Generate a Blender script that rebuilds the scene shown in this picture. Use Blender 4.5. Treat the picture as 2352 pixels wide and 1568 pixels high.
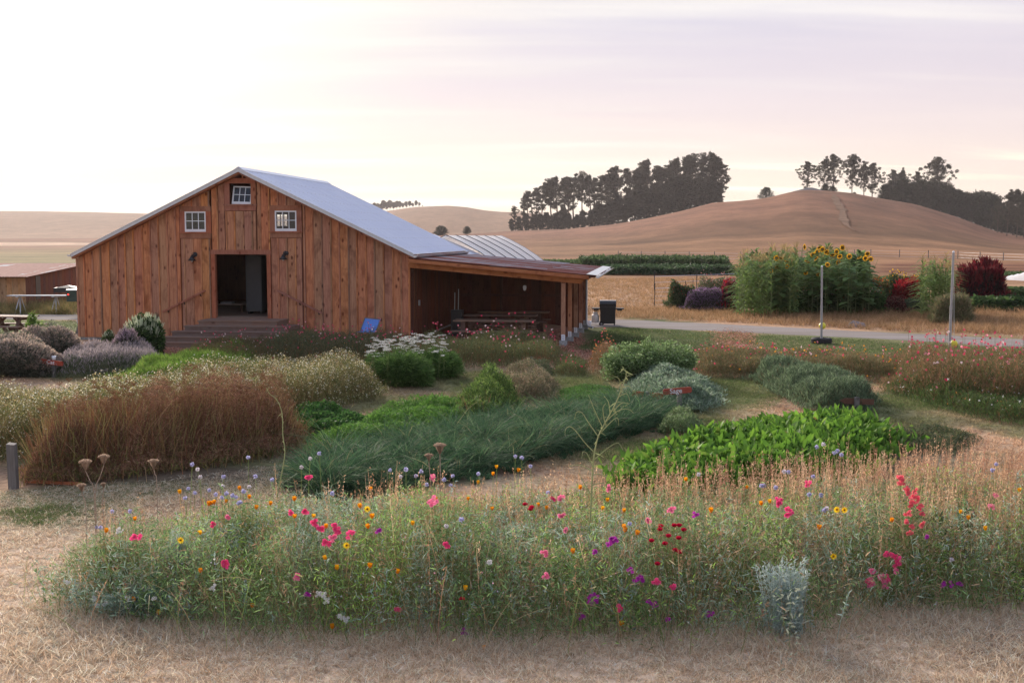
import bpy, math, random
import numpy as np
from mathutils import Vector

for o in list(bpy.data.objects): bpy.data.objects.remove(o)
SC = bpy.context.scene
COL = SC.collection
R = math.radians
rng = np.random.default_rng(7)
random.seed(7)

# ------------------------------------------------------------------ camera
F = 2700.0; CX, CY = 1176.0, 784.0; HCAM = 3.4; PITCH = math.atan(239/2700)
camd = bpy.data.cameras.new('camera'); cam = bpy.data.objects.new('camera', camd); COL.objects.link(cam)
cam.location = (0, 0, HCAM); cam.rotation_euler = (math.pi/2-PITCH, 0, 0)
camd.sensor_width = 36; camd.lens = 36*F/2352; camd.clip_start = 0.1; camd.clip_end = 20000
SC.camera = cam

# ------------------------------------------------------------------ world + sun
SUN_AZ, SUN_EL = R(-24), R(20)          # azimuth from +Y towards +X
SD = Vector((math.sin(SUN_AZ)*math.cos(SUN_EL), math.cos(SUN_AZ)*math.cos(SUN_EL), math.sin(SUN_EL)))
w = bpy.data.worlds.new('World'); SC.world = w; w.use_nodes = True
nt = w.node_tree; nt.nodes.clear()
class NT:
    def __init__(s, nt): s.nt = nt; s.n = nt.nodes; s.l = nt.links
    def new(s, t, **kw):
        n = s.n.new(t)
        for k, v in kw.items(): setattr(n, k, v)
        return n
    def put(s, sock, v):
        if isinstance(v, bpy.types.NodeSocket): s.l.new(v, sock)
        elif isinstance(v, (tuple, list)): sock.default_value = tuple(v)+((1,) if len(v) == 3 and len(sock.default_value) == 4 else ())
        else: sock.default_value = v
    def math(s, op, a, b=0.0, c=0.0, clamp=False):
        n = s.new('ShaderNodeMath', operation=op, use_clamp=clamp)
        s.put(n.inputs[0], a); s.put(n.inputs[1], b); s.put(n.inputs[2], c); return n.outputs[0]
    def ramp(s, fac, lo, hi, a=0.0, b=1.0):
        n = s.new('ShaderNodeMapRange', interpolation_type='SMOOTHSTEP')
        for i, v in enumerate((fac, lo, hi, a, b)): s.put(n.inputs[i], v)
        return n.outputs[0]
    def mix(s, fac, a, b, blend='MIX'):
        n = s.new('ShaderNodeMix', data_type='RGBA', blend_type=blend)
        s.put(n.inputs[0], fac); s.put(n.inputs[6], a); s.put(n.inputs[7], b); return n.outputs[2]
    def noise(s, vec, scale, detail=3.0, rough=0.5, dist=0.0):
        n = s.new('ShaderNodeTexNoise'); 
        if vec is not None: s.put(n.inputs['Vector'], vec)
        n.inputs['Scale'].default_value = scale; n.inputs['Detail'].default_value = detail
        n.inputs['Roughness'].default_value = rough; n.inputs['Distortion'].default_value = dist
        return n.outputs[0]
    def mapping(s, vec, loc=(0,0,0), rot=(0,0,0), scale=(1,1,1)):
        n = s.new('ShaderNodeMapping'); s.put(n.inputs[0], vec)
        n.inputs[1].default_value = loc; n.inputs[2].default_value = rot; n.inputs[3].default_value = scale
        return n.outputs[0]
T = NT(nt)
out = T.new('ShaderNodeOutputWorld')
sky = T.new('ShaderNodeTexSky', sky_type='NISHITA'); sky.sun_disc = False
sky.sun_elevation = SUN_EL; sky.sun_rotation = SUN_AZ
bg1 = T.new('ShaderNodeBackground'); T.put(bg1.inputs[0], sky.outputs[0]); bg1.inputs[1].default_value = 0.08
geo = T.new('ShaderNodeTexCoord'); dv = geo.outputs['Generated']
sep = T.new('ShaderNodeSeparateXYZ'); T.put(sep.inputs[0], dv)
el = T.math('MAXIMUM', sep.outputs[2], 0.0)
dot = T.new('ShaderNodeVectorMath', operation='DOT_PRODUCT'); T.put(dot.inputs[0], dv); dot.inputs[1].default_value = SD
dd = T.math('MAXIMUM', dot.outputs['Value'], 0.0)
# high, thin cloud sheet: a plane far overhead seen at its true slant
inv = T.math('DIVIDE', 1.0, T.math('ADD', el, 0.10))
cv = T.new('ShaderNodeVectorMath', operation='SCALE'); T.put(cv.inputs[0], dv); T.put(cv.inputs['Scale'], inv)
m1 = T.mapping(cv.outputs[0], loc=(3.1, 1.7, 0), rot=(0, 0, R(-12)), scale=(0.35, 1.1, 0.01))
c1 = T.noise(m1, 1.1, 6, 0.55, 0.6)
m2 = T.mapping(cv.outputs[0], loc=(0.6, 5.2, 0), rot=(0, 0, R(-5)), scale=(0.16, 0.9, 0.01))
c2 = T.noise(m2, 1.6, 4, 0.5, 0.3)
thin = T.ramp(c1, 0.42, 0.68)
streak = T.ramp(c2, 0.54, 0.66)
glow = T.math('POWER', dd, 80.0)
glow2 = T.math('POWER', dd, 4.5)
horiz = T.ramp(el, 0.0, 0.13, 1.0, 0.0)
up = T.ramp(el, 0.05, 0.36)
base = T.mix(up, (0.50, 0.42, 0.445), (0.285, 0.34, 0.475))
base = T.mix(T.math('MULTIPLY', thin, 0.55), base, T.mix(up, (0.57, 0.48, 0.475), (0.39, 0.415, 0.52)))
base = T.mix(T.math('MULTIPLY', horiz, T.ramp(dot.outputs['Value'], 0.3, 0.9, 0.35, 1.0)), base, (0.66, 0.54, 0.43))
lit = T.mix(glow2, (0.80, 0.70, 0.52), (0.95, 0.90, 0.78))
base = T.mix(T.math('MULTIPLY', streak, T.math('ADD', T.math('MULTIPLY', horiz, 1.0), T.math('MULTIPLY', glow2, 0.7)), clamp=True), base, lit)
veil = T.math('ADD', T.math('MULTIPLY', T.math('SUBTRACT', c1, .5), 0.9), T.math('MULTIPLY', T.math('SUBTRACT', c2, .5), 0.9))
g = T.ramp(T.math('ADD', glow2, veil), 0.26, 0.74)
base = T.mix(g, base, T.mix(T.ramp(c2, .35, .65), (0.49, 0.455, 0.445), (0.64, 0.61, 0.565)))
base = T.mix(T.math('MULTIPLY', glow, 0.9), base, (2.2, 2.0, 1.65))
below = T.ramp(sep.outputs[2], -0.06, 0.0)
base = T.mix(below, (0.30, 0.20, 0.15), base)
bg2 = T.new('ShaderNodeBackground'); T.put(bg2.inputs[0], base); bg2.inputs[1].default_value = 1.0
mx = T.new('ShaderNodeMixShader'); mx.inputs[0].default_value = 0.9
T.l.new(bg1.outputs[0], mx.inputs[1]); T.l.new(bg2.outputs[0], mx.inputs[2]); T.l.new(mx.outputs[0], out.inputs[0])
sl = bpy.data.lights.new('sun', 'SUN'); sl.energy = 3.6; sl.angle = R(22); sl.color = (1.0, 0.88, 0.77)
so = bpy.data.objects.new('sun', sl); COL.objects.link(so); so.rotation_euler = SD.to_track_quat('Z', 'Y').to_euler()
SC.view_settings.view_transform = 'Standard'; SC.view_settings.look = 'None'
SC.view_settings.exposure = 0.8; SC.view_settings.gamma = 1.0; SC.view_settings.use_curve_mapping = False
SC.cycles.max_bounces = 8; SC.cycles.diffuse_bounces = 4; SC.cycles.transparent_max_bounces = 12
SC.cycles.use_denoising = True

# ------------------------------------------------------------------ terrain function
def ss(a, b, x):
    t = np.clip((np.asarray(x, float)-a)/(b-a), 0, 1); return t*t*(3-2*t)
HX = [-3000, 0, 800, 1000, 1100, 1180, 1300, 1412, 1480, 1569, 1636, 1700, 1760, 1800, 1822, 1845, 1872, 1911, 1959, 2000, 2100, 2200, 2290, 2352, 2450, 3200]
HY = [549, 549, 547, 543, 538, 533, 529, 518, 506, 488, 471, 466, 459, 449.5, 444.5, 442, 442, 445, 450, 458, 474, 503, 535, 546, 553, 556]
DX = [-2500, -1500, -300, 0, 100, 200, 330, 450, 600, 850, 880, 930, 960, 1030, 1070, 1110, 1150, 1200, 1300, 1400, 1600, 2352, 4000]
DY = [500, 470, 489, 486, 487, 489, 491, 495, 500, 491, 488, 480, 476, 474, 477, 484, 488, 489, 500, 510, 520, 530, 520]
def vhash(i, j, s):
    h = (i*374761393 + j*668265263 + s*974634777) & 0xffffffff
    h = ((h ^ (h >> 13))*1274126177) & 0xffffffff
    return ((h ^ (h >> 16)) & 0xffff)/65535.0
def vn(x, y, sc=1.0, s=0):
    x = np.asarray(x, float)*sc; y = np.asarray(y, float)*sc
    i = np.floor(x).astype(np.int64); j = np.floor(y).astype(np.int64); u = x-i; v = y-j
    u = u*u*(3-2*u); v = v*v*(3-2*v)
    return (vhash(i, j, s)*(1-u)+vhash(i+1, j, s)*u)*(1-v)+(vhash(i, j+1, s)*(1-u)+vhash(i+1, j+1, s)*u)*v
def fbm(x, y, sc, s=0, o=3):
    r = 0; a = 0.5; t = 0
    for k in range(o): r = r+a*vn(x, y, sc*2**k, s+k); t += a; a *= .5
    return r/t
def ground(x, y):
    x = np.asarray(x, float); y = np.asarray(y, float)
    yy = np.maximum(y, 1.0); px = 1176+2711*x/yy
    z = np.zeros_like(x*yy)
    hc = 3.4+(545-np.interp(px, HX, HY))*600/2711
    hc = np.maximum(hc, 0)
    z = z+hc*ss(150, 600, y)*(1-ss(650, 950, y))*(y > 0)
    hd = np.maximum(3.4+(545-np.interp(px, DX, DY))*1600/2711, 0)
    z = z+hd*ss(850, 1600, y)*(1-ss(1900, 3000, y))*(y > 0)
    z = z+(fbm(x, y, 1/60., 5)-.5)*1.6*ss(200, 400, y)*(y > 0)
    z = z-0.26*ss(0.8, 3.5, x)*ss(34, 39, y)*(1-ss(60, 90, y))
    z = z+(fbm(x, y, 0.5, 11, 2)-.5)*0.05*ss(8, 12, y)*(1-ss(50, 80, y))
    return z
def ray(px, py):
    d = np.array([(px-CX)/F, 1.0, -(py-CY)/F]); c, s = math.cos(PITCH), math.sin(PITCH)
    return np.array([d[0], d[1]*c+d[2]*s, -d[1]*s+d[2]*c])
def at(px, py, z=None):
    """point on the ground (or at height z) where the photograph shows pixel px, py"""
    d = ray(px, py); zz = 0.0 if z is None else z
    for k in range(12):
        t = (zz-HCAM)/d[2]; x, y = d[0]*t, d[1]*t
        if z is not None: break
        zz = float(ground(x, y))
    return np.array([x, y, zz])
def atY(px, py, Y):
    d = ray(px, py); t = Y/d[1]; return np.array([d[0]*t, Y, HCAM+d[2]*t])
def poly(pts): return np.array([at(*p)[:2] for p in pts])

# ------------------------------------------------------------------ object helpers
def tag(o, label=None, cat=None, group=None, kind=None):
    if label: o['label'] = label
    if cat: o['category'] = cat
    if group: o['group'] = group
    if kind: o['kind'] = kind
    return o
def empty(name, loc=(0,0,0), rz=0.0, parent=None):
    o = bpy.data.objects.new(name, None); COL.objects.link(o); o.location = loc; o.rotation_euler.z = rz
    o.empty_display_size = 0.2
    if parent: o.parent = parent
    return o
def link(name, me, mat=None, parent=None, loc=None, rot=None):
    o = bpy.data.objects.new(name, me); COL.objects.link(o)
    if mat is not None and not me.materials: me.materials.append(mat)
    if parent is not None: o.parent = parent
    if loc is not None: o.location = loc
    if rot is not None: o.rotation_euler = rot
    return o
def copy_tree(o, parent=None):
    c = o.copy(); COL.objects.link(c); c.parent = parent
    for ch in o.children: copy_tree(ch, c)
    return c

class MB:
    """collects polygons for one hard-surface mesh"""
    def __init__(s): s.v = []; s.f = []; s.smooth = []
    def add(s, vs, fs, sm=False):
        b = len(s.v); s.v += [tuple(map(float, v)) for v in vs]
        for f in fs: s.f.append(tuple(b+i for i in f)); s.smooth.append(sm)
        return s
    def box(s, a, b, bev=0.0):
        x0, y0, z0 = a; x1, y1, z1 = b
        return s.hexa([(x0,y0,z0),(x1,y0,z0),(x1,y1,z0),(x0,y1,z0)], [(x0,y0,z1),(x1,y0,z1),(x1,y1,z1),(x0,y1,z1)])
    def hexa(s, lo, hi):
        return s.add(list(lo)+list(hi), [(3,2,1,0),(4,5,6,7),(0,1,5,4),(1,2,6,5),(2,3,7,6),(3,0,4,7)])
    def beam(s, p, q, w, h, up=(0,0,1)):
        p = Vector(p); q = Vector(q); d = (q-p).normalized(); u = Vector(up)
        sd = d.cross(u)
        if sd.length < 1e-4: sd = d.cross(Vector((0,1,0)))
        sd.normalize(); u = sd.cross(d).normalized(); a = sd*w/2; b = u*h/2
        return s.hexa([p-a-b, p+a-b, q+a-b, q-a-b], [p-a+b, p+a+b, q+a+b, q-a+b])
    def tube(s, pts, r, n=8, cap=True):
        pts = [Vector(p) for p in pts]; rs = r if isinstance(r, (list, tuple)) else [r]*len(pts)
        vs = []; fs = []
        ref = Vector((0.13, 0.99, 0.05)) 
        for i, p in enumerate(pts):
            d = (pts[min(i+1, len(pts)-1)]-pts[max(i-1, 0)]).normalized()
            a = d.cross(ref)
            if a.length < 0.1: a = d.cross(Vector((1, 0, 0)))
            a.normalize(); b = d.cross(a)
            for k in range(n):
                t = 2*math.pi*k/n; vs.append(p+(a*math.cos(t)+b*math.sin(t))*rs[i])
        for i in range(len(pts)-1):
            for k in range(n): fs.append((i*n+k, i*n+(k+1) % n, (i+1)*n+(k+1) % n, (i+1)*n+k))
        s.add(vs, fs, n > 5)
        if cap:
            m = len(pts)-1
            s.add(vs[:n], [tuple(range(n))[::-1]]); s.add(vs[m*n:], [tuple(range(n))])
        return s
    def lathe(s, prof, n=16, c=(0,0,0), axis='z', closed=False):
        vs = []; fs = []; m = len(prof)
        for k in range(n):
            t = 2*math.pi*k/n
            for (r, z) in prof:
                p = (r*math.cos(t), r*math.sin(t), z)
                if axis == 'x': p = (p[2], p[0], p[1])
                if axis == 'y': p = (p[0], p[2], p[1])
                vs.append((p[0]+c[0], p[1]+c[1], p[2]+c[2]))
        for k in range(n):
            for i in range(m-1+(1 if closed else 0)):
                j = (i+1) % m; a = k*m+i; b = k*m+j; cc = ((k+1) % n)*m+j; d = ((k+1) % n)*m+i
                fs.append((a, d, cc, b))
        return s.add(vs, fs, True)
    def prism(s, outline, y0, y1):
        n = len(outline); vs = [(x, y0, z) for x, z in outline]+[(x, y1, z) for x, z in outline]
        fs = [tuple(range(n)), tuple(range(n, 2*n))[::-1]]+[(i, i+n, (i+1) % n+n, (i+1) % n) for i in range(n)]
        return s.add(vs, fs)
    def mesh(s, name):
        me = bpy.data.meshes.new(name); me.from_pydata(s.v, [], s.f)
        me.polygons.foreach_set('use_smooth', s.smooth); me.update(); return me
    def build(s, name, mat, parent=None, loc=None, rot=None): return link(name, s.mesh(name), mat, parent, loc, rot)

class VG:
    """collects many small quads with a colour each: leaves, blades, petals"""
    def __init__(s): s.V = []; s.Fq = []; s.C = []; s.n = 0
    def addq(s, V, Fq, C):
        s.V.append(V.reshape(-1, 3)); s.Fq.append(Fq.reshape(-1, 4)+s.n); s.C.append(C.reshape(-1, 3)); s.n += len(s.V[-1])
    def strips(s, P, D, L, W, col, bend=0.0, prof=(1, .7, .15), side=None, jit=.18):
        P = np.asarray(P, float); n = len(P)
        if n == 0: return
        D = np.broadcast_to(np.asarray(D, float), P.shape); D = D/np.linalg.norm(D, axis=1, keepdims=True)
        L = np.broadcast_to(np.asarray(L, float), (n,)); W = np.broadcast_to(np.asarray(W, float), (n,)); bend = np.broadcast_to(np.asarray(bend, float), (n,))
        if side is None: side = rng.normal(size=(n, 3))
        S = np.cross(D, np.broadcast_to(side, P.shape)); S /= np.linalg.norm(S, axis=1, keepdims=True)+1e-9
        K = len(prof); hd = D.copy(); hd[:, 2] = 0; hd += rng.normal(size=(n, 3))*0.15*[1, 1, 0]
        hd /= np.linalg.norm(hd, axis=1, keepdims=True)+1e-6
        V = np.empty((n, K, 2, 3))
        for k in range(K):
            t = k/(K-1); p = P+D*(L*t)[:, None]
            p = p+hd*(bend*L*t*t*0.6)[:, None]; p[:, 2] -= bend*L*t*t*0.7
            h = S*(W*prof[k]/2)[:, None]; V[:, k, 0] = p-h; V[:, k, 1] = p+h
        base = np.arange(n)[:, None]*(2*K); q = []
        for k in range(K-1):
            q.append(np.concatenate([base+2*k, base+2*k+1, base+2*k+3, base+2*k+2], 1))
        Fq = np.stack(q, 1)
        col = np.broadcast_to(np.asarray(col, float), (n, 3))*(1+jit*rng.normal(size=(n, 1)).clip(-2, 2))
        C = np.repeat(col.clip(.003, .9)[:, None], 2*K, 1)
        s.addq(V, Fq, C)
    def quads(s, P, N, size, col, jit=.12, aspect=1.0):
        """flat little faces at P facing N"""
        P = np.asarray(P, float); n = len(P)
        if n == 0: return
        N = np.broadcast_to(np.asarray(N, float), P.shape); N = N/(np.linalg.norm(N, axis=1, keepdims=True)+1e-9)
        A = np.cross(N, rng.normal(size=(n, 3))); A /= np.linalg.norm(A, axis=1, keepdims=True)+1e-9
        B = np.cross(N, A); h = np.broadcast_to(np.asarray(size, float), (n,))[:, None]/2
        V = np.stack([P-A*h, P-B*h*aspect, P+A*h, P+B*h*aspect], 1)
        Fq = np.arange(4*n).reshape(n, 4)
        col = np.broadcast_to(np.asarray(col, float), (n, 3))*(1+jit*rng.normal(size=(n, 1)).clip(-2, 2))
        s.addq(V, Fq, np.repeat(col.clip(.003, .95)[:, None], 4, 1))
    def mesh(s, name):
        V = np.concatenate(s.V); Fq = np.concatenate(s.Fq); C = np.concatenate(s.C)
        me = bpy.data.meshes.new(name); me.vertices.add(len(V)); me.vertices.foreach_set('co', V.astype(np.float32).ravel())
        me.loops.add(Fq.size); me.loops.foreach_set('vertex_index', Fq.astype(np.int32).ravel())
        me.polygons.add(len(Fq)); me.polygons.foreach_set('loop_start', (np.arange(len(Fq))*4).astype(np.int32))
        try: me.polygons.foreach_set('loop_total', np.full(len(Fq), 4, np.int32))
        except Exception: pass
        a = me.attributes.new('Col', 'FLOAT_COLOR', 'POINT')
        a.data.foreach_set('color', np.concatenate([C, np.ones((len(C), 1))], 1).astype(np.float32).ravel())
        me.update(calc_edges=True); return me
    def build(s, name, mat, parent=None, kind=None, **kw):
        o = link(name, s.mesh(name), mat, parent, **kw)
        if kind: o['kind'] = kind
        return o

# ------------------------------------------------------------------ materials
def material(name):
    m = bpy.data.materials.new(name); m.use_nodes = True; m.node_tree.nodes.clear()
    t = NT(m.node_tree); t.out = t.new('ShaderNodeOutputMaterial'); return m, t
def principled(t, col, rough=0.8, spec=0.3, metal=0.0, bump=None, bd=0.02):
    p = t.new('ShaderNodeBsdfPrincipled'); t.put(p.inputs['Base Color'], col); t.put(p.inputs['Roughness'], rough)
    p.inputs['Specular IOR Level'].default_value = spec; t.put(p.inputs['Metallic'], metal)
    if bump is not None:
        b = t.new('ShaderNodeBump'); b.inputs['Strength'].default_value = 0.5; b.inputs['Distance'].default_value = bd
        t.put(b.inputs['Height'], bump); t.l.new(b.outputs[0], p.inputs['Normal'])
    t.l.new(p.outputs[0], t.out.inputs[0]); return p
def m_veg(name, transl=0.35, rough=0.6, spec=0.15):
    m, t = material(name); a = t.new('ShaderNodeAttribute', attribute_name='Col'); c = a.outputs['Color']
    p = t.new('ShaderNodeBsdfPrincipled'); t.put(p.inputs['Base Color'], c); p.inputs['Roughness'].default_value = rough; p.inputs['Specular IOR Level'].default_value = spec
    tr = t.new('ShaderNodeBsdfTranslucent'); t.put(tr.inputs[0], c); x = t.new('ShaderNodeMixShader'); x.inputs[0].default_value = transl
    t.l.new(p.outputs[0], x.inputs[1]); t.l.new(tr.outputs[0], x.inputs[2]); t.l.new(x.outputs[0], t.out.inputs[0]); return m
M = {}
M['leaf'] = m_veg('leaf', 0.45); M['dry'] = m_veg('dry_stems', 0.5, 0.8, 0.05); M['dull'] = m_veg('dull_dry_stems', 0.18, 0.85, 0.03); M['petal'] = m_veg('petal', 0.45, 0.6, 0.1)
def m_plain(name, col, rough=0.6, spec=0.4, metal=0.0, var=0.25, sc=8.0):
    m, t = material(name); tc = t.new('ShaderNodeTexCoord'); n = t.noise(tc.outputs['Object'], sc, 4, .6)
    k = t.ramp(n, .3, .7, 1-var, 1+var)
    c = t.mix(1.0, col, t.new('ShaderNodeCombineColor').outputs[0], 'MULTIPLY')
    mm = t.new('ShaderNodeVectorMath', operation='SCALE'); mm.inputs[0].default_value = col; t.put(mm.inputs['Scale'], k)
    principled(t, mm.outputs[0], rough, spec, metal, n, .004); return m
def m_wood(name, c1, c2, knot, axis=2, rough=.8, var=.35, weather=0.0, wcol=(.2,.18,.16)):
    """sawn boards: grain along one axis, knots, a different tone for every board"""
    m, t = material(name); tc = t.new('ShaderNodeTexCoord'); oi = t.new('ShaderNodeObjectInfo'); r = oi.outputs['Random']
    off = t.new('ShaderNodeCombineXYZ')
    for k in range(3): t.put(off.inputs[k], t.math('MULTIPLY', r, 37.0+13*k))
    v = t.new('ShaderNodeVectorMath', operation='ADD'); t.put(v.inputs[0], tc.outputs['Object']); t.put(v.inputs[1], off.outputs[0])
    sc = [14, 14, 14]; sc[axis] = 0.9; g = t.noise(t.mapping(v.outputs[0], scale=tuple(sc)), 1.6, 5, .6, .9)
    sf = [60, 60, 60]; sf[axis] = 2.5; fine = t.noise(t.mapping(v.outputs[0], scale=tuple(sf)), 1.5, 2, .6)
    blot = t.noise(t.mapping(v.outputs[0], scale=(2.5, 2.5, 1.6)), 1.0, 3, .6, .5)
    vo = t.new('ShaderNodeTexVoronoi', feature='F1'); sk = [5.2, 5.2, 5.2]; sk[axis] = 2.7
    t.put(vo.inputs['Vector'], t.mapping(v.outputs[0], scale=tuple(sk))); vo.inputs['Scale'].default_value = 1.0
    dist = t.math('ADD', vo.outputs['Distance'], t.math('MULTIPLY', t.math('SUBTRACT', g, .5), .12))
    kn = t.math('MULTIPLY', t.ramp(dist, .08, .24, 1.0, 0.0), t.ramp(t.new('ShaderNodeSeparateColor').outputs[0], 0, 1, 1, 1))
    sepc = t.new('ShaderNodeSeparateColor'); t.put(sepc.inputs[0], vo.outputs['Color'])
    kn = t.math('MULTIPLY', t.ramp(dist, .07, .27, 1.0, 0.0), t.ramp(sepc.outputs[0], .28, .40))
    c = t.mix(t.ramp(g, .3, .7), c1, c2)
    c = t.mix(t.math('MULTIPLY', t.ramp(blot, .45, .72), .55), c, knot)
    c = t.mix(t.math('MULTIPLY', kn, .95), c, knot)
    wn = t.math('FRACT', t.math('MULTIPLY', r, 7.31))
    bright = t.math('ADD', 1-var*.5, t.math('MULTIPLY', wn, var))
    bright = t.math('MULTIPLY', bright, t.math('ADD', .88, t.math('MULTIPLY', fine, .24)))
    hs = t.new('ShaderNodeHueSaturation'); t.put(hs.inputs['Color'], c); t.put(hs.inputs['Value'], bright)
    t.put(hs.inputs['Hue'], t.math('ADD', .492, t.math('MULTIPLY', r, .016))); t.put(hs.inputs['Saturation'], t.math('ADD', .85, t.math('MULTIPLY', wn, .2)))
    c = hs.outputs[0]
    if weather: c = t.mix(t.math('MULTIPLY', t.ramp(blot, .35, .65), weather), c, wcol)
    principled(t, c, rough, .2, 0, fine, .004); return m
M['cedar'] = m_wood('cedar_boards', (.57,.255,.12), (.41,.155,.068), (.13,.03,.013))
M['batten_grey'] = m_wood('weathered_batten', (.34,.19,.11), (.27,.14,.08), (.10,.045,.03))
M['cedar_trim'] = m_wood('cedar_trim', (.40,.16,.085), (.32,.115,.06), (.17,.045,.02), var=.2)
M['cedar_x'] = m_wood('cedar_beam', (.42,.17,.08), (.33,.12,.055), (.16,.045,.02), axis=0)
M['cedar_shaded'] = m_wood('cedar_shade_boards', (.19,.068,.038), (.14,.045,.025), (.08,.025,.015))  # shade put into the colour: cedar darkened for barn inside and lean-to
M['pine'] = m_wood('pale_boards', (.62,.36,.17), (.50,.26,.11), (.22,.09,.04), var=.3)
M['step'] = m_wood('stair_boards', (.25,.15,.11), (.19,.11,.08), (.11,.06,.04), axis=0, weather=.5, wcol=(.26,.20,.17))
M['grey_wood'] = m_wood('weathered_post', (.22,.20,.185), (.15,.135,.125), (.08,.07,.06))
M['sign'] = m_wood('sign_board', (.42,.085,.03), (.34,.06,.02), (.24,.04,.015), axis=0, var=.25)
M['sign_dark'] = m_wood('sign_board_back', (.15,.075,.05), (.11,.05,.035), (.06,.03,.02), axis=0)
M['table'] = m_wood('table_planks', (.27,.155,.10), (.20,.11,.07), (.10,.05,.03), axis=0, weather=.3, wcol=(.26,.23,.2))
M['table_dark'] = m_wood('table_frame', (.15,.08,.055), (.11,.06,.04), (.06,.03,.02), axis=0)
M['white'] = m_plain('white_paint', (.78,.78,.80), .45, .4, 0, .05)
M['black'] = m_plain('black_enamel', (.016,.016,.018), .35, .5, 0, .2)
M['rubber'] = m_plain('rubber', (.035,.033,.033), .8, .3, 0, .3, 20)
M['steel'] = m_plain('galvanised_steel', (.55,.56,.58), .4, .5, .7, .12, 12)
M['pole'] = m_plain('grey_pipe', (.36,.35,.35), .45, .5, .2, .08, 5)
M['concrete'] = m_plain('concrete', (.33,.33,.32), .9, .2, 0, .2, 9)
M['conduit'] = m_plain('pale_plastic', (.62,.64,.65), .5, .4, 0, .06)
M['yellow'] = m_plain('yellow_vinyl', (.80,.66,.05), .4, .5, 0, .05)
M['blue'] = m_plain('blue_canvas', (.13,.26,.66), .8, .2, 0, .08, 30)
M['tank'] = m_plain('tank_paint', (.55,.53,.50), .45, .5, 0, .06)
M['cart'] = m_plain('green_paint', (.035,.06,.045), .5, .4, 0, .2)
M['fridge'] = m_plain('grey_panel', (.085,.088,.09), .5, .4, 0, .05)
M['fridge2'] = m_plain('dull_sheet_metal', (.30,.32,.35), .8, .2, 0, .15)
M['rock'] = m_plain('grey_rock', (.22,.23,.26), .9, .2, 0, .3, 3)
M['cover'] = m_plain('white_cover', (.72,.72,.74), .8, .2, 0, .06, 2)
def m_glass():
    m, t = material('window_glass'); g = t.new('ShaderNodeBsdfGlossy'); g.inputs['Roughness'].default_value = .03; g.inputs['Color'].default_value = (.8,.85,.9,1)
    tr = t.new('ShaderNodeBsdfTransparent'); tr.inputs[0].default_value = (.85,.88,.88,1)
    fr = t.new('ShaderNodeFresnel'); fr.inputs[0].default_value = 1.45; x = t.new('ShaderNodeMixShader'); t.put(x.inputs[0], t.math('MULTIPLY', fr.outputs[0], 1.0))
    t.l.new(tr.outputs[0], x.inputs[1]); t.l.new(g.outputs[0], x.inputs[2]); t.l.new(x.outputs[0], t.out.inputs[0]); return m
M['glass'] = m_glass()
def m_roof():
    m, t = material('zinc_roofing'); tc = t.new('ShaderNodeTexCoord'); oi = t.new('ShaderNodeObjectInfo')
    n = t.noise(t.mapping(tc.outputs['Object'], scale=(1, 4, 1)), 1.2, 4, .6)
    c = t.mix(t.ramp(n, .3, .75), (.66,.70,.82), (.74,.78,.88))
    p = principled(t, c, .42, .5, .15, n, .002); return m
M['roof'] = m_roof()
def m_rust(nm='rusty_corrugated_iron', sc=(.45, 1.6, 1), sc2=(1.2, 9, 1), bias=0.0):
    m, t = material(nm); tc = t.new('ShaderNodeTexCoord'); oi = t.new('ShaderNodeObjectInfo'); r = oi.outputs['Random']
    off = t.new('ShaderNodeCombineXYZ'); t.put(off.inputs[0], t.math('MULTIPLY', r, 31.)); t.put(off.inputs[1], t.math('MULTIPLY', r, 17.))
    v = t.new('ShaderNodeVectorMath', operation='ADD'); t.put(v.inputs[0], tc.outputs['Object']); t.put(v.inputs[1], off.outputs[0])
    n = t.noise(t.mapping(v.outputs[0], scale=sc), 1.3, 6, .65, .6)
    n2 = t.noise(t.mapping(v.outputs[0], scale=sc2), 1.5, 3, .6)
    c = t.mix(t.ramp(n2, .3, .7), (.30,.11,.085), (.22,.075,.055))
    w_ = t.ramp(t.math('ADD', n, t.math('MULTIPLY', t.math('SUBTRACT', r, .5), .22)), .53+bias, .66+bias)
    c = t.mix(w_, c, (.42,.40,.41))
    principled(t, c, .85, .15, t.math('MULTIPLY', w_, .15), n2, .003); return m
M['rust'] = m_rust(bias=-.04); M['rust_y'] = m_rust('rusty_shed_iron', (1.6, .45, 1), (9, 1.2, 1), .07)
def m_poly():
    m, t = material('greenhouse_film'); tc = t.new('ShaderNodeTexCoord'); n = t.noise(tc.outputs['Object'], .8, 3, .5)
    c = t.mix(n, (.70,.70,.72), (.85,.82,.80)); p = t.new('ShaderNodeBsdfPrincipled'); t.put(p.inputs['Base Color'], c); p.inputs['Roughness'].default_value = .35
    tr = t.new('ShaderNodeBsdfTranslucent'); tr.inputs[0].default_value = (.85,.83,.82,1); x = t.new('ShaderNodeMixShader'); x.inputs[0].default_value = .3
    t.l.new(p.outputs[0], x.inputs[1]); t.l.new(tr.outputs[0], x.inputs[2]); t.l.new(x.outputs[0], t.out.inputs[0]); return m
M['film'] = m_poly()
def m_emit(name, c, s):
    m, t = material(name); e = t.new('ShaderNodeEmission'); e.inputs[0].default_value = (*c, 1); e.inputs[1].default_value = s; t.l.new(e.outputs[0], t.out.inputs[0]); return m
M['taillight'] = m_emit('tail_lamp_lens', (1, .03, .02), 3.0)
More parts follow.
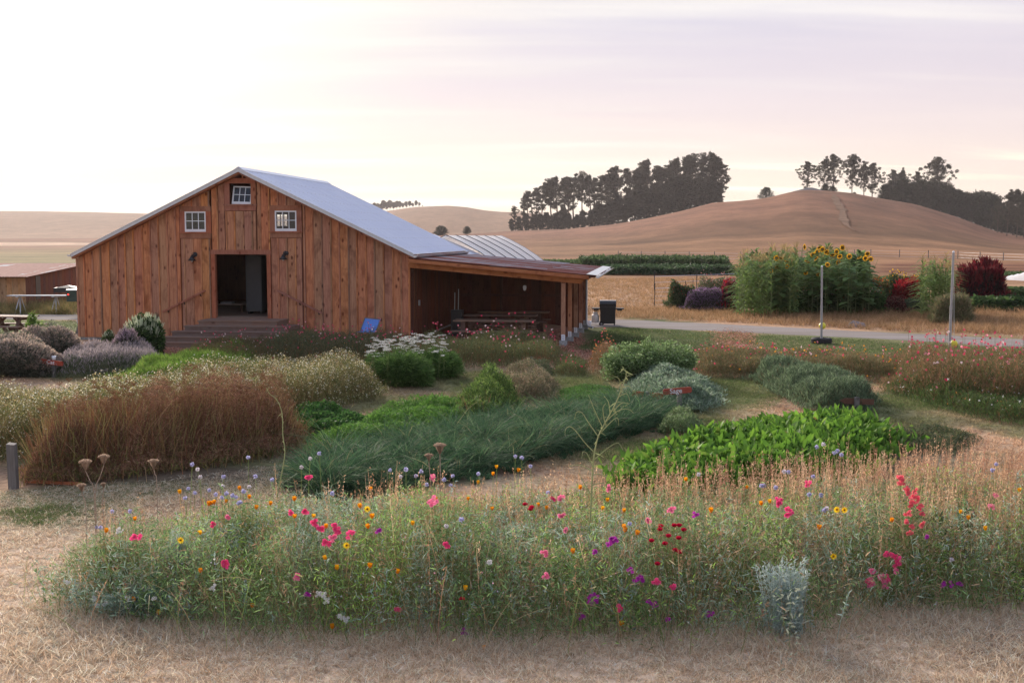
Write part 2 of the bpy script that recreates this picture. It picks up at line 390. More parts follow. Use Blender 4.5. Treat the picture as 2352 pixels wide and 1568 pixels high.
# ================================================================== THE GROUND
def ell(px, py, rx, ry, col, soft=.35, amt=1.0): return (px, py, rx, ry, col, soft, amt)
STRAW = np.array((.66,.49,.35)); GREEN = np.array((.13,.15,.06)); CHIP = np.array((.46,.25,.18)); SOIL = np.array((.16,.11,.085))
GREY = np.array((.24,.21,.14)); TAN = np.array((.46,.28,.165)); DUN = np.array((.30,.19,.10))
patches = [  # px, py, half width px, half height px, colour, softness, amount
    (90,1182,120,26,GREEN,.5,.8),(0,900,160,14,GREEN,.6,.5),(1090,880,70,40,GREEN,.5,.75),(1160,1000,200,30,GREY,.5,.5),
    (1330,885,110,38,GREEN,.4,.85),(1330,925,120,22,GREEN,.5,.6),(1480,1040,170,50,GREEN*.9,.5,.75),(1560,1090,200,40,GREY,.6,.6),
    (1690,905,130,45,GREEN,.4,.9),(1640,985,120,30,GREEN,.6,.6),(2060,930,130,28,GREEN,.5,.8),(2010,1010,160,55,GREEN*.7,.5,.75),
    (2130,905,120,16,GREEN,.5,.6),(2250,960,150,20,GREEN,.5,.5),(760,905,90,14,GREEN,.6,.3),(930,905,60,12,GREEN,.6,.4),
    (200,865,150,12,GREEN,.5,.6),(430,878,110,12,GREEN,.6,.5),
    (1480,765,140,32,GREEN*.75,.3,1.0),(1800,785,520,24,GREEN*.95,.35,.85),(2250,800,240,14,GREEN*.9,.5,.7),(1350,800,60,14,GREEN,.5,.4),
    (60,752,170,22,GREEN*1.25,.4,.95),(60,718,150,7,GREEN,.5,.8),(1440,720,60,4,GREEN,.5,.5),(1650,728,300,4,GREEN*.9,.5,.7),(2000,775,400,5,GREEN,.5,.6),
    (2100,1060,160,30,GREY*.8,.6,.7),(2290,1490,90,40,SOIL*1.5,.6,.8),(60,1075,80,14,SOIL,.5,.6),(380,1085,330,16,SOIL,.4,.8),(1100,1085,240,12,SOIL*.8,.4,.6),
]
chips = [(300,808,170,26,1.0),(120,800,60,14,.6),(400,815,80,16,1.0),(1685,780,52,30,1.0),(1650,812,40,14,.8),(1310,820,70,20,.7),(1300,780,40,30,.9),(1180,790,200,22,.8),(1370,800,30,18,.6)]
def ellmask(x, y, px, py, rx, ry, soft, seed):
    c = at(px, py); dx = abs(at(px+rx, py)[0]-c[0]); y0 = at(px, py+ry)[1]; y1 = at(px, py-ry)[1]
    cy = (y0+y1)/2; dy = (y1-y0)/2
    d = np.sqrt(((x-c[0]-(y-cy)*c[0]/cy)/dx)**2+((y-cy)/dy)**2)+(fbm(x, y, .9, seed, 3)-.5)*1.1
    return 1-ss(1-soft, 1+soft, d)
def ground_colour(x, y):
    n1 = fbm(x, y, .35, 21)[..., None]; n2 = fbm(x, y, 2.2, 25)[..., None]
    c = STRAW*(.72+.5*n1)*(.85+.3*n2)*np.ones(x.shape+(3,))
    c = c*(1-ss(12.5, 14.5, y)[..., None]*(1-np.array((.70,.62,.56)))); far = ss(34, 46, y)[..., None]; c = c*(1-far)+far*TAN*(.8+.4*n1)
    # garden soil showing through between straw
    s_ = (ss(.55, .75, fbm(x, y, .8, 31))*.55*(y < 36))[..., None]; c = c*(1-s_)+s_*GREY*1.1
    w_ = (ss(.46, .62, fbm(x, y, .55, 35, 4))*.75*ss(13.5, 15, y)*(1-ss(33, 36, y)))[..., None]; c = c*(1-w_)+w_*GREEN*(.8+.5*n2)
    w_ = (ss(.58, .7, fbm(x, y, 1.1, 38, 3))*.5*ss(12.5, 14, y)*(1-ss(33, 36, y)))[..., None]; c = c*(1-w_)+w_*SOIL
    for k, (px, py, rx, ry, col, soft, amt) in enumerate(patches):
        m = (ellmask(x, y, px, py, rx, ry, soft, 40+k)*amt)[..., None]; c = c*(1-m)+m*col*(.75+.5*n2)
    for k, (px, py, rx, ry, amt) in enumerate(chips):
        m = (ellmask(x, y, px, py, rx, ry, .3, 90+k)*amt)[..., None]; c = c*(1-m)+m*CHIP*(.7+.6*n2)
    # fields and hills
    f = ss(70, 110, y)[..., None]; st = vn(x*.012+3, y*.05, 1, 61)[..., None]; st2 = vn(x*.02, y*.13, 1, 63)[..., None]
    fc = np.array((.25,.13,.066))*(.70+.6*st)*(.85+.3*st2); fc = fc*(1-.3*(vn(x*.01, y*.022, 1, 66)[..., None] > .72))
    c = c*(1-f)+f*fc
    h = ss(230, 420, y)[..., None]; hc = np.array((.205,.095,.055))*(.78+.44*fbm(x*1.2, y*.5, .02, 71, 4)[..., None]); c = c*(1-h)+h*hc*(.72+.56*(fbm(x*1.3, y*.5, .05, 72, 4)[..., None]))
    d = ss(700, 1000, y)[..., None]; c = c*(1-d)+d*np.array((.235,.13,.075))*(.8+.4*fbm(x, y, .004, 75)[..., None])
    # olive rough pasture left of the barn, pale track beyond
    pxl = 1176+2711*x/np.maximum(y, 1)
    m = (ss(95, 130, y)*(1-ss(190, 330, y))*(1-ss(900, 1150, pxl)))[..., None]; c = c*(1-m)+m*np.array((.20,.15,.06))*(.75+.5*st2)
    m = (ss(330, 360, y)*(1-ss(400, 440, y))*(1-ss(500, 800, pxl)))[..., None]; c = c*(1-m)+m*np.array((.50,.33,.22))
    m = (ss(105, 112, y)*(1-ss(150, 165, y))*ss(1980, 2060, pxl)*ss(.3, .5, vn(x*.05, y*.2, 1, 78)))[..., None]; c = c*(1-m)+m*np.array((.17,.07,.04))
    return c.clip(.01, .8)
def build_ground():
    ys = [-300, -150, -60, -25, -8, 0, 4, 6.5]; y = 7.6
    while y < 44: ys.append(y); y += .22 if y < 20 else .32
    while y < 9000: ys.append(y); y *= 1.021
    ys = np.array(ys); nx = 401; t = np.linspace(-1, 1, nx); t = np.sign(t)*(np.abs(t)**1.5)
    Wd = np.maximum(60, 1.7*np.abs(ys)); Y = np.repeat(ys[:, None], nx, 1); X = Wd[:, None]*t[None]
    Z = ground(X, Y); C = ground_colour(X, Y); V = np.stack([X, Y, Z], -1)
    ny = len(ys); i = np.arange((ny-1)*(nx-1)); r = i//(nx-1); c = i % (nx-1); a = r*nx+c
    vg = VG(); vg.addq(V, np.stack([a, a+1, a+nx+1, a+nx], 1), C)
    me = vg.mesh('ground'); me.polygons.foreach_set('use_smooth', np.ones(len(me.polygons), bool))
    m, t_ = material('ground'); at_ = t_.new('ShaderNodeAttribute', attribute_name='Col'); tc = t_.new('ShaderNodeTexCoord')
    n = t_.noise(tc.outputs['Object'], 9.0, 6, .7); n2 = t_.noise(t_.mapping(tc.outputs['Object'], scale=(1, .45, 1)), .22, 5, .65)
    n3 = t_.noise(t_.mapping(tc.outputs['Object'], scale=(1, .45, 1)), .06, 9, .78)
    k = t_.math('MULTIPLY', t_.ramp(n, .25, .75, .6, 1.4), t_.ramp(n3, .3, .7, .78, 1.22)); k = t_.math('MULTIPLY', k, t_.ramp(n2, .3, .7, .88, 1.12))
    s_ = t_.new('ShaderNodeVectorMath', operation='SCALE'); t_.put(s_.inputs[0], at_.outputs['Color']); t_.put(s_.inputs['Scale'], k)
    principled(t_, s_.outputs[0], .95, .05, 0, t_.math('ADD', n, t_.math('MULTIPLY', n3, 3.)), .05)
    tag(link('ground', me, m), 'straw-coloured dry ground rising to brown hills', kind='structure')
build_ground()

# gravel road: one curved sheet passing behind the barn
def ribbon(name, centre, mat, kind='structure', lift=.03, label=None):
    """centre: list of (top px, bottom px) pixel pairs -> ribbon on the ground"""
    n = 14; vs = []; fs = []
    P = [(at(*a), at(*b)) for a, b in centre]; rows = []
    for i in range(len(P)-1):
        for k in range(10):
            u = k/10; rows.append((P[i][0]*(1-u)+P[i+1][0]*u, P[i][1]*(1-u)+P[i+1][1]*u))
    rows.append(P[-1])
    for a, b in rows:
        wob = (vn(a[0], a[1], .8, 3)-.5)*.5; wob2 = (vn(b[0], b[1], .8, 9)-.5)*.5
        for j in range(n):
            u = j/(n-1); p = a*(1-u)+b*u
            p = p+np.array([0, (wob*(1-u)+wob2*u), 0]); vs.append((p[0], p[1], float(ground(p[0], p[1]))+lift*(1 if 0 < j < n-1 else -.5)))
    for i in range(len(rows)-1):
        for j in range(n-1): a = i*n+j; fs.append((a, a+1, a+n+1, a+n))
    return tag(MB().add(vs, fs, True).build(name, mat), label, kind=kind)
m, t = material('gravel'); tc = t.new('ShaderNodeTexCoord'); n = t.noise(tc.outputs['Object'], 14, 6, .75); n2 = t.noise(t.mapping(tc.outputs['Object'], scale=(.3, 2, 1)), .8, 4, .6)
principled(t, t.mix(t.ramp(n2, .35, .7), t.mix(n, (.24,.205,.19), (.33,.29,.265)), t.mix(n, (.19,.155,.13), (.28,.235,.205))), .95, .1, 0, n, .02)
ribbon('gravel_road', [((-500,721),(-500,731)), ((0,722),(0,732)), ((175,723),(175,734)), ((700,727),(700,739)), ((1150,730),(1150,744)), ((1411,734),(1411,750)),
    ((1650,744),(1650,760)), ((1890,757),(1890,773)), ((2120,768),(2120,784)), ((2352,780),(2352,798)), ((2600,793),(2600,812)), ((3000,812),(3000,834))], m, label='grey gravel road behind the barn and lawn')

# haze: one pale box of thin evening air
m, t = material('evening_haze'); pv = t.new('ShaderNodeVolumePrincipled'); pv.inputs['Color'].default_value = (.93, .86, .84, 1); pv.inputs['Density'].default_value = 0.00012; pv.inputs['Anisotropy'].default_value = .3
t.l.new(pv.outputs[0], t.out.inputs['Volume'])
HAZE = MB().box((-12000, -350, -3), (12000, 9500, 90)).build('haze', m); tag(HAZE, kind='stuff')

# ================================================================== TREES
def blob_leaves(vg, c, r, n, L, col, flat=1.0, jit=.25):
    p = rng.normal(size=(n, 3)); p /= np.linalg.norm(p, axis=1, keepdims=True); rad = rng.random(n)**.45
    q = p*rad[:, None]*np.array([r, r, r*flat]); d = p+rng.normal(size=(n, 3))*.7
    vg.strips(np.asarray(c)+q, d, L*(.6+.8*rng.random(n)), L*.55, col, .15, (.5, 1, .2), jit=jit)
def limb(mb, p, q, r0, r1, seg=4, sag=.08, n=6):
    p = np.array(p, float); q = np.array(q, float); L = np.linalg.norm(q-p); pts = []; off = rng.normal(size=3)*sag*L
    for k in range(seg+1): u = k/seg; pts.append(p*(1-u)+q*u+off*math.sin(math.pi*u))
    mb.tube(pts, [r0*(1-k/seg)+r1*k/seg for k in range(seg+1)], n, False); return pts
M['bark'] = m_plain('grey_bark', (.11,.085,.07), .9, .1, 0, .3, 2); M['bark_pale'] = m_plain('pale_bark', (.42,.33,.27), .8, .1, 0, .3, 2)
def euc(seed, H=20., spread=5., open_=.5, base=.3, nc=34, leaf=.55, col=(.045,.042,.032)):
    global rng; old = rng; rng = np.random.default_rng(seed)
    tr = MB(); cr = VG(); lean = rng.normal(size=2)*H*.03
    top = np.array([lean[0], lean[1], H*.9]); main = limb(tr, (0,0,-1), top, H*.018, H*.004, 7, .02)
    for k in range(nc):
        u = base+(1-base)*((k+.5)/nc)**.8; i = u*7; a = np.array(main[min(int(i), 6)]); b = np.array(main[min(int(i)+1, 7)]); p = a+(b-a)*(i-int(i))
        th = k*2.4+rng.random()*1.2; prof = math.sin(math.pi*min(1, (u-base)/(1-base)*.72+.22))
        rr = spread*prof*(.25+.8*rng.random())*(1-.55*max(0, u-.6)/.4); q = p+np.array([math.cos(th)*rr, math.sin(th)*rr, rr*.5+H*.09*rng.random()])
        q[2] = min(q[2], H*(1.0-.05*rng.random()-.12*(rr/spread)**2))
        limb(tr, p, q, H*.006, H*.002, 3, .06, 4)
        r = H*.055*(.7+.7*rng.random())*(1-.3*open_)
        blob_leaves(cr, q, r, int((60+60*rng.random())*(1.4-.7*open_)), leaf, col, .42)
        for f_ in (.45, .75):
            if rng.random() < .75: blob_leaves(cr, p+(q-p)*f_+rng.normal(size=3)*r*.7, r*.62, int(40*(1.4-.6*open_)), leaf, col, .7)
        if rng.random() < .6: blob_leaves(cr, q+rng.normal(size=3)*r*[1.1,1.1,.5]-[0,0,r*.5], r*.6, int(50*(1.3-.7*open_)), leaf, col, .42)
    rng = old; return tr.mesh('trunk'), cr.mesh('crown')
def dense(seed, H=12., spread=5., n=5200, col=(.03,.036,.022), leaf=.6, spiky=.5, base=.04):
    """cypress-like: dark layered crown reaching near the ground"""
    global rng; old = rng; rng = np.random.default_rng(seed)
    tr = MB(); cr = VG(); limb(tr, (0,0,-1), (0,0,H*.85), H*.03, H*.008, 4, .02)
    nb = 60
    for k in range(nb):
        u = base+(1-base)*(k+.5)/nb; th = k*2.4+rng.random(); rr = spread*(1-u)**.55*(.7+.5*rng.random()) if u > .25 else spread*(.6+u*1.2)*(.7+.4*rng.random())
        p = np.array([0, 0, H*u*.85]); q = p+np.array([math.cos(th)*rr, math.sin(th)*rr, rr*.18+H*.03])
        if k % 3 == 0: limb(tr, p, q, H*.007, H*.002, 2, .04, 4)
        m_ = int(n/nb); s_ = rng.random(m_)**.6; c = p+(q-p)*s_[:, None]+rng.normal(size=(m_, 3))*[H*.045, H*.045, H*.028]
        d = (q-p)/np.linalg.norm(q-p)+rng.normal(size=(m_, 3))*.5+[0, 0, .3]
        cr.strips(c, d, leaf*(.6+.9*rng.random(m_)), leaf*.45, col, .1, (.5, 1, .1), jit=.3)
    rng = old; return tr.mesh('trunk'), cr.mesh('crown')
EUC = [euc(101, 20, 3.4, .9, .50, 19, .5), euc(102, 20, 4.0, .9, .42, 22, .5), euc(103, 20, 2.8, .9, .55, 16, .5), euc(104, 20, 4.6, .8, .38, 25, .5), euc(105, 20, 3.6, 1., .40, 18, .5)]
FARE = [euc(141, 20, 4.5, .3, .35, 30, 1.3, (.04,.035,.03)), euc(142, 20, 4.0, .3, .30, 26, 1.3, (.04,.035,.03))]
THK = [euc(111, 20, 4.6, .1, .04, 46, .75), euc(112, 20, 5.4, .1, .02, 50, .75)]
DEN = [dense(201), dense(202, 12, 6), dense(203, 12, 4.2)]
OPENE = [euc(121, 20, 8.0, 1.15, .20, 62, .5, (.06,.055,.04)), euc(122, 20, 7.0, 1.2, .24, 52, .5, (.06,.055,.04)), euc(123, 20, 9.0, 1.15, .24, 70, .5, (.055,.05,.036))]
def plant_tree(name, mesh, px, ybase, ytop, Y, H0, label, cat='tree', group=None, bark='bark', sx=None, mat='leaf'):
    p = atY(px, ybase, Y); z = float(ground(p[0], Y)); top = atY(px, ytop, Y)[2]; s = (top-z)/H0
    t = empty(name, (p[0], Y, z-.1), rng.random()*6.28); tag(t, label, cat, group)
    for me, nm in zip(mesh, ('trunk', 'crown')):
        o = link(nm, me, M[bark] if nm == 'trunk' else M[mat], t); o.scale = ((sx or 1)*s, (sx or 1)*s, s)
    return t
# the grove left of the hill top
gt = [(80,600,880),(150,500,876),(220,430,872),(300,400,870),(370,350,867),(450,320,862),(510,300,856),(560,290,853),(620,285,849),(690,260,846),(760,245,842),(850,285,832),(900,292,826),
      (960,270,816),(1020,220,808),(1080,205,803),(1140,195,796),(1220,190,785),(1300,215,770),(1350,185,757),(1400,150,746),(1450,122,736),(1510,165,724),(1570,185,712),(1640,170,698),(1700,135,686),(1750,105,676),
      (1810,75,663),(1870,60,650),(1930,50,634),(1990,50,620),(2050,48,604),(2100,70,594),(2150,100,590),(2180,190,588),(2200,330,584)]
for k, (zx, zt, zb) in enumerate(gt):
    x = 1166+zx*.224; Y = 622+rng.random()*25
    plant_tree('eucalyptus_tree', EUC[k % 5], x, 338.7+zb*.224, 338.7+zt*.224-1, Y, 20, 'tall slender eucalyptus with clumped crown in the grove on the hill shoulder', group='eucalyptus trees in the grove', sx=.85+.3*rng.random())
for k in range(30):
    zx = 45+k*73; x = 1166+zx*.224; yb = 338.7+np.interp(zx, [60,600,1100,1400,1800,2100,2200], [880,850,800,745,665,590,585])*.224
    yt = 338.7+np.interp(zx, [40,100,600,800,950,1200,1500,1800,2100,2200], [720,690,655,650,560,500,400,300,300,450])*.224+rng.normal()*6
    plant_tree('understorey_tree', THK[k % 2], x, yb, yt, 606+rng.random()*10, 20, 'dark bushy tree filling the lower storey of the grove', group='understorey trees in the grove', sx=1.25)
# far row of trees on the distant ridge
for k in range(17):
    x = 852+k*7.4; yt = np.interp(x, [850,880,930,955,975], [467,463,465,460,474])+rng.normal()*2
    plant_tree('distant_eucalyptus', FARE[k % 2], x, 490, yt, 1560+rng.random()*40, 20, 'hazy tree in the row on the far ridge behind the barn roof', group='trees on the far ridge', sx=1.1)
# two round trees at the foot of the far hill
plant_tree('round_tree', DEN[1], 1013, 541, 516, 560, 12, 'larger of two round green trees at the foot of the far hill', sx=1.6, mat='leaf')
plant_tree('round_tree', DEN[0], 1073, 540, 518, 560, 12, 'smaller of two round green trees, nearer the grove', sx=1.4)
# hill top
plant_tree('cypress_tree', dense(204, 12, 8.5, 4500, (.03,.035,.022), .6), 1760, 461, 427, 612, 12, 'lone low spreading dark conifer on the hill skyline')
for k, (x, yb, yt, me, sx) in enumerate([(1853,447,369,0,.95),(1893,450,360,1,.9),(1912,452,352,0,.8),(1957,455,352,2,.72),(1985,456,372,1,.8),(2004,460,372,0,.85)]):
    plant_tree('eucalyptus_tree', OPENE[me], x, yb, yt, 618+k*3, 20, 'open crowned eucalyptus on the hill top with sky showing through', group='eucalyptus trees on the hill top', sx=sx)
for x, yb, yt in ((1850,446,428),(1895,450,420),(1912,450,426),(1962,454,440)):
    plant_tree('cypress_tree', DEN[int(x) % 3], x, yb, yt, 612, 12, 'low dark conifer under the hill top eucalypts', group='low conifers under the hill top eucalypts', sx=1.3)
for k, (x, yb, yt, me, sx) in enumerate([(2050,470,388,0,.8),(2072,472,386,1,.8),(2105,478,392,0,.7),(2150,486,358,2,.72)]):
    plant_tree('eucalyptus_tree', OPENE[me], x, yb, yt, 640, 20, 'eucalyptus rising above the dark conifers right of the hill top', group='eucalyptus trees above the dark conifers', sx=sx)
dk = [(2032,464,420),(2050,468,412),(2072,472,404),(2095,476,414),(2115,480,408),(2132,484,412),(2150,488,412),(2165,494,418),(2180,498,420),(2196,505,430),(2212,510,436),(2230,518,438),(2246,524,434),(2262,530,434),(2276,535,440),(2292,538,462)]
for k, (x, yb, yt) in enumerate(dk):
    plant_tree('cypress_tree', DEN[k % 3], x, yb, yt, 590+rng.random()*20, 12, 'dense dark conifer in the line right of the hill', group='dark conifers lining the hill', sx=.95+.25*rng.random())
for k, (x, yb, yt, me, sx, Y) in enumerate([(2312,548,436,1,.75,470),(2335,548,432,2,.62,480),(2352,552,440,0,.7,470),(2290,545,450,1,.6,500),(2385,552,430,2,.7,480)]):
    plant_tree('eucalyptus_tree', OPENE[me], x, yb, yt, Y, 20, 'pale trunked eucalyptus at the right foot of the hill', group='pale trunked eucalypts at the foot of the hill', sx=sx, bark='bark_pale')
for x in (2300, 2325, 2350, 2378):
    plant_tree('cypress_tree', DEN[x % 3], x, 546, 470, 540, 12, 'dark bushy tree behind the pale trunks', group='dark trees behind the pale trunks', sx=1.2)
plant_tree('oak_tree', euc(131, 8, 4.4, .5, .30, 26, .42, (.06,.06,.035)), 2009, 522, 462, 455, 8, 'single wide oak standing on the hill slope below the conifers', sx=1.0)
plant_tree('hill_bush', dense(205, 12, 9, 2500, (.04,.045,.03), .8), 2063, 485, 472, 560, 12, 'small round bush on the hill slope right of the oak', cat='bush', sx=.8)
# low hut roof on the hill crest
p = atY(1858, 446, 607); hut = empty('hilltop_shed', (p[0], 607, float(ground(p[0], 607))-.3)); tag(hut, 'low shed roof just showing over the crest of the hill', 'shed')
MB().box((-6,-2,0),(6,4,1.6)).build('wall', M['grey_wood'], hut)
MB().prism([(-7,1.4),(-1,3.0),(1,3.0),(7.5,1.4),(7.5,1.2),(-7,1.2)], -2.6, 4.6).build('roof', M['concrete'], hut)
# worn track up the hill and a far fence
tk = [(1915,448),(1925,470),(1935,485),(1937,505),(1945,520),(1962,532),(1990,537)]
def surf(px, py):
    d = ray(px, py); lo = None
    for Yk in np.arange(150, 640, 2.0):
        x = d[0]*Yk/d[1]; z = HCAM+d[2]*Yk/d[1]
        if z <= float(ground(x, Yk)): return np.array([x, Yk, float(ground(x, Yk))])
    return np.array([d[0]*600/d[1], 600, float(ground(d[0]*600/d[1], 600))])
vs = []; fs = []
tp = [surf(*q) for q in tk]; rows = []
for i in range(len(tp)-1):
    for k in range(6): rows.append(tp[i]*(1-k/6)+tp[i+1]*k/6)
for p in rows:
    for dx in np.linspace(-1, 1, 7): x = p[0]+dx*1.3*(.5+.9*vn(p[0], p[1], .1, 5))*min(1, (p[1]-tp[-1][1]+8)/60); vs.append((x, p[1], float(ground(x, p[1]))+.25))
for i in range(len(rows)-1):
    for j in range(6): a = i*7+j; fs.append((a, a+1, a+8, a+7))
tag(MB().add(vs, fs, True).build('hill_track', m_plain('worn_track', (.20,.115,.07), .95, .05, 0, .25, .3)), 'worn dark track running up the brown hill', kind='structure')
# ================================================================== THE BARN
TH = R(7.2); A0 = at(181, 779.5); A0[2] = 0.0
U = np.array([math.cos(TH), -math.sin(TH), 0]); DV = np.array([math.sin(TH), math.cos(TH), 0])
def wp(px, py, v=0.0):
    """pixel -> (u, z) on the vertical plane v metres behind the barn front"""
    d = ray(px, py); o = np.array([0, 0, HCAM]); c = A0+DV*v
    t = np.dot(c-o, DV)/np.dot(d, DV); p = o+d*t; return np.dot(p-A0, U), p[2]
def wz(u, v, z=None):
    p = A0+U*u+DV*v; return np.array([p[0], p[1], float(ground(p[0], p[1])) if z is None else z])
OH = .35; L = 9.5
BW = wp(943, 700)[0]
uL, zL = wp(163, 583, -OH); uA, zA = wp(547, 386, -OH); uR, zR = wp(950, 583, -OH)
sL = (zA-zL)/(uA-uL); sR = (zA-zR)/(uR-uA)
def rtop(u): return zA-(sL*(uA-u) if u < uA else sR*(u-uA))
RT = .17
def under(u): return rtop(u)-RT
barn = empty('barn', tuple(A0), -TH); tag(barn, 'large cedar board barn with pale metal roof and rusty roofed lean-to', 'barn')
def P(name, mb, mat, par=None): return mb.build(name, M[mat] if isinstance(mat, str) else mat, par or barn)
# openings on the front: (u0, u1, z0, z1)
def rect(a, b): (u0, z1), (u1, z0) = wp(*a), wp(*b); return [u0, u1, z0, z1]
DOOR = rect((494.6, 584), (616.3, 728.6)); WL = rect((425, 486), (474.5, 532.5)); WR = rect((632, 484), (682.5, 531)); WT = rect((527.5, 421.5), (577.5, 469))
FLOOR = DOOR[2]
T_ = .125
blk = [[DOOR[0]-T_, DOOR[1]+T_, .0, DOOR[3]+T_+.02]]+[[a-.17, b+.17, c-.22, d+.17] for a, b, c, d in (WL, WR, WT)]
def wall_piece(name, u0, u1, z0, z1, v0, v1, mat, e=.006):
    """board between u0 and u1; z1 None = up to the roof slope"""
    e = {'board': .026, 'dark_backing': 0.0}.get(name, .004)
    us = [u0+e]+([uA] if z1 is None and u0 < uA < u1 else [])+[u1-e]
    tops = [(u, under(u) if z1 is None else z1) for u in us]
    if min(z for _, z in tops)-z0 < .03: return
    return P(name, MB().prism([(us[0], z0), (us[-1], z0)]+tops[::-1], v0, v1), mat)
def wall_col(name, u0, u1, v0, v1, mat, zb=.09):
    cuts = sorted({u0, u1}|{x for b in blk for x in b[:2] if u0+.012 < x < u1-.012})
    for a, b in zip(cuts[:-1], cuts[1:]):
        if b-a < .02: continue
        m = (a+b)/2; bl = sorted([q for q in blk if q[0] < m < q[1]], key=lambda q: q[2]); z = zb
        for q in bl:
            if q[2]-z > .05: wall_piece(name, a, b, z, q[2], v0, v1, mat)
            z = q[3]
        wall_piece(name, a, b, z, None, v0, v1, mat)
nb = 39; pitch = BW/nb; jr = random.Random(3)
edges = [0]+[pitch*k+jr.uniform(-.012, .012) for k in range(1, nb)]+[BW]
for a, b in zip(edges[:-1], edges[1:]):
    dv = jr.uniform(0, .02); wall_col('board', a, b, -.012-dv, .012, 'cedar')
for q0_, q1_ in zip([0.0]+[b for r_ in sorted(blk) for b in r_[:2]], [b for r_ in sorted(blk) for b in r_[:2]]+[BW]):
    if q1_-q0_ > .02: wall_col('dark_backing', q0_, q1_, .0135, .022, 'cedar_shaded')  # added dark sheet behind the slits, draws shadow lines beside the battens
for k, e in enumerate(edges):
    wd = .026 if 0 < k < nb else .034; c = min(max(e, wd), BW-wd); off = jr.uniform(-.007, .007) if 0 < k < nb else 0
    wall_col('batten', c-wd+off, c+wd+off, -.047-jr.uniform(0, .006), -.012, 'batten_grey' if jr.random() < .22 else 'cedar')
P('foundation', MB().box((.04, .03, -.3), (BW-.04, L-.03, .10)), 'concrete')
# trim round door and windows
def trim(a, b, y0=-.055, y1=-.005, mat='cedar_trim'): P('trim_board', MB().box((a[0], y0, a[1]), (b[0], y1, b[1])), mat)
d = DOOR
trim((d[0]-T_, d[2]-.06), (d[0], d[3]), -.06, .1); trim((d[1], d[2]-.06), (d[1]+T_, d[3]), -.06, .1); trim((d[0]-T_-.02, d[3]), (d[1]+T_+.02, d[3]+T_+.02), -.066, .1)
for (a, b, c, e) in (WL, WR, WT):
    trim((a-.17, e), (b+.17, e+.17), -.062, .02); trim((a-.17, c), (a, e), -.056, .02); trim((b, c), (b+.17, e), -.056, .02)
    trim((a-.20, c-.045), (b+.20, c), -.10, .02); trim((a-.17, c-.21), (b+.17, c-.045), -.056, .015)
def window(a, b, c, e, tilt=0.0):
    w_ = b-a; h_ = e-c; fw = .045
    f = MB(); f.box((-w_/2, -.02, 0), (w_/2, .02, fw*1.9)); f.box((-w_/2, -.02, h_-fw), (w_/2, .02, h_)); f.box((-w_/2, -.02, fw*1.9), (-w_/2+fw, .02, h_-fw)); f.box((w_/2-fw, -.02, fw*1.9), (w_/2, .02, h_-fw))
    o = f.build('window', M['white'], barn, loc=((a+b)/2, -.03, c), rot=(tilt, 0, 0))
    mw = .022; x0, x1, z0, z1 = -w_/2+fw, w_/2-fw, fw*1.9, h_-fw; gx = (x1-x0)/3; gz = (z1-z0)/2
    mm = MB(); mm.box((x0, -.012, z0+gz-mw/2), (x1, .012, z0+gz+mw/2)); 
    mm.build('muntin', M['white'], o)
    for k in (1, 2): MB().box((x0+gx*k-mw/2, -.015, z0), (x0+gx*k+mw/2, .015, z1)).build('muntin', M['white'], o)
    for i in range(3):
        for j in range(2): MB().box((x0+gx*i+.004, -.003, z0+gz*j+.004), (x0+gx*(i+1)-.004, .003, z0+gz*(j+1)-.004)).build('pane', M['glass'], o)
    return o
window(*WL); window(*WR)
o = window(WT[0]+.03, WT[1]-.01, WT[2], WT[3]-.03, R(-15)); o['label'] = 'top window tilted open'; o.rotation_euler = (R(-13), R(2), 0); o.scale = (.95, 1, .93); o.location.y = .04
# far side, left side, right side and back walls
P('left_wall', MB().box((0, .012, .1), (.04, L, under(0)-.02)), 'cedar_shaded')
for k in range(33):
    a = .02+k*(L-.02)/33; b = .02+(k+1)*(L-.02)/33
    P('side_board', MB().box((BW-.02, a+.004, .09), (BW, b-.004, under(BW))), 'cedar_shaded')
    if k: P('side_batten', MB().box((BW+.001, a-.03, .09), (BW+.022, a+.03, under(BW))), 'cedar_shaded')
# back wall with two window openings, one seen lit through the front window
rw = []
for (a, b) in (((636, 492), (661, 520)),):
    q = rect(a, b); (u0, z1), (u1, z0) = wp(a[0], a[1], L), wp(b[0], b[1], L); rw.append((u0, u1, z0, z1))
u0, u1, z0, z1 = rw[0]
bk = MB()
for (a, b, c, e) in ((0, u0, .1, None), (u1, BW, .1, None), (u0, u1, .1, z0), (u0, u1, z1, None)):
    us = [a]+([uA] if e is None and a < uA < b else [])+[b]
    bk.prism([(a, c), (b, c)]+[(u, under(u)-.02 if e is None else e) for u in us][::-1], L-.04, L)
P('back_wall', bk, 'cedar_shaded')
f = MB(); 
for k in range(4): x = u0+(u1-u0)*k/3; f.box((x-.02, L-.03, z0), (x+.02, L+.0, z1))
for k in range(3): z = z0+(z1-z0)*k/2; f.box((u0, L-.028, z-.02), (u1, L-.002, z+.02))
P('back_window_frame', f, 'white')
P('floor', MB().box((.05, .02, FLOOR-.12), (BW-.05, L-.05, FLOOR)), 'step')
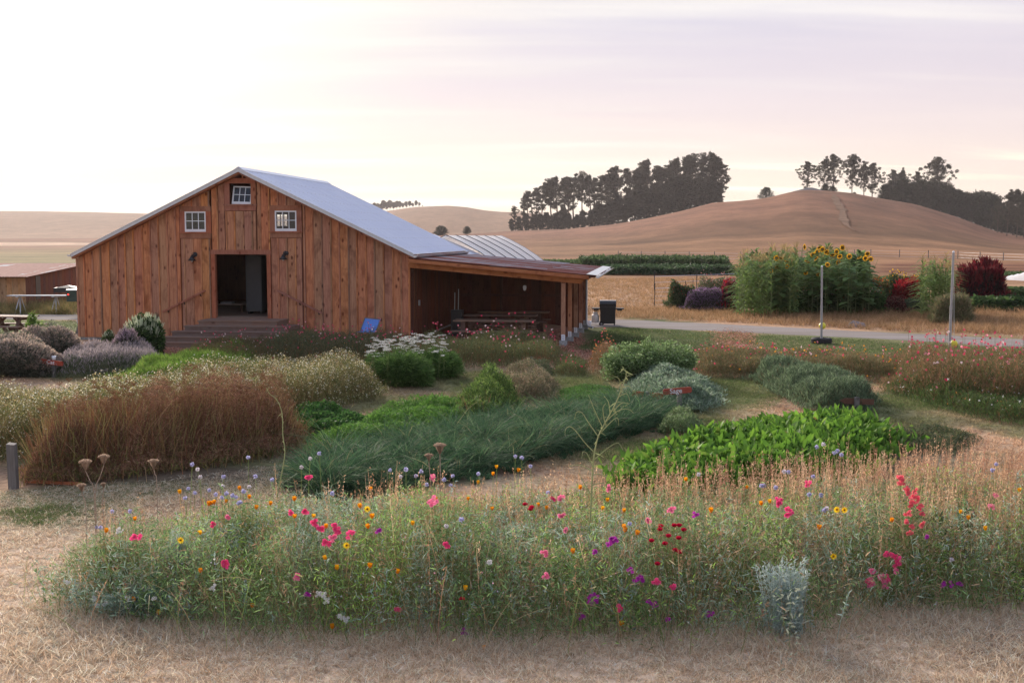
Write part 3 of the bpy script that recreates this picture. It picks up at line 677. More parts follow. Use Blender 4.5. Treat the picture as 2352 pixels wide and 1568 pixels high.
# roof
roof = P('roof', MB().prism([(uL+.02, zL-.03), (uA, zA-.035), (uR-.02, zR-.03), (uR-.02, zR-.13), (uA, zA-.145), (uL+.02, zL-.13)], -OH+.03, L+OH-.03), 'cedar_shaded')
npn = 11; vw = (L+2*OH)/npn
for side in (0, 1):
    ue, ze = (uL, zL) if side == 0 else (uR, zR); n = Vector((-(ze-zA), 0, (ue-uA))).normalized()
    if n.z < 0: n = -n
    for k in range(npn):
        a = -OH+vw*k; b = a+vw-.004; mb = MB(); e0 = Vector((uA, 0, zA)); e1 = Vector((ue, 0, ze))
        def slab(ya, yb, t0, t1): 
            mb.hexa([e0+n*t0+Vector((0,ya,0)), e1+n*t0+Vector((0,ya,0)), e1+n*t0+Vector((0,yb,0)), e0+n*t0+Vector((0,yb,0))], [e0+n*t1+Vector((0,ya,0)), e1+n*t1+Vector((0,ya,0)), e1+n*t1+Vector((0,yb,0)), e0+n*t1+Vector((0,yb,0))])
        slab(a, b, -.02, 0.0)
        for j in range(4): y = a+vw*(j+.15)/4; slab(y, y+.035, .001, .016)
        P('roof_panel', mb, 'roof', roof)
sc = MB(); n = Vector((zA-zR, 0, uR-uA)).normalized()
for k in range(npn*2):
    for j in range(9):
        q = Vector((uA, 0, zA)).lerp(Vector((uR, 0, zR)), (j+.4)/9)+Vector((0, -OH+vw*(k+.3)/2, 0))+n*.002
        sc.beam(q, q+n*.02, .03, .03)
o = P('roof_screws', sc, 'steel', roof); o['kind'] = 'stuff'
cap = MB(); cap.prism([(uA-.16, rtop(uA-.16)+.025), (uA, zA+.05), (uA+.16, rtop(uA+.16)+.025), (uA+.16, rtop(uA+.16)+.017), (uA, zA+.03), (uA-.16, rtop(uA-.16)+.017)], -OH-.005, L+OH)
P('ridge_cap', cap, 'roof', roof)
for side in (0, 1):
    ue, ze = (uL, zL) if side == 0 else (uR, zR); m_ = MB(); v0 = -OH-.03
    m_.prism([(uA, zA-.03), (ue, ze-.03), (ue, ze-.11), (uA, zA-.12)], v0, v0+.035); P('rake_trim', m_, 'conduit', roof)
    m_ = MB().prism([(uA, zA+.012), (ue, ze+.012), (ue, ze-.028), (uA, zA-.028)], v0-.012, v0+.02); P('rake_flashing', m_, 'steel', roof)
    m_ = MB().prism([(uA, zA-.122), (ue, ze-.112), (ue, ze-.17), (uA, zA-.18)], v0+.05, -.06); P('soffit_board', m_, 'cedar_trim', roof)
def gutter(u, z, v0, v1, r=.07, mat='steel', par=None):
    g_ = MB(); n_ = 8; pr = [(u+r*math.cos(t), z+r*math.sin(t)) for t in np.linspace(math.pi, 2*math.pi, n_)]+[(u+(r-.012)*math.cos(t), z+(r-.012)*math.sin(t)) for t in np.linspace(2*math.pi, math.pi, n_)]
    g_.prism(pr, v0, v1); g_.prism(pr[:n_], v0-.01, v0); return P('gutter', g_, mat, par)
gutter(uR+.05, zR-.04, -OH-.04, L+OH, .085); gutter(uL-.06, zL-.03, -OH-.04, L+OH, .06)
# ---- steps: five wide boards deep, wrapping wider to the left
zt = [.76, .61, .46, .31, .16]; Zf = [37.40, 37.12, 36.84, 36.56, 36.28]; xl = [453, 421, 391.6, 373, 369]; xr = [639, 662, 664, 665, 666]
for k in range(5):
    a = atY(xl[k], 740, Zf[k]); b = atY(xr[k], 740, Zf[k]-.25)
    u0 = np.dot(a-A0, U); u1 = np.dot(b-A0, U); v0 = np.dot(a-A0, DV); z = min(zt[k], FLOOR-.02)
    s = P('step', MB().box((u0+.03, v0+.03, max(z-.17, -.1)), (u1-.03, -.06, z-.035)), 'step'); nbd = 2 if k else 6; dep = (.34 if k else -.06-v0)/nbd
    for j in range(nbd): P('tread_board', MB().box((u0, v0+dep*j+.003, z-.035), (u1, v0+dep*(j+1)-.004, z)), 'step', s)
# ---- handrails and lamps
for (a, b, bs) in (((374, 716), (471, 667), (.12, .5, .88)), ((637, 667), (739, 719), (.1, .5, .93))):
    (ua, za), (ub, zb) = wp(*a, -.12), wp(*b, -.12)
    h = P('handrail', MB().beam((ua, -.12, za), (ub, -.12, zb), .045, .06), 'cedar_trim')
    for s_ in bs:
        q = Vector((ua, -.12, za)).lerp(Vector((ub, -.12, zb)), s_); P('bracket', MB().tube([q+Vector((0, .01, -.03)), q+Vector((0, .03, -.09)), q+Vector((0, .10, -.10))], .018, 6), 'black', h)
for px, py in ((449, 586), (658, 583)):
    u, z = wp(px, py); q = Vector((u, -.05, z))
    l_ = P('wall_lamp', MB().lathe([(0, 0), (.08, 0), (.085, -.02), (.07, -.05), (0, -.06)], 14, (u, -.0, z+.02), 'y'), 'black')
    mb = MB(); mb.tube([q, q+Vector((0, -.10, .09)), q+Vector((-.03, -.16, .06)), q+Vector((-.04, -.17, -.02))], .012, 6); mb.tube([q+Vector((0,-.03,0)), q+Vector((-.05, -.13, -.06))], .055, 10)
    P('lamp_arm', mb, 'black', l_)
    P('lamp_shade', MB().lathe([(.03, 0), (.05, -.02), (.075, -.06), (.14, -.14), (.134, -.14), (.07, -.06), (.045, -.03)], 18, (u-.05, -.19, z-.04)), 'black', l_)
    P('lamp_bulb', MB().lathe([(0, -.18), (.03, -.17), (.04, -.14), (.025, -.10), (0, -.09)], 12, (u-.05, -.19, z-.04)), 'conduit', l_)
# inside: tall grey panel, work table with a steel tray
i0 = wp(566, 715, 1.6); i1 = wp(600, 587, 1.6)
fr = empty('steel_cabinet', tuple(wz(0, 0, 0)), -TH); tag(fr, 'tall grey cabinet standing in the dark barn doorway', 'cabinet')
MB().box((i0[0], 1.6, i0[1]), (i1[0], 2.1, i1[1])).build('cabinet_body', M['fridge'], fr); 
MB().box((i0[0]+.02, 1.575, i0[1]+.03), (i1[0]-.02, 1.598, i1[1]-.03)).build('cabinet_door', M['fridge'], fr); 
for x in (i0[0]+.04, i1[0]-.10):
    MB().box((x, 1.65, FLOOR), (x+.05, 2.05, i0[1]-.002)).build('leg', M['black'], fr)
u_, z_ = wp(512, 697, 2.4)
tb = empty('work_table', tuple(wz(0, 0, 0)), -TH); tag(tb, 'dark work table with a steel sink just inside the barn door', 'table')
MB().box((u_-.9, 2.2, z_-.04), (u_+.8, 2.9, z_)).build('table_top', M['table'], tb); MB().box((u_-.05, 2.3, z_+.001), (u_+.35, 2.6, z_+.06)).build('sink', M['steel'], tb)
for x in (u_-.85, u_+.7):
    for y in (2.25, 2.82): MB().box((x, y, FLOOR), (x+.06, y+.06, z_-.042)).build('leg', M['table_dark'], tb)

# ---- lean-to on the right
la = wp(943, 592, -OH); lb = wp(1369, 632, -OH); LU0, LZ0 = BW+.01, la[1]; LU1, LZ1 = lb
ls = (LZ0-LZ1)/(LU1-LU0); LB = L+.6
def lz(u): return LZ0-ls*(u-LU0)
lroof = P('lean_to_roof', MB().prism([(LU0+.02, lz(LU0)-.06), (LU1-.05, lz(LU1)-.06), (LU1-.05, lz(LU1)-.085), (LU0+.02, lz(LU0)-.085)], -OH+.06, LB), 'cedar_shaded')
npn = 12; vw = (LB+OH)/npn; lap = wp(1240, 620, -OH)[0]
for k in range(npn):
    for (ua, ub, up_) in ((LU0, lap+.1, 0.012), (lap, LU1, 0.0)):
        mb = MB(); a = -OH+vw*k; nn = 16; vs = []; fs = []
        sk = (jr.uniform(-.05, .05))
        for j in range(nn+1):
            v = a+(vw+.03)*j/nn; h = .012*math.cos(j*math.pi*1.0)+up_
            for u in (ua, ub+sk): vs.append((u, v, lz(u)+h-.02))
        for j in range(nn): fs.append((2*j, 2*j+1, 2*j+3, 2*j+2))
        mb.add(vs, fs); mb.add([(x, y, z-.008) for x, y, z in vs], [f[::-1] for f in fs]); P('roof_sheet', mb, 'rust', lroof)
P('end_flashing', MB().prism([(LU1-.30, lz(LU1-.3)+.012), (LU1+.03, lz(LU1)+.0), (LU1+.03, lz(LU1)-.01), (LU1-.3, lz(LU1-.3)+.002)], -OH-.01, LB), 'steel', lroof)
P('fascia_board', MB().prism([(LU0, lz(LU0)-.035), (LU1-.22, lz(LU1-.22)-.035), (LU1-.22, lz(LU1-.22)-.15), (LU0, lz(LU0)-.14)], -OH-.03, -OH+.03), 'cedar_x', lroof)
P('front_beam', MB().prism([(LU0, lz(LU0)-.15), (LU1-.34, lz(LU1-.34)-.15), (LU1-.5, lz(LU1-.34)-.31), (LU0, lz(LU0)-.32)], -OH+.20, -OH+.26), 'cedar_x', lroof)
for k in range(1, 16):
    v = -OH+.3+k*(LB+OH-.4)/16; P('rafter', MB().prism([(LU0, lz(LU0)-.09), (LU1-.3, lz(LU1-.3)-.09), (LU1-.3, lz(LU1-.3)-.21), (LU0, lz(LU0)-.21)], v, v+.045), 'cedar_shaded', lroof)
g_ = gutter(LU1+.06, lz(LU1)-.03, -OH-.02, LB, .07, 'steel', lroof)
posts = []
PU = wp(1294, 700, .0)[0]
for k, v in enumerate((0.0, 2.45, 4.9, 7.3, 9.5)):
    u = PU+(.02*k); zt_ = lz(u)-.3; gp = wz(u, v); gz = gp[2]
    po = P('post', MB().box((u-.065, v-.065, gz+.34), (u+.065, v+.065, zt_+.14)), 'cedar')
    b_ = MB(); b_.box((u-.055, v-.078, gz+.17), (u+.055, v-.066, gz+.36)); b_.box((u-.055, v+.066, gz+.17), (u+.055, v+.078, gz+.36)); b_.box((u-.055, v-.066, gz+.17), (u+.055, v+.066, gz+.20))
    P('post_bracket', b_, 'white', po); 
    bh = MB()
    for q in (.22, .27, .32): bh.lathe([(0, 0), (.012, 0), (.012, .004), (0, .004)], 8, (u, v-.083, gz+q), 'y')
    P('bolt', bh, 'black', po)
    P('footing', MB().box((u-.12, v-.12, gz-.2), (u+.12, v+.12, gz+.165)), 'concrete', po)
P('side_beam', MB().box((PU-.05, -.1, lz(PU)-.36), (PU+.05, LB-.2, lz(PU)-.22)), 'cedar_shaded', lroof)
uE = wp(1346, 700, L)[0]
for k in range(21):
    a = BW+.02+(uE-BW-.02)*k/21-.02; b = BW+.02+(uE-BW-.02)*(k+1)/21+.02; vv = L+.021*(k % 2)
    P('rear_board', MB().prism([(a, -.45), (b, -.45), (b, lz(b)-.09), (a, lz(a)-.09)], vv, vv+.02), 'cedar_shaded')
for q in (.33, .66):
    x = BW+(uE-BW)*q; P('rear_stud', MB().box((x-.05, L-.1, -.2), (x+.05, L-.003, lz(x)-.22)), 'cedar_shaded')
P('rear_rail', MB().box((BW+.03, L-.07, 1.05), (uE-.1, L-.004, 1.15)), 'cedar_shaded')
dz = wz(uE, L-.1)[2]; P('downspout', MB().tube([(uE+.03, L-.15, lz(LU1)-.12), (uE+.03, L-.16, dz+.25), (uE+.12, L-.3, dz+.12), (uE+.3, L-.45, dz+.10)], .04, 8), 'conduit')
P('hanging_light', MB().lathe([(0, 0), (.05, -.01), (.06, -.08), (.04, -.16), (0, -.18)], 10, (wp(1205, 660, 1.0)[0], 1.0, wp(1205, 655, 1.0)[1])), 'conduit')
P('outlet_box', MB().box((BW+.023, 1.1, 1.15), (BW+.07, 1.22, 1.33)), 'steel')
# annexe roof behind the eave, its cedar rake facing us
ax0 = wp(1035, 566, L+.3); ax1 = wp(1118, 602, L+.3)
P('annexe_roof', MB().prism([(ax0[0]-1.2, ax0[1]+.5), (ax0[0], ax0[1]), (ax1[0], ax1[1]), (ax1[0], ax1[1]-.06), (ax0[0]-1.2, ax0[1]+.42)], L+.3, L+3), 'roof')
P('annexe_rake', MB().prism([(ax0[0], ax0[1]-.02), (ax1[0], ax1[1]-.02), (ax1[0], ax1[1]-.16), (ax0[0], ax0[1]-.16)], L+.22, L+.29), 'cedar_x')
P('annexe_wall', MB().prism([(ax0[0]-1.1, .0), (ax1[0]-.2, .0), (ax1[0]-.2, ax1[1]-.08), (ax0[0], ax0[1]-.08), (ax0[0]-1.1, ax0[1]+.36)], L+.32, L+2.9), 'cedar_shaded')

# ================================================================== SHED ON THE LEFT
shed = empty('wooden_shed', (-22.7, 55, 0)); tag(shed, 'low shed of pale boards with rusty corrugated roof behind the barn corner', 'shed')
c = at(60, 712); shed.location = (c[0], c[1], c[2])
SZ = atY(60, 634, c[1])[2]-c[2]
for k in range(36):
    x = -.3*k; MB().box((x-.295, 0, 0), (x, .03, SZ-.02)).build('board', M['pine'], shed)
    if k < 20: MB().box((x-.32, -.02, 0), (x-.27, -.001, SZ-.02)).build('batten', M['pine'], shed)
for k in range(24):
    y = .03+.3*k; MB().prism([(y, 0), (y+.295, 0), (y+.295, SZ+.055*(y+.3)-.02), (y, SZ+.055*y-.02)], 0, 0.03)
    m_ = MB(); z0 = SZ+.055*y-.03; z1 = SZ+.055*(y+.295)-.03
    m_.hexa([(-.03, y, 0), (0, y, 0), (0, y+.295, 0), (-.03, y+.295, 0)], [(-.03, y, z0), (0, y, z0), (0, y+.295, z1), (-.03, y+.295, z1)]); m_.build('side_board', M['cedar_shaded'], shed)  # shaded side of the shed: its shade is put into darker boards
MB().box((.001, 1.2, .45), (.02, 1.75, SZ-.05)).build('shutter', M['black'], shed)
MB().box((-10.7, 7.0, 0), (0, 7.2, SZ+.36)).build('back_wall', M['cedar_shaded'], shed)
sr = MB().hexa([(-11, -.4, SZ-.06), (.25, -.4, SZ-.06), (.25, 7.6, SZ+.38), (-11, 7.6, SZ+.38)], [(-11, -.4, SZ-.03), (.25, -.4, SZ-.03), (.25, 7.6, SZ+.41), (-11, 7.6, SZ+.41)]).build('roof', M['cedar_shaded'], shed)
for k in range(13):
    x0 = .3-.9*k; vs = []; fs = []; nn = 14
    for j in range(nn+1):
        x = x0-.94*j/nn
        for y, z in ((-.5, SZ-.035), (7.7, SZ+.415)): vs.append((x, y+jr.uniform(-.02, .02), z+.014*(j % 2)+.012))
    for j in range(nn): fs.append((2*j, 2*j+1, 2*j+3, 2*j+2))
    MB().add(vs, fs).build('roof_sheet', M['rust_y'], sr)

# ================================================================== GREENHOUSE behind the barn
YB = 66.0; gb = atY(1151, 541.5, YB); ge = atY(1252, 602, YB); gh = empty('greenhouse', (gb[0], gb[1], float(ground(gb[0], gb[1]))), -TH)
tag(gh, 'greenhouse under pale ribbed plastic film behind the barn', 'greenhouse')
gz = gh.location.z; hw = ge[0]-gb[0]; gzr = gb[2]-gz; gze = ge[2]-gz
prof = [(0, gzr), (hw*.25, gzr-.19*(gzr-gze)), (hw*.55, gzr-.46*(gzr-gze)), (hw*.82, gzr-.76*(gzr-gze)), (hw*.95, gzr-.93*(gzr-gze)), (hw*1.02, gze-.2), (hw*1.04, 0)]
full = [(-x, z) for x, z in prof[::-1]]+prof[1:]
bays = [0, -2.9, -6.2, -9.2, -12.0, -14.6, -17.0]
for y1, y0 in zip(bays[:-1], bays[1:]):
    mb = MB(); vs = [(x, y, z) for y in (y0+.02, y1-.02) for x, z in full]; n_ = len(full)
    mb.add(vs, [(i, i+1, i+1+n_, i+n_) for i in range(n_-1)], True); mb.build('film_panel', M['film'], gh)
for y in bays: MB().tube([(x*1.004, y, z+.012) for x, z in full], .017, 5, False).build('rib', M['black'] if y else M['steel'], gh)
mb = MB(); n_ = len(full); mb.add([(x, 0, z) for x, z in full], [tuple(range(n_))]); mb.build('end_wall', M['film'], gh)
for x_, z_ in (prof[2], prof[0]): MB().tube([(x_, 0, z_-.03), (x_, -17, z_-.03)], .02, 5).build('purlin', M['steel'], gh)

# ================================================================== FURNITURE AND THINGS
def picnic(name, loc, rz, label, Lt=1.9, mat='table'):
    t = empty(name, loc, rz); tag(t, label, 'picnic table')
    for k in range(5): MB().box((-Lt/2, -.36+.145*k, .715), (Lt/2, -.36+.145*k+.138, .755)).build('top_plank', M[mat], t)
    for s in (-1, 1):
        for j in range(2): MB().box((-Lt/2, s*.68-.14+.145*j, .415), (Lt/2, s*.68-.14+.145*j+.138, .45)).build('bench_plank', M[mat], t)
        x = s*(Lt/2-.32)
        for q in (-1, 1): MB().beam((x, q*.24, .712), (x, q*.62, 0), .045, .13, (1,0,0)).build('leg', M['table_dark'], t)
        MB().box((x-.07, -.80, .30), (x-.03, .80, .41)).build('bench_bearer', M['table_dark'], t); MB().box((x-.07, -.34, .62), (x-.03, .34, .712)).build('top_bearer', M['table_dark'], t)
        MB().beam((x, 0, .33), (x-s*.42, 0, .70), .04, .08).build('brace', M['table_dark'], t)
    return t
def gl(px, py, dz): 
    p = at(px, py, dz); return (p[0], p[1], float(ground(p[0], p[1])))
picnic('picnic_table', gl(1136, 741, .66), -TH, 'long picnic table at the front of the lean-to, its plank top catching light', 2.6)
picnic('picnic_table', gl(1150, 729.5, .66), -TH, 'grey topped picnic table in the shade behind the front one in the lean-to', 2.5)
picnic('picnic_table', gl(1180, 722.5, .66), -TH, 'rearmost picnic table, deepest in the shade of the lean-to', 2.5)
picnic('picnic_table', gl(22, 724.5, .76), R(-14), 'picnic table on the lawn at the left edge of the photo', 1.8, 'table')
# post-like smoker / stand in the lean-to
st = empty('tool_stand', tuple(wz(BW+1.0, 3.0)), -TH); tag(st, 'dark stand with white handled tools in the lean-to shade', 'tool stand')
MB().box((-.2,-.15,.0), (.2,.15,.9)).build('bin', M['black'], st); 
for x, h in ((-.1, 1.5), (.03, 1.62)): MB().tube([(x,0,.5), (x+.02,0,h)], .014, 6).build('handle', M['conduit'], st)
# blue sling chair
cc = at(850, 792); ch = empty('deck_chair', tuple(cc), R(-8)); tag(ch, 'blue canvas deck chair leaning back in front of the barn wall', 'chair')
def cq(px, py, dy): q = atY(px, py, cc[1]+dy)-cc; c_, s_ = math.cos(R(8)), math.sin(R(8)); return Vector((q[0]*c_-q[1]*s_, q[0]*s_+q[1]*c_, q[2]))
tl, tr_, br, bl = cq(838, 731, .25), cq(874, 734.5, .22), cq(862, 764, -.05), cq(827, 761, -.02)
mb = MB(); rows = 8; vs = []
for i in range(rows+1):
    s_ = i/rows; a = tl.lerp(bl, s_); b = tr_.lerp(br, s_)
    for j in range(5): q = a.lerp(b, j/4); q.y += .05*math.sin(math.pi*s_); vs.append(tuple(q))
fs = [(i*5+j, i*5+j+1, i*5+j+6, i*5+j+5) for i in range(rows) for j in range(4)]
mb.add(vs, fs, True); mb.add([(x, y+.006, z) for x, y, z in vs], [f[::-1] for f in fs], True); mb.build('canvas_back', M['blue'], ch)
seat = MB(); s0 = [bl, br, br+Vector((.0, -.42, .02)), bl+Vector((.0, -.42, .02))]; seat.hexa([v-Vector((0,0,.008)) for v in s0], s0); seat.build('canvas_seat', M['blue'], ch)
for a, b in ((tl, bl), (tr_, br)):
    MB().tube([a+Vector((0,.02,.02)), b, b+Vector((.02, -.45, .03))], .015, 6).build('frame_rail', M['grey_wood'], ch)
    for q, w_ in ((b, .1), (b+Vector((0, -.42, 0)), -.05)): MB().tube([q, (q.x, q.y+w_, 0)], .015, 6).build('leg', M['grey_wood'], ch)
MB().tube([tl+Vector((0,.02,.02)), tr_+Vector((0,.02,.02))], .015, 6).build('top_rail', M['grey_wood'], ch)
# gas grill, gas bottle, bucket
gc = at(1396, 748); gr = empty('gas_grill', tuple(gc), R(-6)); tag(gr, 'black gas grill with two side shelves beside the lean-to', 'grill')
S = gc[1]/2700
MB().box((-.31,-.25,.10), (.31,.25,.66)).build('cabinet', M['black'], gr); MB().box((-.33,-.27,.66), (.33,.27,.80)).build('firebox', M['black'], gr)
MB().prism([(-.27,.80),(.27,.80),(.27,.92),(.16,1.04),(-.16,1.04),(-.27,.92)], -.34, .34).mesh('x')
lid = MB(); lid.add([(x, y, z) for x in (-.34, .34) for y, z in ((-.27,.802),(.27,.802),(.27,.93),(.20,1.04),(-.16,1.04),(-.27,.93))], [(5,4,3,2,1,0),(6,7,8,9,10,11)]+[(i, (i+1) % 6, (i+1) % 6+6, i+6) for i in range(6)])
lo = lid.build('lid', M['black'], gr); MB().tube([(-.25,.31,.88), (.25,.31,.88)], .015, 6).build('handle', M['steel'], lo)
MB().box((-.335,-.165,1.04), (.335,.205,1.055)).build('lid_trim', M['steel'], lo)
for s in (-1, 1):
    sh = MB().box((s*.50-.17 if s > 0 else -.66, -.22, .70), (.66 if s > 0 else -.33, .22, .745)).build('side_shelf', M['black'], gr)
    MB().box((s*.48-.10, -.20, .64), (s*.48+.10, .2, .698)).build('shelf_bracket', M['black'], gr)
for k in range(3): MB().lathe([(0,0),(.03,0),(.028,-.03),(0,-.03)], 10, (-.18+.18*k, .30, .73), 'y').build('knob', M['steel'], gr)
for y in (-.24, .24):
    w_ = MB().lathe([(.045,-.03),(.09,-.035),(.10,-.02),(.10,.02),(.09,.035),(.045,.03)], 16, (-.26, y, .10), 'y', True).build('wheel', M['rubber'], gr); MB().lathe([(0,-.02),(.045,-.02),(.045,.02),(0,.02)], 12, (-.26, y, .10), 'y').build('hub', M['steel'], w_)
    MB().box((.25, y-.02, 0), (.29, y+.02, .10)).build('leg', M['black'], gr)
gt_ = empty('gas_bottle', (gc[0]-.52, gc[1]-.05, gc[2]+.13)); tag(gt_, 'pale grey gas bottle hanging on the left side of the grill', 'gas bottle')
MB().lathe([(0,0),(.13,.01),(.155,.06),(.155,.27),(.13,.34),(.06,.37),(0,.375)], 18).build('tank', M['tank'], gt_)
MB().lathe([(.085,.36),(.10,.37),(.10,.45),(.09,.45),(.085,.37)], 14).build('collar', M['tank'], gt_)
MB().tube([(0,0,.37),(0,0,.44),(.05,0,.50),(.08,0,.56),(.04,.0,.62)], .012, 6).build('hose', M['black'], gt_)
b_ = at(1352, 750); bu = MB().lathe([(0,0),(.10,0),(.12,.24),(.11,.24),(.095,.02),(0,.02)], 16).build('bucket', M['white'], None, loc=tuple(b_)); tag(bu, 'small white bucket under the downspout beside the lean-to', 'bucket')

# tether ball poles
def tether(px, ybase, ytop, ball, Yb, lab, lean=0, tyre=False):
    b = at(px, ybase); tpix = atY(px+lean, ytop, b[1]); Rw = b[1]/2700; t = empty('tetherball_pole', tuple(b)); tag(t, 'grey tetherball pole '+lab, 'pole')
    h = tpix[2]-b[2]; lx = tpix[0]-b[0]
    MB().tube([(0,0,0), (lx*.5,0,h*.5)], .040, 12).build('lower_pipe', M['pole'], t); MB().tube([(lx*.5,0,h*.5), (lx,0,h)], .033, 12).build('upper_pipe', M['pole'], t)
    MB().lathe([(0,.05),(.02,.045),(.034,.02),(.034,0)], 12, (lx,0,h)).build('pole_cap', M['white'], t)
    q = atY(ball[0], ball[1], b[1]+Yb)
    bl_ = empty('tetherball', tuple(q)); tag(bl_, 'yellow tetherball hanging '+lab, 'ball')
    rr = ball[2]*Rw; MB().lathe([(rr*math.sin(a), rr*math.cos(a)) for a in np.linspace(0.001, math.pi-.001, 14)], 20).build('ball', M['yellow'], bl_)
    MB().tube([(0,0,rr), (0,0,rr+.03)], .02, 8).build('valve', M['black'], bl_)
    top = np.array([b[0]+lx, b[1], b[2]+h]); dq = top-q
    MB().tube([(0,0,rr), tuple(dq*.5+np.array([.01,0,.0])), tuple(dq)], .006, 5).build('rope', M['conduit'], bl_)
    if tyre:
        ty = empty('tyre', tuple(b)); tag(ty, 'old black car tyre lying round the foot of the left pole', 'tyre')
        MB().lathe([(.20,.03),(.30,.0),(.345,.03),(.352,.06),(.352,.15),(.345,.18),(.30,.21),(.21,.19),(.19,.16),(.27,.15),(.27,.06),(.19,.05)], 40, closed=True).build('casing', M['rubber'], ty)
        g2 = MB()
        for k in range(60):
            a = k*math.pi/30; c_, s_ = math.cos(a), math.sin(a); g2.beam((.353*c_, .353*s_, .05), (.353*c_, .353*s_, .16), .022, .012, (c_, s_, 0))
        o = g2.build('tread', M['rubber'], ty); o['kind'] = 'stuff'
        MB().lathe([(0,.0),(.19,.0),(.19,.12),(0,.12)], 20).build('concrete_fill', M['concrete'], ty)
tether(1886.5, 789, 613, (1889, 748, 8), .09, 'rising from a tyre', 1.5, True)
tether(2180, 822, 580, (2191, 789, 8.5), .3, 'at the right above pink flowers', 10)

# left yard: long panel on sawhorses, cart, crates, leaning plank
pn = at(95, 679, .8); ln = empty('trestle_table', (pn[0], pn[1], float(ground(pn[0], pn[1])))); tag(ln, 'long pale metal panel laid across two trestles in front of the shed', 'trestle table')
MB().box((-1.42, -.35, .80), (1.9, .35, .835)).build('panel', M['fridge2'], ln)
for x in (-.95, .65):
    for s in (-1, 1):
        MB().beam((x, s*.05, .79), (x-.12, s*.33, 0), .03, .03).build('leg', M['steel'], ln); MB().beam((x, s*.05, .79), (x+.12, s*.33, 0), .03, .03).build('leg', M['steel'], ln)
    MB().box((x-.05, -.38, .76), (x+.05, .38, .799)).build('top_bar', M['steel'], ln)
cp = atY(173, 700, 50.5); ct = empty('garden_cart', (cp[0]+.1, 50.5, float(ground(cp[0], 50.5)))); tag(ct, 'dark green cart with a red tail lamp half hidden by the barn corner', 'cart')
zc = atY(173, 664, 50.5)[2]; MB().box((-.28,-.5,zc-.5), (1.2,.5,zc-.03)).build('body', M['cart'], ct); MB().box((-.3,-.52,zc-.03), (1.22,.52,zc+.01)).build('rim', M['steel'], ct)
for y in (-.5, .5): MB().lathe([(0,-.05),(.25,-.05),(.27,0),(.25,.05),(0,.05)], 16, (.4, y, .27), 'y').build('wheel', M['rubber'], ct)
zl = atY(171, 676, 49.9)[2]; MB().lathe([(0,-.02),(.025,-.015),(.03,0),(0,0)], 12, (-.2,-.503,zl), 'y').build('tail_lamp', M['taillight'], ct)
k0 = at(152, 675, .75); tag(MB().box((-.55,-.3,.0), (.6,.3,.22)).add([(-.45,-.25,.221),(.5,-.25,.221),(.5,.25,.221),(-.45,.25,.221),(0,0,.33)], [(0,1,4),(1,2,4),(2,3,4),(3,0,4)]).build('black_tarp_bundle', M['black'], None, loc=(k0[0], k0[1]+.2, float(ground(k0[0], k0[1]))+.838)), 'black bundle lying on the far end of the metal panel', 'bundle')
lp = empty('leaning_board', tuple(A0+DV*(.3)-U*.05), -TH); tag(lp, 'grey weathered plank leaning against the left corner of the barn', 'plank')
MB().beam((-.16,-.1,-.02), (.0,.02,.62), .13, .05, (0,1,0)).build('plank', M['grey_wood'], lp); MB().beam((-.16,.06,.56), (.02,.06,.60), .10, .12).build('crosspiece', M['conduit'], lp)
# rock
rk = MB(); rr = np.random.default_rng(5); q = at(1966, 750)
top = [(.30*math.cos(a)*(1+.2*rr.random()), .2*math.sin(a), .10+.06*rr.random()) for a in np.linspace(0, 5.6, 7)]
rk.add([(x*1.5, y*1.4, -.05) for x, y, z in top]+top+[(-.12, 0, .26)], [(i, (i+1) % 7, (i+1) % 7+7, i+7) for i in range(7)]+[(i+7, (i+1) % 7+7, 14) for i in range(7)])
tag(rk.build('grey_rock', M['rock'], None, loc=tuple(q)), 'angular grey rock in dry grass beyond the gravel road', 'rock')
# old post lower left
q = at(32, 1122); wpst = MB(); hh = atY(28, 1017, q[1])[2]
wpst.hexa([(-.055,-.05,-.1),(.055,-.05,-.1),(.055,.05,-.1),(-.055,.05,-.1)], [(-.065,-.05,hh),(.045,-.05,hh-.01),(.045,.05,hh),(-.065,.05,hh+.012)])
tag(wpst.build('wooden_post', M['grey_wood'], None, loc=tuple(q)), 'weathered grey stub post at the left edge beside the brown dill', 'post')
q = at(95, 1113); tag(MB().beam((-.35,.08,.03), (.45,-.05,.02), .05, .04).build('edging_stick', M['cedar_x'], None, loc=(q[0]+.1, q[1], 0)), 'thin wooden stick lying by the foot of the stub post', 'stick')

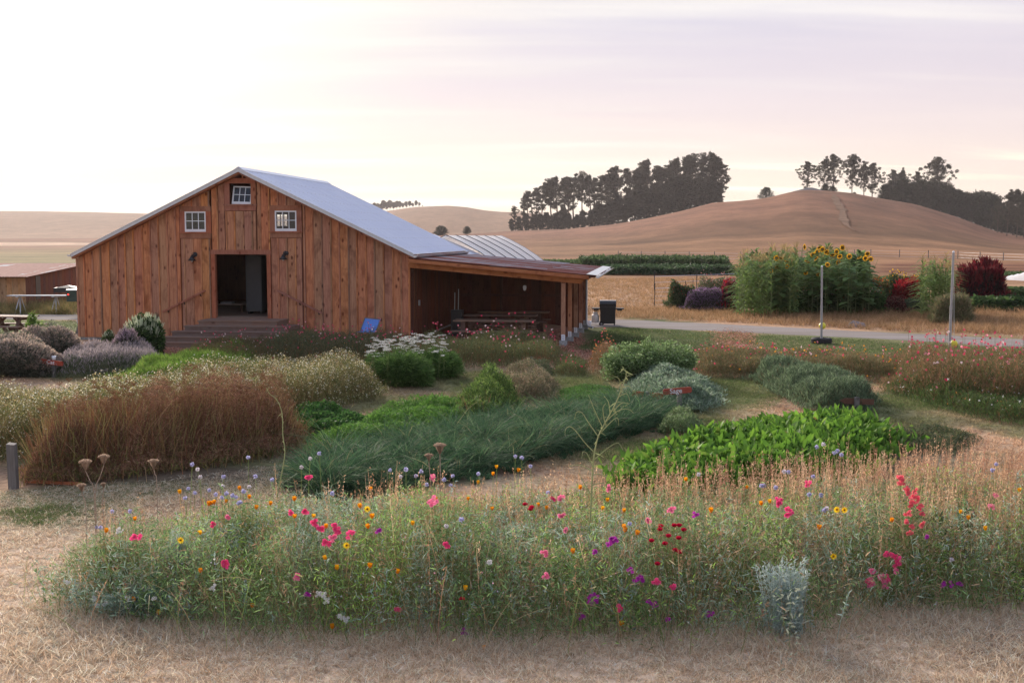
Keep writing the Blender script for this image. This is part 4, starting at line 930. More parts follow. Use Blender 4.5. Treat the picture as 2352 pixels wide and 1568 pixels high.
# ---- garden signs
def sign(x0, x1, yc, tilt, pxp, ytop, ybase, label, back=False, mat='sign', hh=.115, text=None, point=False):
    b = at(pxp, ybase); Y = b[1]; t = empty('garden_sign', tuple(b), 0); tag(t, label, 'sign')
    a = atY(x0, yc-tilt, Y)-b; c = atY(x1, yc+tilt, Y)-b; top = atY(pxp, ytop, Y)[2]-b[2]; h = hh/2; rd = .035
    MB().hexa([(-.045,-.03,-.1),(.045,-.03,-.1),(.045,.03,-.1),(-.045,.03,-.1)], [(-.042,-.03,top),(.048,-.03,top-.008),(.048,.03,top-.003),(-.042,.03,top+.005)]).build('post', M['grey_wood'], t)
    Ls = float(np.hypot(c[0]-a[0], c[2]-a[2])); ang = math.atan2(c[2]-a[2], c[0]-a[0]); o_ = []
    if point: o_ = [(-Ls/2, 0), (-Ls/2+.12, -h), (Ls/2, -h), (Ls/2, h*.9), (-Ls/2+.12, h)]
    else:
        for (cx_, cz_, a0_) in ((Ls/2-rd, h-rd, 0), (-Ls/2+rd, h-rd, 90), (-Ls/2+rd, -h+rd, 180), (Ls/2-rd, -h+rd, 270)):
            for k in range(4): an = R(a0_+30*k); o_.append((cx_+rd*math.cos(an), cz_+rd*math.sin(an)))
    mid = (a+c)/2; yy = .046 if back else -.046
    bd = MB().prism(o_, -.013, .013).build('board', M[mat], t, loc=(mid[0], yy, mid[2]), rot=(0, -ang, 0))
    if text:
        cu = bpy.data.curves.new('lettering', 'FONT'); cu.body = text; cu.size = .135; cu.extrude = .002; cu.offset = .001; cu.align_x = 'CENTER'; cu.align_y = 'CENTER'; cu.resolution_u = 3
        tmp = bpy.data.objects.new('tmp', cu); me = bpy.data.meshes.new_from_object(tmp); bpy.data.objects.remove(tmp)
        link('lettering', me, M['white'], bd, loc=(-.03, -.016, .0), rot=(math.pi/2, 0, 0))
    return t
sign(95, 147, 831.5, 3.5, 124, 826, 866, 'red-brown sign with pale lettering among the catmint, a white cup on it', text='Cat')
q = at(124, 866); tc_ = atY(125, 822, q[1]); tag(MB().lathe([(0,-.05),(.04,-.05),(.055,.05),(.05,.05),(.036,-.04),(0,-.04)], 14).build('white_cup', M['white'], None, loc=(tc_[0], tc_[1]-.035, tc_[2]+.005)), 'small white cup standing on the sign in the catmint', 'cup')
sign(441, 496, 849, -.5, 468, 843, 872, 'red-brown sign seen from behind at the end of the lime green bed', True)
sign(768, 813, 815.5, -1, 795, 811, 838, 'red-brown sign at the barn side of the chamomile, left of the yarrow', True)
sign(1198, 1245, 825.5, 0, 1220, 819, 840, 'small red sign seen from behind in front of the hedge by the lean-to', True)
sign(1089, 1150, 881, 3, 1119, 874, 906, 'red-brown sign seen from behind beside the young lemon balm', True)
sign(1452, 1524, 908, 3.5, 1484, 899, 948, 'red-brown sign seen from behind, left of the sign that reads Sage', True)
sign(1522, 1588, 896.6, -3, 1560, 892, 952, 'red sign lettered Sage in front of the silvery sage bed', text='Sage')
sign(1753, 1797, 852.5, -.5, 1772, 841, 872, 'red sign seen from behind at the rosemary, below the right flower hedge', True)
sign(1929, 2009, 922, 1.5, 1967, 912, 950, 'dark pointed sign board behind the bed of broad bright leaves', True, mat='sign_dark', point=True)
sign(545, 583, 799, 0, 564, 795, 812, 'dark sign board at the foot of the flower hedge near the steps', True, mat='sign_dark')
# ================================================================== GARDEN PLANTS
def inpoly(P, x, y):
    r = np.zeros(x.shape, bool); n = len(P)
    for i in range(n):
        x0, y0 = P[i]; x1, y1 = P[(i+1) % n]
        c = ((y0 > y) != (y1 > y)) & (x < (x1-x0)*(y-y0)/(y1-y0+1e-12)+x0); r ^= c
    return r
def edged(P, x, y):
    d = np.full(x.shape, 1e9)
    for i in range(len(P)):
        a = P[i]; b = P[(i+1) % len(P)]; e = b-a; t = (((x-a[0])*e[0]+(y-a[1])*e[1])/(e@e+1e-9)).clip(0, 1)
        d = np.minimum(d, np.hypot(x-a[0]-e[0]*t, y-a[1]-e[1]*t))
    return d
def scatter(P, n, jit=None):
    ext = float(min(np.ptp(P, axis=0))); jit = min(.16, ext*.06) if jit is None else jit
    lo = P.min(0); hi = P.max(0); xs = []; ys = []; got = 0
    while got < n:
        x = rng.uniform(lo[0], hi[0], n); y = rng.uniform(lo[1], hi[1], n); m = inpoly(P, x, y); xs.append(x[m]); ys.append(y[m]); got += m.sum()
        if m.sum() == 0: break
    x = np.concatenate(xs)[:n]; y = np.concatenate(ys)[:n]; m = len(x)
    return x+rng.normal(size=m)*jit*(.3+1.6*vn(x, y, .9, 77)), y+rng.normal(size=m)*jit*(.3+1.6*vn(x, y, .9, 78))
def gz_(x, y): return ground(x, y)
def height(P, x, y, H, soft=.35, lump=.3, sc=1.6, seed=0):
    e = (edged(P, x, y)*np.where(inpoly(P, x, y), 1, 0)/(soft*(.6+.9*vn(x, y, 1.7, seed+9)))).clip(0, 1)
    return H*(.25+.75*np.sqrt(e))*(1-lump+lump*2*vn(x, y, sc, seed))*(.9+.2*vn(x, y, sc*4, seed+1))
def pick(cols, n, w=None):
    c = np.array(cols, float); i = rng.choice(len(c), n, p=None if w is None else np.array(w)/np.sum(w)); return c[i]
def updir(n, spread=.5): d = rng.normal(size=(n, 3))*spread; d[:, 2] = 1; return d
def fill(vg, P, H, n, L, W, cols, w=None, spread=.9, bend=.3, low=.35, soft=.35, lump=.3, sc=1.6, seed=0, prof=(.4, 1, .15), jit=.25, zmin=0.0, zexp=.6):
    x, y = scatter(P, n); h = height(P, x, y, H, soft, lump, sc, seed); z = gz_(x, y)+np.maximum(h*(rng.random(n)**zexp), zmin)
    vg.strips(np.stack([x, y, z], 1), updir(n, spread), L*(.6+.8*rng.random(n)), W*(.7+.6*rng.random(n)), pick(cols, n, w), bend, prof, jit=jit); return x, y, h
def stems(vg, P, H, n, W, cols, spread=.12, soft=.35, lump=.3, sc=1.6, seed=0, bend=.1, k=1.0):
    x, y = scatter(P, n); h = height(P, x, y, H, soft, lump, sc, seed)*k*(.85+.3*rng.random(n)); d = updir(n, spread)
    vg.strips(np.stack([x, y, gz_(x, y)], 1), d, h, W, pick(cols, n), bend, (1, .9, .8, .5), jit=.2); return x, y, h
def tops(vg, P, H, n, size, cols, w=None, lo=.85, hi=1.25, soft=.35, lump=.3, sc=1.6, seed=0, N=(0, -.3, 1)):
    x, y = scatter(P, n); h = height(P, x, y, H, soft, lump, sc, seed)*(lo+(hi-lo)*rng.random(n)); z = gz_(x, y)+h
    vg.quads(np.stack([x, y, z], 1), np.asarray(N)+rng.normal(size=(n, 3))*.5, size*(.6+.8*rng.random(n)), pick(cols, n, w)); return x, y, z
def sprigs(v, P, H, m_, Ls, W, cols, seed=0, per=12, hi=.55, spread=.3):
    x, y = scatter(P, m_); h = height(P, x, y, H, .3, .35, 2.0, seed)*(.85+hi*rng.random(m_)); D = updir(m_, spread); D /= np.linalg.norm(D, axis=1)[:, None]; P0 = np.stack([x, y, gz_(x, y)], 1)
    v.strips(P0, D, h, .006, np.array(cols[0])*.8, .08, (1, 1, .6)); k = np.repeat(np.arange(m_), per); u = 1-.45*rng.random(m_*per); p = P0[k]+D[k]*(h[k]*u)[:, None]; p[:, 2] -= .056*h[k]*u*u
    v.strips(p, D[k]+rng.normal(size=(m_*per, 3))*.7, Ls*(.5+.6*rng.random(m_*per)), W*.8, pick(cols, m_*per), .2, (.5, 1, .15), jit=.25)
def bed(name, label, cat, group=None):
    t = empty(name, (0, 0, 0)); tag(t, label, cat, group); return t
def settle(t):
    """move the Empty to the base of its plants without moving them"""
    P = np.array([v for o in t.children if o.type == 'MESH' for v in (np.array(o.bound_box))]); lo = P.min(0); hi = P.max(0); c = ((lo[0]+hi[0])/2, (lo[1]+hi[1])/2, 0.0)
    t.location = c
    for o in t.children: o.location = (-c[0], -c[1], 0)
G_MID = (.085,.125,.04); G_DK = (.045,.075,.03); G_BR = (.13,.24,.05); G_LIME = (.24,.36,.06); G_GREY = (.17,.21,.15); G_SILV = (.27,.35,.23); G_BLUE = (.07,.115,.075); OLIVE = (.15,.15,.06)
BROWN = (.20,.105,.06); RUST = (.26,.12,.06); TANS = (.42,.27,.16); STR = (.52,.38,.25)

# -- chamomile hedge: pale stems and a haze of tiny cream flowers
Pc = poly([(-200,1010),(0,985),(300,950),(500,915),(700,893),(852,888),(870,915),(720,952),(600,968),(300,1012),(100,1045),(0,1068),(-220,1100)])
t = bed('chamomile_bed', 'long bed of chamomile going to seed, yellow-green stems dotted with tiny cream flowers', 'flower bed')
v = VG(); fill(v, Pc, .78, 60000, .10, .010, [G_MID, OLIVE, (.22,.22,.08), (.30,.26,.12)], (2,3,3,2), .6, .2, lump=.22, zexp=.7, seed=1); stems(v, Pc, .8, 9000, .007, [OLIVE, (.34,.27,.12), (.25,.14,.07)], .2, lump=.22, seed=1); v.build('foliage', M['leaf'], t, 'stuff')
v = VG(); tops(v, Pc, .8, 26000, .022, [(.80,.74,.50), (.62,.50,.24), (.85,.82,.70), (.45,.34,.16)], (3,3,2,2), .55, 1.12, lump=.22, seed=1, N=(0,-.6,.8)); v.build('flowers', M['petal'], t, 'stuff'); settle(t)
# -- dried dill
Pd = poly([(70,1118),(200,1108),(400,1082),(560,1058),(665,1040),(690,1015),(560,1015),(330,1035),(150,1062),(70,1090)])
t = bed('dried_dill_bed', 'tall dried brown dill gone to seed in a dense thicket', 'herb bed')
v = VG(); 
x, y, h = stems(v, Pd, 1.0, 3600, .010, [BROWN, RUST, (.36,.24,.10), (.30,.27,.10)], .16, .3, .2, 1.2, 5, .12)
n = 110000; x, y = scatter(Pd, n); hh = height(Pd, x, y, 1.04, .35, .55, 2.3, 5)*(.62+.38*ss(-7.1, -5.2, x)); z = hh*(.16+.86*rng.random(n)**.8)
v.strips(np.stack([x, y, z], 1), rng.normal(size=(n, 3))+[0, 0, .45], .05*(.5+rng.random(n)), .0048, pick([(.36,.19,.12), (.27,.13,.085), (.46,.28,.16), (.16,.08,.06), (.30,.27,.11)], n, (4,3,2,2,.6))*(.7+.6*vn(x, y, 2.2, 99))[:, None], .1, (1, 1, .4), jit=.25)
x, y, h = stems(v, Pd, 1.15, 900, .006, [(.46,.30,.16), RUST], .3, .3, .4, 1.9, 5, .2)
fill(v, Pd, .5, 12000, .12, .010, [OLIVE, (.26,.25,.06), G_MID], None, .5, .3, seed=5)
v.build('stems', M['dull'], t, 'stuff')
v = VG(); n = 5000; x, y = scatter(Pd, n//25); hh = height(Pd, x, y, 1.1, .25, .25, 1.2, 5)
cx_ = np.repeat(x, 25); cy_ = np.repeat(y, 25); cz_ = np.repeat(hh*(.85+.25*rng.random(len(x))), 25); d = updir(len(cx_), .9)
v.strips(np.stack([cx_, cy_, cz_], 1), d, .07, .003, (.24,.12,.065), 0, (1, 1, 1)); dn = d/np.linalg.norm(d, axis=1, keepdims=True)
v.quads(np.stack([cx_, cy_, cz_], 1)+dn*.07, d, .012, (.26,.15,.07)); v.build('seed_heads', M['dull'], t, 'stuff'); settle(t)
# -- chives / grassy leek leaves
Pv = poly([(700,1150),(830,1142),(1010,1112),(1200,1075),(1400,1012),(1530,985),(1575,958),(1480,935),(1330,950),(1180,975),(1000,1008),(840,1040),(680,1075),(660,1110)])
t = bed('chive_bed', 'long bed of blue-green chives with arching grassy leaves', 'herb bed')
v = VG(); n = 1050; cx_, cy_ = scatter(Pv, n); hh = height(Pv, cx_, cy_, 1.0, .3, .42, 2.0, 8); m_ = 50
X = np.repeat(cx_, m_)+rng.normal(size=n*m_)*.03; Y = np.repeat(cy_, m_)+rng.normal(size=n*m_)*.03; Hh = np.repeat(hh, m_)
th = rng.random(n*m_)*6.28; sp = .10+.55*rng.random(n*m_)
D = np.stack([np.cos(th)*sp, np.sin(th)*sp, np.ones(n*m_)], 1)
v.strips(np.stack([X, Y, gz_(X, Y)], 1), D, .60*Hh*(.6+.6*rng.random(n*m_))*np.repeat(.7+.6*rng.random(n), m_), .0085, pick([(.065,.14,.065), (.09,.18,.08), (.04,.085,.05), (.16,.25,.12), (.30,.29,.15)], n*m_, (5,4,3,2,.6)), .35+.7*rng.random(n*m_), (.8, 1, .8, .2), jit=.22)
v.build('leaves', M['leaf'], t, 'stuff'); settle(t)
# -- low greens left of the chives
for nm, lb, cat, pp, H, n, Ls, W, cols, sp in (
    ('parsley_bed', 'patch of dark crinkled parsley at the left end of the low greens', 'herb bed', [(640,1012),(830,1002),(850,972),(760,955),(660,968)], .24, 11000, .045, .035, [(.06,.15,.035),(.045,.11,.03),(.10,.20,.05)], 1.0),
    ('parsley_bed', 'bright green feathery clumps in the low bed between parsley and lemon balm', 'herb bed', [(700,1035),(900,1028),(1080,985),(1110,955),(1000,938),(860,965),(820,1000)], .30, 24000, .075, .014, [(.12,.26,.045),(.08,.18,.035),(.16,.30,.06)], .8),
    ('lemon_balm_bush', 'bushy yellow-green herb at the right end of the low green bed', 'bush', [(1040,985),(1150,978),(1192,950),(1165,905),(1090,915),(1050,950)], .52, 16000, .07, .018, [(.13,.21,.05),(.20,.28,.07),(.07,.12,.035)], .6),
    ('oregano_patch', 'straggly grey-brown oregano patch behind the red sign', 'herb bed', [(1140,908),(1180,925),(1262,918),(1275,885),(1215,862),(1150,875)], .38, 16000, .06, .012, [(.20,.19,.11),(.28,.22,.13),(.13,.15,.07),(.33,.24,.15)], .5),
    ('thyme_patch', 'low grey-green thyme cushion near the back of the centre beds', 'herb bed', [(1190,880),(1260,882),(1265,850),(1180,848)], .30, 8000, .05, .012, [(.12,.15,.08),(.17,.18,.10),(.08,.10,.05)], .6),
    ('creeping_herb', 'flat bright green creeping herb between the oregano and the big bush', 'herb bed', [(1300,925),(1400,925),(1410,895),(1340,885),(1290,900)], .10, 7000, .05, .014, [(.11,.23,.05),(.08,.16,.04)], .9),
    ('rosemary_bed', 'row of upright dark grey-green rosemary bushes', 'herb bed', [(1738,878),(1800,915),(1870,948),(1985,950),(2005,925),(1900,888),(1800,862),(1745,858)], .46, 34000, .10, .013, [(.14,.20,.11),(.19,.25,.14),(.09,.13,.07)], .35),
    ('sage_bed', 'mounded silvery sage behind the sign that reads Sage', 'herb bed', [(1455,905),(1520,938),(1600,948),(1645,928),(1625,895),(1540,876),(1465,878)], .34, 30000, .085, .022, [G_SILV,(.21,.29,.18),(.15,.22,.13),(.33,.39,.30)], .7),
    ('tarragon_bed', 'bright lime green upright grassy bed in front of the barn steps', 'herb bed', [(285,880),(400,880),(560,852),(592,835),(560,822),(430,838),(330,858)], .36, 30000, .16, .011, [(.22,.36,.06),(.16,.28,.05),(.30,.40,.09)], .25),
    ('mugwort_clump', 'small pale green self-sown clump beside the right end of the chives', 'plant', [(1515,1000),(1590,1000),(1600,975),(1530,965)], .30, 4200, .06, .014, [(.17,.25,.10),(.24,.30,.15)], .5),
    ('rosemary_seedlings', 'low dark shaggy ground plant right of the broad leaved bed', 'plant', [(2040,1040),(2180,1045),(2240,1010),(2150,985),(2050,990)], .12, 9000, .07, .010, [(.07,.10,.05),(.11,.13,.06),(.16,.15,.08)], .9)):
    t = bed(nm, lb, cat); v = VG(); Pp = poly(pp); sd = len(lb)
    if cat == 'bush' or 'sage' in nm: fill(v, Pp, H*1.08, n, Ls, W, cols, None, sp, .2, soft=.4, lump=.48, sc=2.3, seed=sd, zexp=.45)
    else: fill(v, Pp, H, n, Ls, W, cols, None, sp, .25, soft=.25, lump=.45, sc=2.2, seed=sd, zexp=.5)
    if 'oregano' in nm: tops(v, Pp, H, 1500, .02, [(.45,.30,.22), (.38,.30,.20)], None, .8, 1.2, .25, .45, 2.2, sd)
    if 'parsley' not in nm: stems(v, Pp, H, n//14, .006, [cols[0], BROWN], .25, .25, .4, 2, sd)
    if H > .15: sprigs(v, Pp, H, max(40, n//160), Ls, W, cols, sd)
    v.build('foliage', M['leaf'], t, 'stuff'); settle(t)
t = bed('salad_patch', 'small bright leafy clump between the chamomile and the lime green bed', 'plant'); v = VG(); fill(v, poly([(290,893),(350,893),(355,880),(295,880)]), .22, 1800, .06, .035, [(.16,.30,.05),(.12,.24,.04)], None, 1, .2, soft=.2); v.build('foliage', M['leaf'], t, 'stuff'); settle(t)

# -- round bushes
def bush(name, label, cat, px, py, rx, ry, H, n, Ls, W, cols, w=None, flowers=None, spread=.6, lobes=7, seed=1, bot=.0, group=None):
    global rng; old = rng; rng = np.random.default_rng(seed); b = at(px, py); t = empty(name, tuple(b)); tag(t, label, cat, group); v = VG()
    cs = [(0, 0, H*.45, rx*.8, ry*.8, H*.5)]
    for k in range(lobes): a = 6.28*k/lobes+rng.random(); s_ = .45+.2*rng.random(); cs.append((math.cos(a)*rx*.55, math.sin(a)*ry*.55, H*(.3+.25*rng.random()), rx*s_, ry*s_, H*s_*.75))
    per = n//len(cs)
    for k_, (cx, cy, cz, ax, ay, az) in enumerate(cs):
        p = rng.normal(size=(per, 3)); p /= np.linalg.norm(p, axis=1, keepdims=True); r = (.55+.45*rng.random(per)**.5)*(.70+.52*vn(p[:, 0]*2.6+9, p[:, 2]*2.6+p[:, 1]*1.7, 1, seed+k_))
        q = p*r[:, None]*[ax, ay, az]+[cx, cy, cz]; k = q[:, 2] > 0.01; q = q[k]; d = p[k]*[1, 1, .6]+rng.normal(size=(k.sum(), 3))*spread+[0, 0, .55]
        v.strips(q, d, Ls*(.6+.8*rng.random(k.sum())), W*(.7+.6*rng.random(k.sum())), pick(cols, k.sum(), w), .2, (.5, 1, .15), jit=.28)
    m_ = 260; a = rng.random(m_)*6.28; q0 = np.zeros((m_, 3)); d = np.stack([np.cos(a)*rx*.7, np.sin(a)*ry*.7, np.full(m_, H*.9)], 1)*(.3+.7*rng.random((m_, 1))*[1, 1, 0]+[0, 0, .6])
    v.strips(q0, d, np.linalg.norm(d, axis=1)*.8, .010, pick([BROWN, OLIVE], m_), .15, (1, 1, .6))
    m_ = 110; per = 14
    th = rng.random(m_)*6.28; ph = rng.random(m_)*1.25; D = np.stack([np.cos(th)*np.sin(ph)*rx, np.sin(th)*np.sin(ph)*ry, np.cos(ph)*H], 1); ln = np.linalg.norm(D, axis=1); Dn = D/ln[:, None]; ln = ln*(.92+.30*rng.random(m_))
    Dn = Dn+[0, 0, .25]; Dn /= np.linalg.norm(Dn, axis=1)[:, None]; v.strips(np.zeros((m_, 3)), Dn, ln, .006, np.array(cols[0])*.8, .05, (1, 1, .6)); k = np.repeat(np.arange(m_), per); u = 1-.38*rng.random(m_*per)
    p = Dn[k]*(ln[k]*u)[:, None]; p[:, 2] -= .035*ln[k]*u*u; v.strips(p, Dn[k]+rng.normal(size=(m_*per, 3))*.7, Ls*(.5+.6*rng.random(m_*per)), W*.8, pick(cols, m_*per, w), .2, (.5, 1, .15), jit=.25)
    v.build('foliage', M['leaf'], t, 'stuff')
    if flowers:
        fv = VG(); flowers(fv, cs, rx, ry, H); fv.build('flowers', M['petal'], t, 'stuff')
    rng = old; return t
def spikes_on(cols, n, Ls, W, scy=.9, up_=.4, top=.2):
    def f(fv, cs, rx, ry, H):
        for (cx, cy, cz, ax, ay, az) in cs:
            m_ = n//len(cs); p = rng.normal(size=(m_, 3)); p[:, 2] = np.abs(p[:, 2])+top; p /= np.linalg.norm(p, axis=1, keepdims=True)
            q = p*[ax, ay, az]*scy+[cx, cy, cz]; fv.strips(q, p+[0, 0, up_]+rng.normal(size=(m_, 3))*.2, Ls*(.6+.8*rng.random(m_)), W, pick(cols, m_), .1, (.6, 1, .8, .3), jit=.2)
    return f
SAND = [(.52,.40,.31),(.44,.34,.28),(.36,.30,.26)]
for k, (px, py, rx, H, lb) in enumerate(((15, 862, 1.15, 1.02, 'big rounded grey-leaved shrub with sandy pink flower heads at the left edge'), (118, 838, .82, 1.05, 'grey-leaved shrub with sandy flower heads nearest the barn corner'), (-95, 850, 1.1, .95, 'grey-leaved sandy flowered shrub mostly cut off by the left edge'), (85, 862, .6, .55, 'lower front shoulder of the sandy flowered grey shrubs'))):
    bush('flowering_shrub', lb, 'shrub', px, py, rx, rx*.8, H, 15000, .06, .022, [(.15,.16,.12),(.20,.20,.16),(.10,.11,.075)], None, spikes_on(SAND, 5200, .07, .028, .97), seed=30+k)
bush('green_weed', 'bright green leafy plant poking up between the grey shrubs', 'plant', 78, 822, .3, .3, 1.15, 1500, .09, .04, [(.14,.24,.05),(.20,.30,.07)], seed=36)
bush('hyssop_bush', 'dark green upright bush topped with creamy white flower spikes left of the steps', 'bush', 325, 826, .54, .5, 1.12, 11000, .10, .06, [(.06,.11,.03),(.04,.075,.025),(.10,.16,.05)], None, spikes_on([(.72,.74,.50),(.64,.68,.46),(.55,.60,.38)], 520, .20, .03, 1.02, 2.2, 1.1), seed=40, spread=.8)
bush('hyssop_bush', 'small pale spiked plant against the barn wall left of the dark bush', 'bush', 251, 800, .18, .18, .50, 1800, .07, .035, [(.12,.18,.06),(.16,.22,.09)], None, spikes_on([(.58,.62,.42)], 90, .12, .025, .98, 1.2, .8), seed=41, lobes=3)
bush('mauve_hyssop', 'tall mauve flower spikes leaning out on the left of the dark bush', 'bush', 290, 838, .30, .3, .95, 3500, .07, .02, [(.11,.12,.08),(.15,.14,.11)], None, spikes_on([(.42,.30,.34),(.36,.26,.31),(.5,.38,.40)], 500, .12, .02, 1.0, 1.3, .8), seed=42, lobes=4)
bush('mauve_hyssop', 'tuft of mauve spikes at the top right of the dark bush by the steps', 'bush', 362, 812, .18, .2, 1.05, 1200, .07, .02, [(.09,.11,.06)], None, spikes_on([(.42,.30,.34),(.36,.26,.31)], 160, .12, .02, 1.0, 1.3, .9), seed=43, lobes=3)
bush('yarrow_clump', 'feathery dark green clump topped with flat white flower plates', 'bush', 912, 885, .80, .6, .78, 24000, .11, .016, [(.11,.20,.05),(.08,.15,.04),(.16,.26,.07)], seed=50, lobes=8, spread=.9)
bush('yarrow_clump', 'right hand half of the white topped feathery clump, fewer flowers', 'bush', 995, 868, .66, .6, .66, 18000, .11, .016, [(.11,.21,.05),(.08,.15,.04),(.17,.28,.07)], seed=51, lobes=7, spread=.9)
v = VG(); t = bed('yarrow_flowers', 'flat white yarrow flower plates standing above the feathery clump', 'flowers'); fl = MB(); 
for k in range(150):
    px = rng.uniform(842, 1030); py = 874-.1*(px-835)+rng.normal()*11; b = at(px, py); h = np.interp(px, [835,900,960,1040], [.72,.92,.95,.74])*(.68+.42*rng.random())
    c = np.array([b[0], b[1], h]); v.strips([[b[0]+rng.normal()*.05, b[1], .1]], [[rng.normal()*.12, rng.normal()*.12, 1]], h-.1, .008, (.14,.17,.07), 0, (1, 1, .8))
    m_ = 40; r = .075*(.7+.6*rng.random()); a = rng.random(m_)*6.28; q = np.sqrt(rng.random(m_))*r
    fl_p = np.stack([c[0]+np.cos(a)*q, c[1]+np.sin(a)*q, c[2]+rng.normal(size=m_)*.006], 1); v.quads(fl_p, np.array([0, -.2, 1])+rng.normal(size=(m_, 3))*.35, .026, pick([(.72,.70,.62), (.60,.57,.48), (.80,.79,.74)], m_))
v.build('flower_plates', M['petal'], t, 'stuff'); settle(t)
bush('marjoram_bush', 'large rounded fresh green bush in the middle right of the garden', 'bush', 1492, 872, 1.05, .9, .92, 34000, .055, .03, [(.18,.27,.10),(.23,.33,.13),(.10,.16,.055),(.33,.41,.22)], (3,3,1.5,1.5), seed=60, lobes=11, spread=.8)
# -- catmint
Pm = poly([(120,868),(345,862),(378,846),(345,828),(215,832),(130,848)]); t = bed('catmint_bed', 'low hazy mauve flowered catmint in front of the shrubs and the dark bush', 'flower bed'); v = VG()
fill(v, Pm, .42, 26000, .06, .014, [(.14,.17,.10),(.19,.21,.14),(.10,.12,.07)], None, .7, .2, soft=.3, lump=.3, seed=70); v.build('foliage', M['leaf'], t, 'stuff')
v = VG(); n = 7000; x, y = scatter(Pm, n); h = height(Pm, x, y, .46, .3, .3, 1.6, 70)*(.75+.35*rng.random(n)); v.strips(np.stack([x, y, h], 1), updir(n, .35), .09, .016, pick([(.36,.30,.30),(.42,.35,.34),(.30,.26,.27)], n), .1, (.6, 1, .5)); v.build('flowers', M['petal'], t, 'stuff'); settle(t)

# -- cosmos and wildflower hedges
def hedge(label, pp, H, n, gcols, gw, nf, fcols, fw, seed, tall=.0, fsize=.05, brown=.0, name='flower_hedge'):
    Pp = poly(pp); t = bed(name, label, 'flower hedge'); v = VG()
    fill(v, Pp, H, n, .085, .009, gcols, gw, .6, .2, soft=.3, lump=.32, sc=1.3, seed=seed, zexp=.55)
    stems(v, Pp, H, n//9, .006, [OLIVE, BROWN, RUST, G_MID], .22, .3, .3, 1.3, seed, .1, 1.12); v.build('foliage', M['leaf'], t, 'stuff')
    v = VG(); x, y = scatter(Pp, nf); h = height(Pp, x, y, H, .3, .32, 1.3, seed)*(.95+.5*rng.random(nf)**2+tall*rng.random(nf)); z = gz_(x, y); m_ = nf
    v.strips(np.stack([x, y, z+h*.5], 1), updir(m_, .05), h*.5, .005, (.13,.12,.06), 0, (1, 1, 1)); p = np.stack([x, y, z+h], 1)
    c = pick(fcols, m_, fw); N = np.array([0, -1, .6])+rng.normal(size=(m_, 3))*.6
    for q in range(3): v.quads(p+rng.normal(size=(m_, 3))*.008, N+rng.normal(size=(m_, 3))*.5, fsize*(.6+.7*rng.random(m_)), c)
    lowf = nf*2; x, y = scatter(Pp, lowf); h = height(Pp, x, y, H, .3, .32, 1.3, seed)*(.5+.6*rng.random(lowf)); v.quads(np.stack([x, y, gz_(x, y)+h], 1), np.array([0, -1, .5])+rng.normal(size=(lowf, 3))*.5, .022, pick([(.8,.35,.06),(.8,.6,.55),(.75,.7,.65),(.75,.16,.16)], lowf, (3,1,1.2,1)))
    v.build('flowers', M['petal'], t, 'stuff'); settle(t)
PK = [(.72,.10,.16),(.78,.28,.34),(.60,.05,.12),(.80,.62,.60)]
HG = [(.12,.14,.07),(.09,.11,.055),(.17,.175,.085),(.24,.18,.11)]
hedge('brownish start of the flower hedge beside the barn steps', [(425,850),(520,852),(640,838),(640,812),(500,812),(430,830)], .50, 15000, [(.15,.14,.06),(.20,.13,.06),(.10,.11,.05)], None, 90, PK, (3,2,1,3), 81, fsize=.035)
hedge('long dark green flower hedge running along the front of the barn', [(600,838),(900,842),(960,842),(960,812),(800,806),(620,806)], .60, 30000, HG, (3,3,2,1), 170, PK, (4,2,1,1), 82, tall=.35, fsize=.042)
hedge('green flower hedge with pink flowers in front of the lean-to', [(960,845),(1130,846),(1270,842),(1292,825),(1270,812),(1100,806),(960,810)], .60, 30000, [(.15,.18,.075),(.10,.13,.055),(.21,.22,.09)], None, 150, PK, (4,2,2,2), 83, tall=.45, fsize=.048)
hedge('olive wildflower hedge below the lawn on the right', [(1590,868),(1750,872),(1900,868),(2070,884),(2080,850),(1900,838),(1700,836),(1590,838)], .46, 44000, [(.16,.17,.075),(.11,.125,.055),(.24,.19,.09),(.28,.19,.10)], None, 200, PK+[(.8,.35,.05)], (3,2,1,.5,3), 84, tall=.2, fsize=.042)
hedge('tall russet wildflower hedge with many pink flowers at the right edge', [(2060,905),(2180,930),(2300,950),(2480,960),(2480,880),(2300,868),(2150,858),(2050,858)], .74, 60000, [(.24,.17,.08),(.32,.17,.10),(.14,.17,.065),(.36,.20,.12),(.10,.15,.05)], None, 300, PK, (4,3,2,1), 85, tall=.2, fsize=.05)
hedge('low leafy green growth at the front foot of the russet hedge', [(2040,900),(2190,948),(2300,975),(2450,985),(2400,935),(2250,915),(2100,888)], .34, 20000, [(.08,.13,.04),(.11,.17,.05),(.05,.08,.03)], None, 60, [(.75,.73,.68)], None, 86, fsize=.03)
hedge('sparse russet wild stems near the corner of the lean-to', [(1350,860),(1420,862),(1430,838),(1365,830)], .55, 3500, [(.24,.13,.07),(.18,.13,.06),(.28,.15,.08)], None, 60, [(.78,.30,.12),(.72,.10,.16)], None, 87, tall=.3, fsize=.035)
hedge('short green tuft of wildflowers at the right end of the lean-to hedge', [(1270,862),(1340,865),(1350,840),(1290,830)], .26, 5000, [(.11,.14,.05),(.15,.16,.07)], None, 30, PK, None, 88, fsize=.035)
hedge('thin line of pink flowers standing along the edge of the lawn', [(1420,838),(1600,845),(1900,828),(2060,835),(2060,822),(1800,812),(1430,818)],   .12, 7000, [(.16,.17,.08),(.22,.17,.09)], None, 120, PK, (3,3,1,1), 89, tall=2.2, fsize=.042)

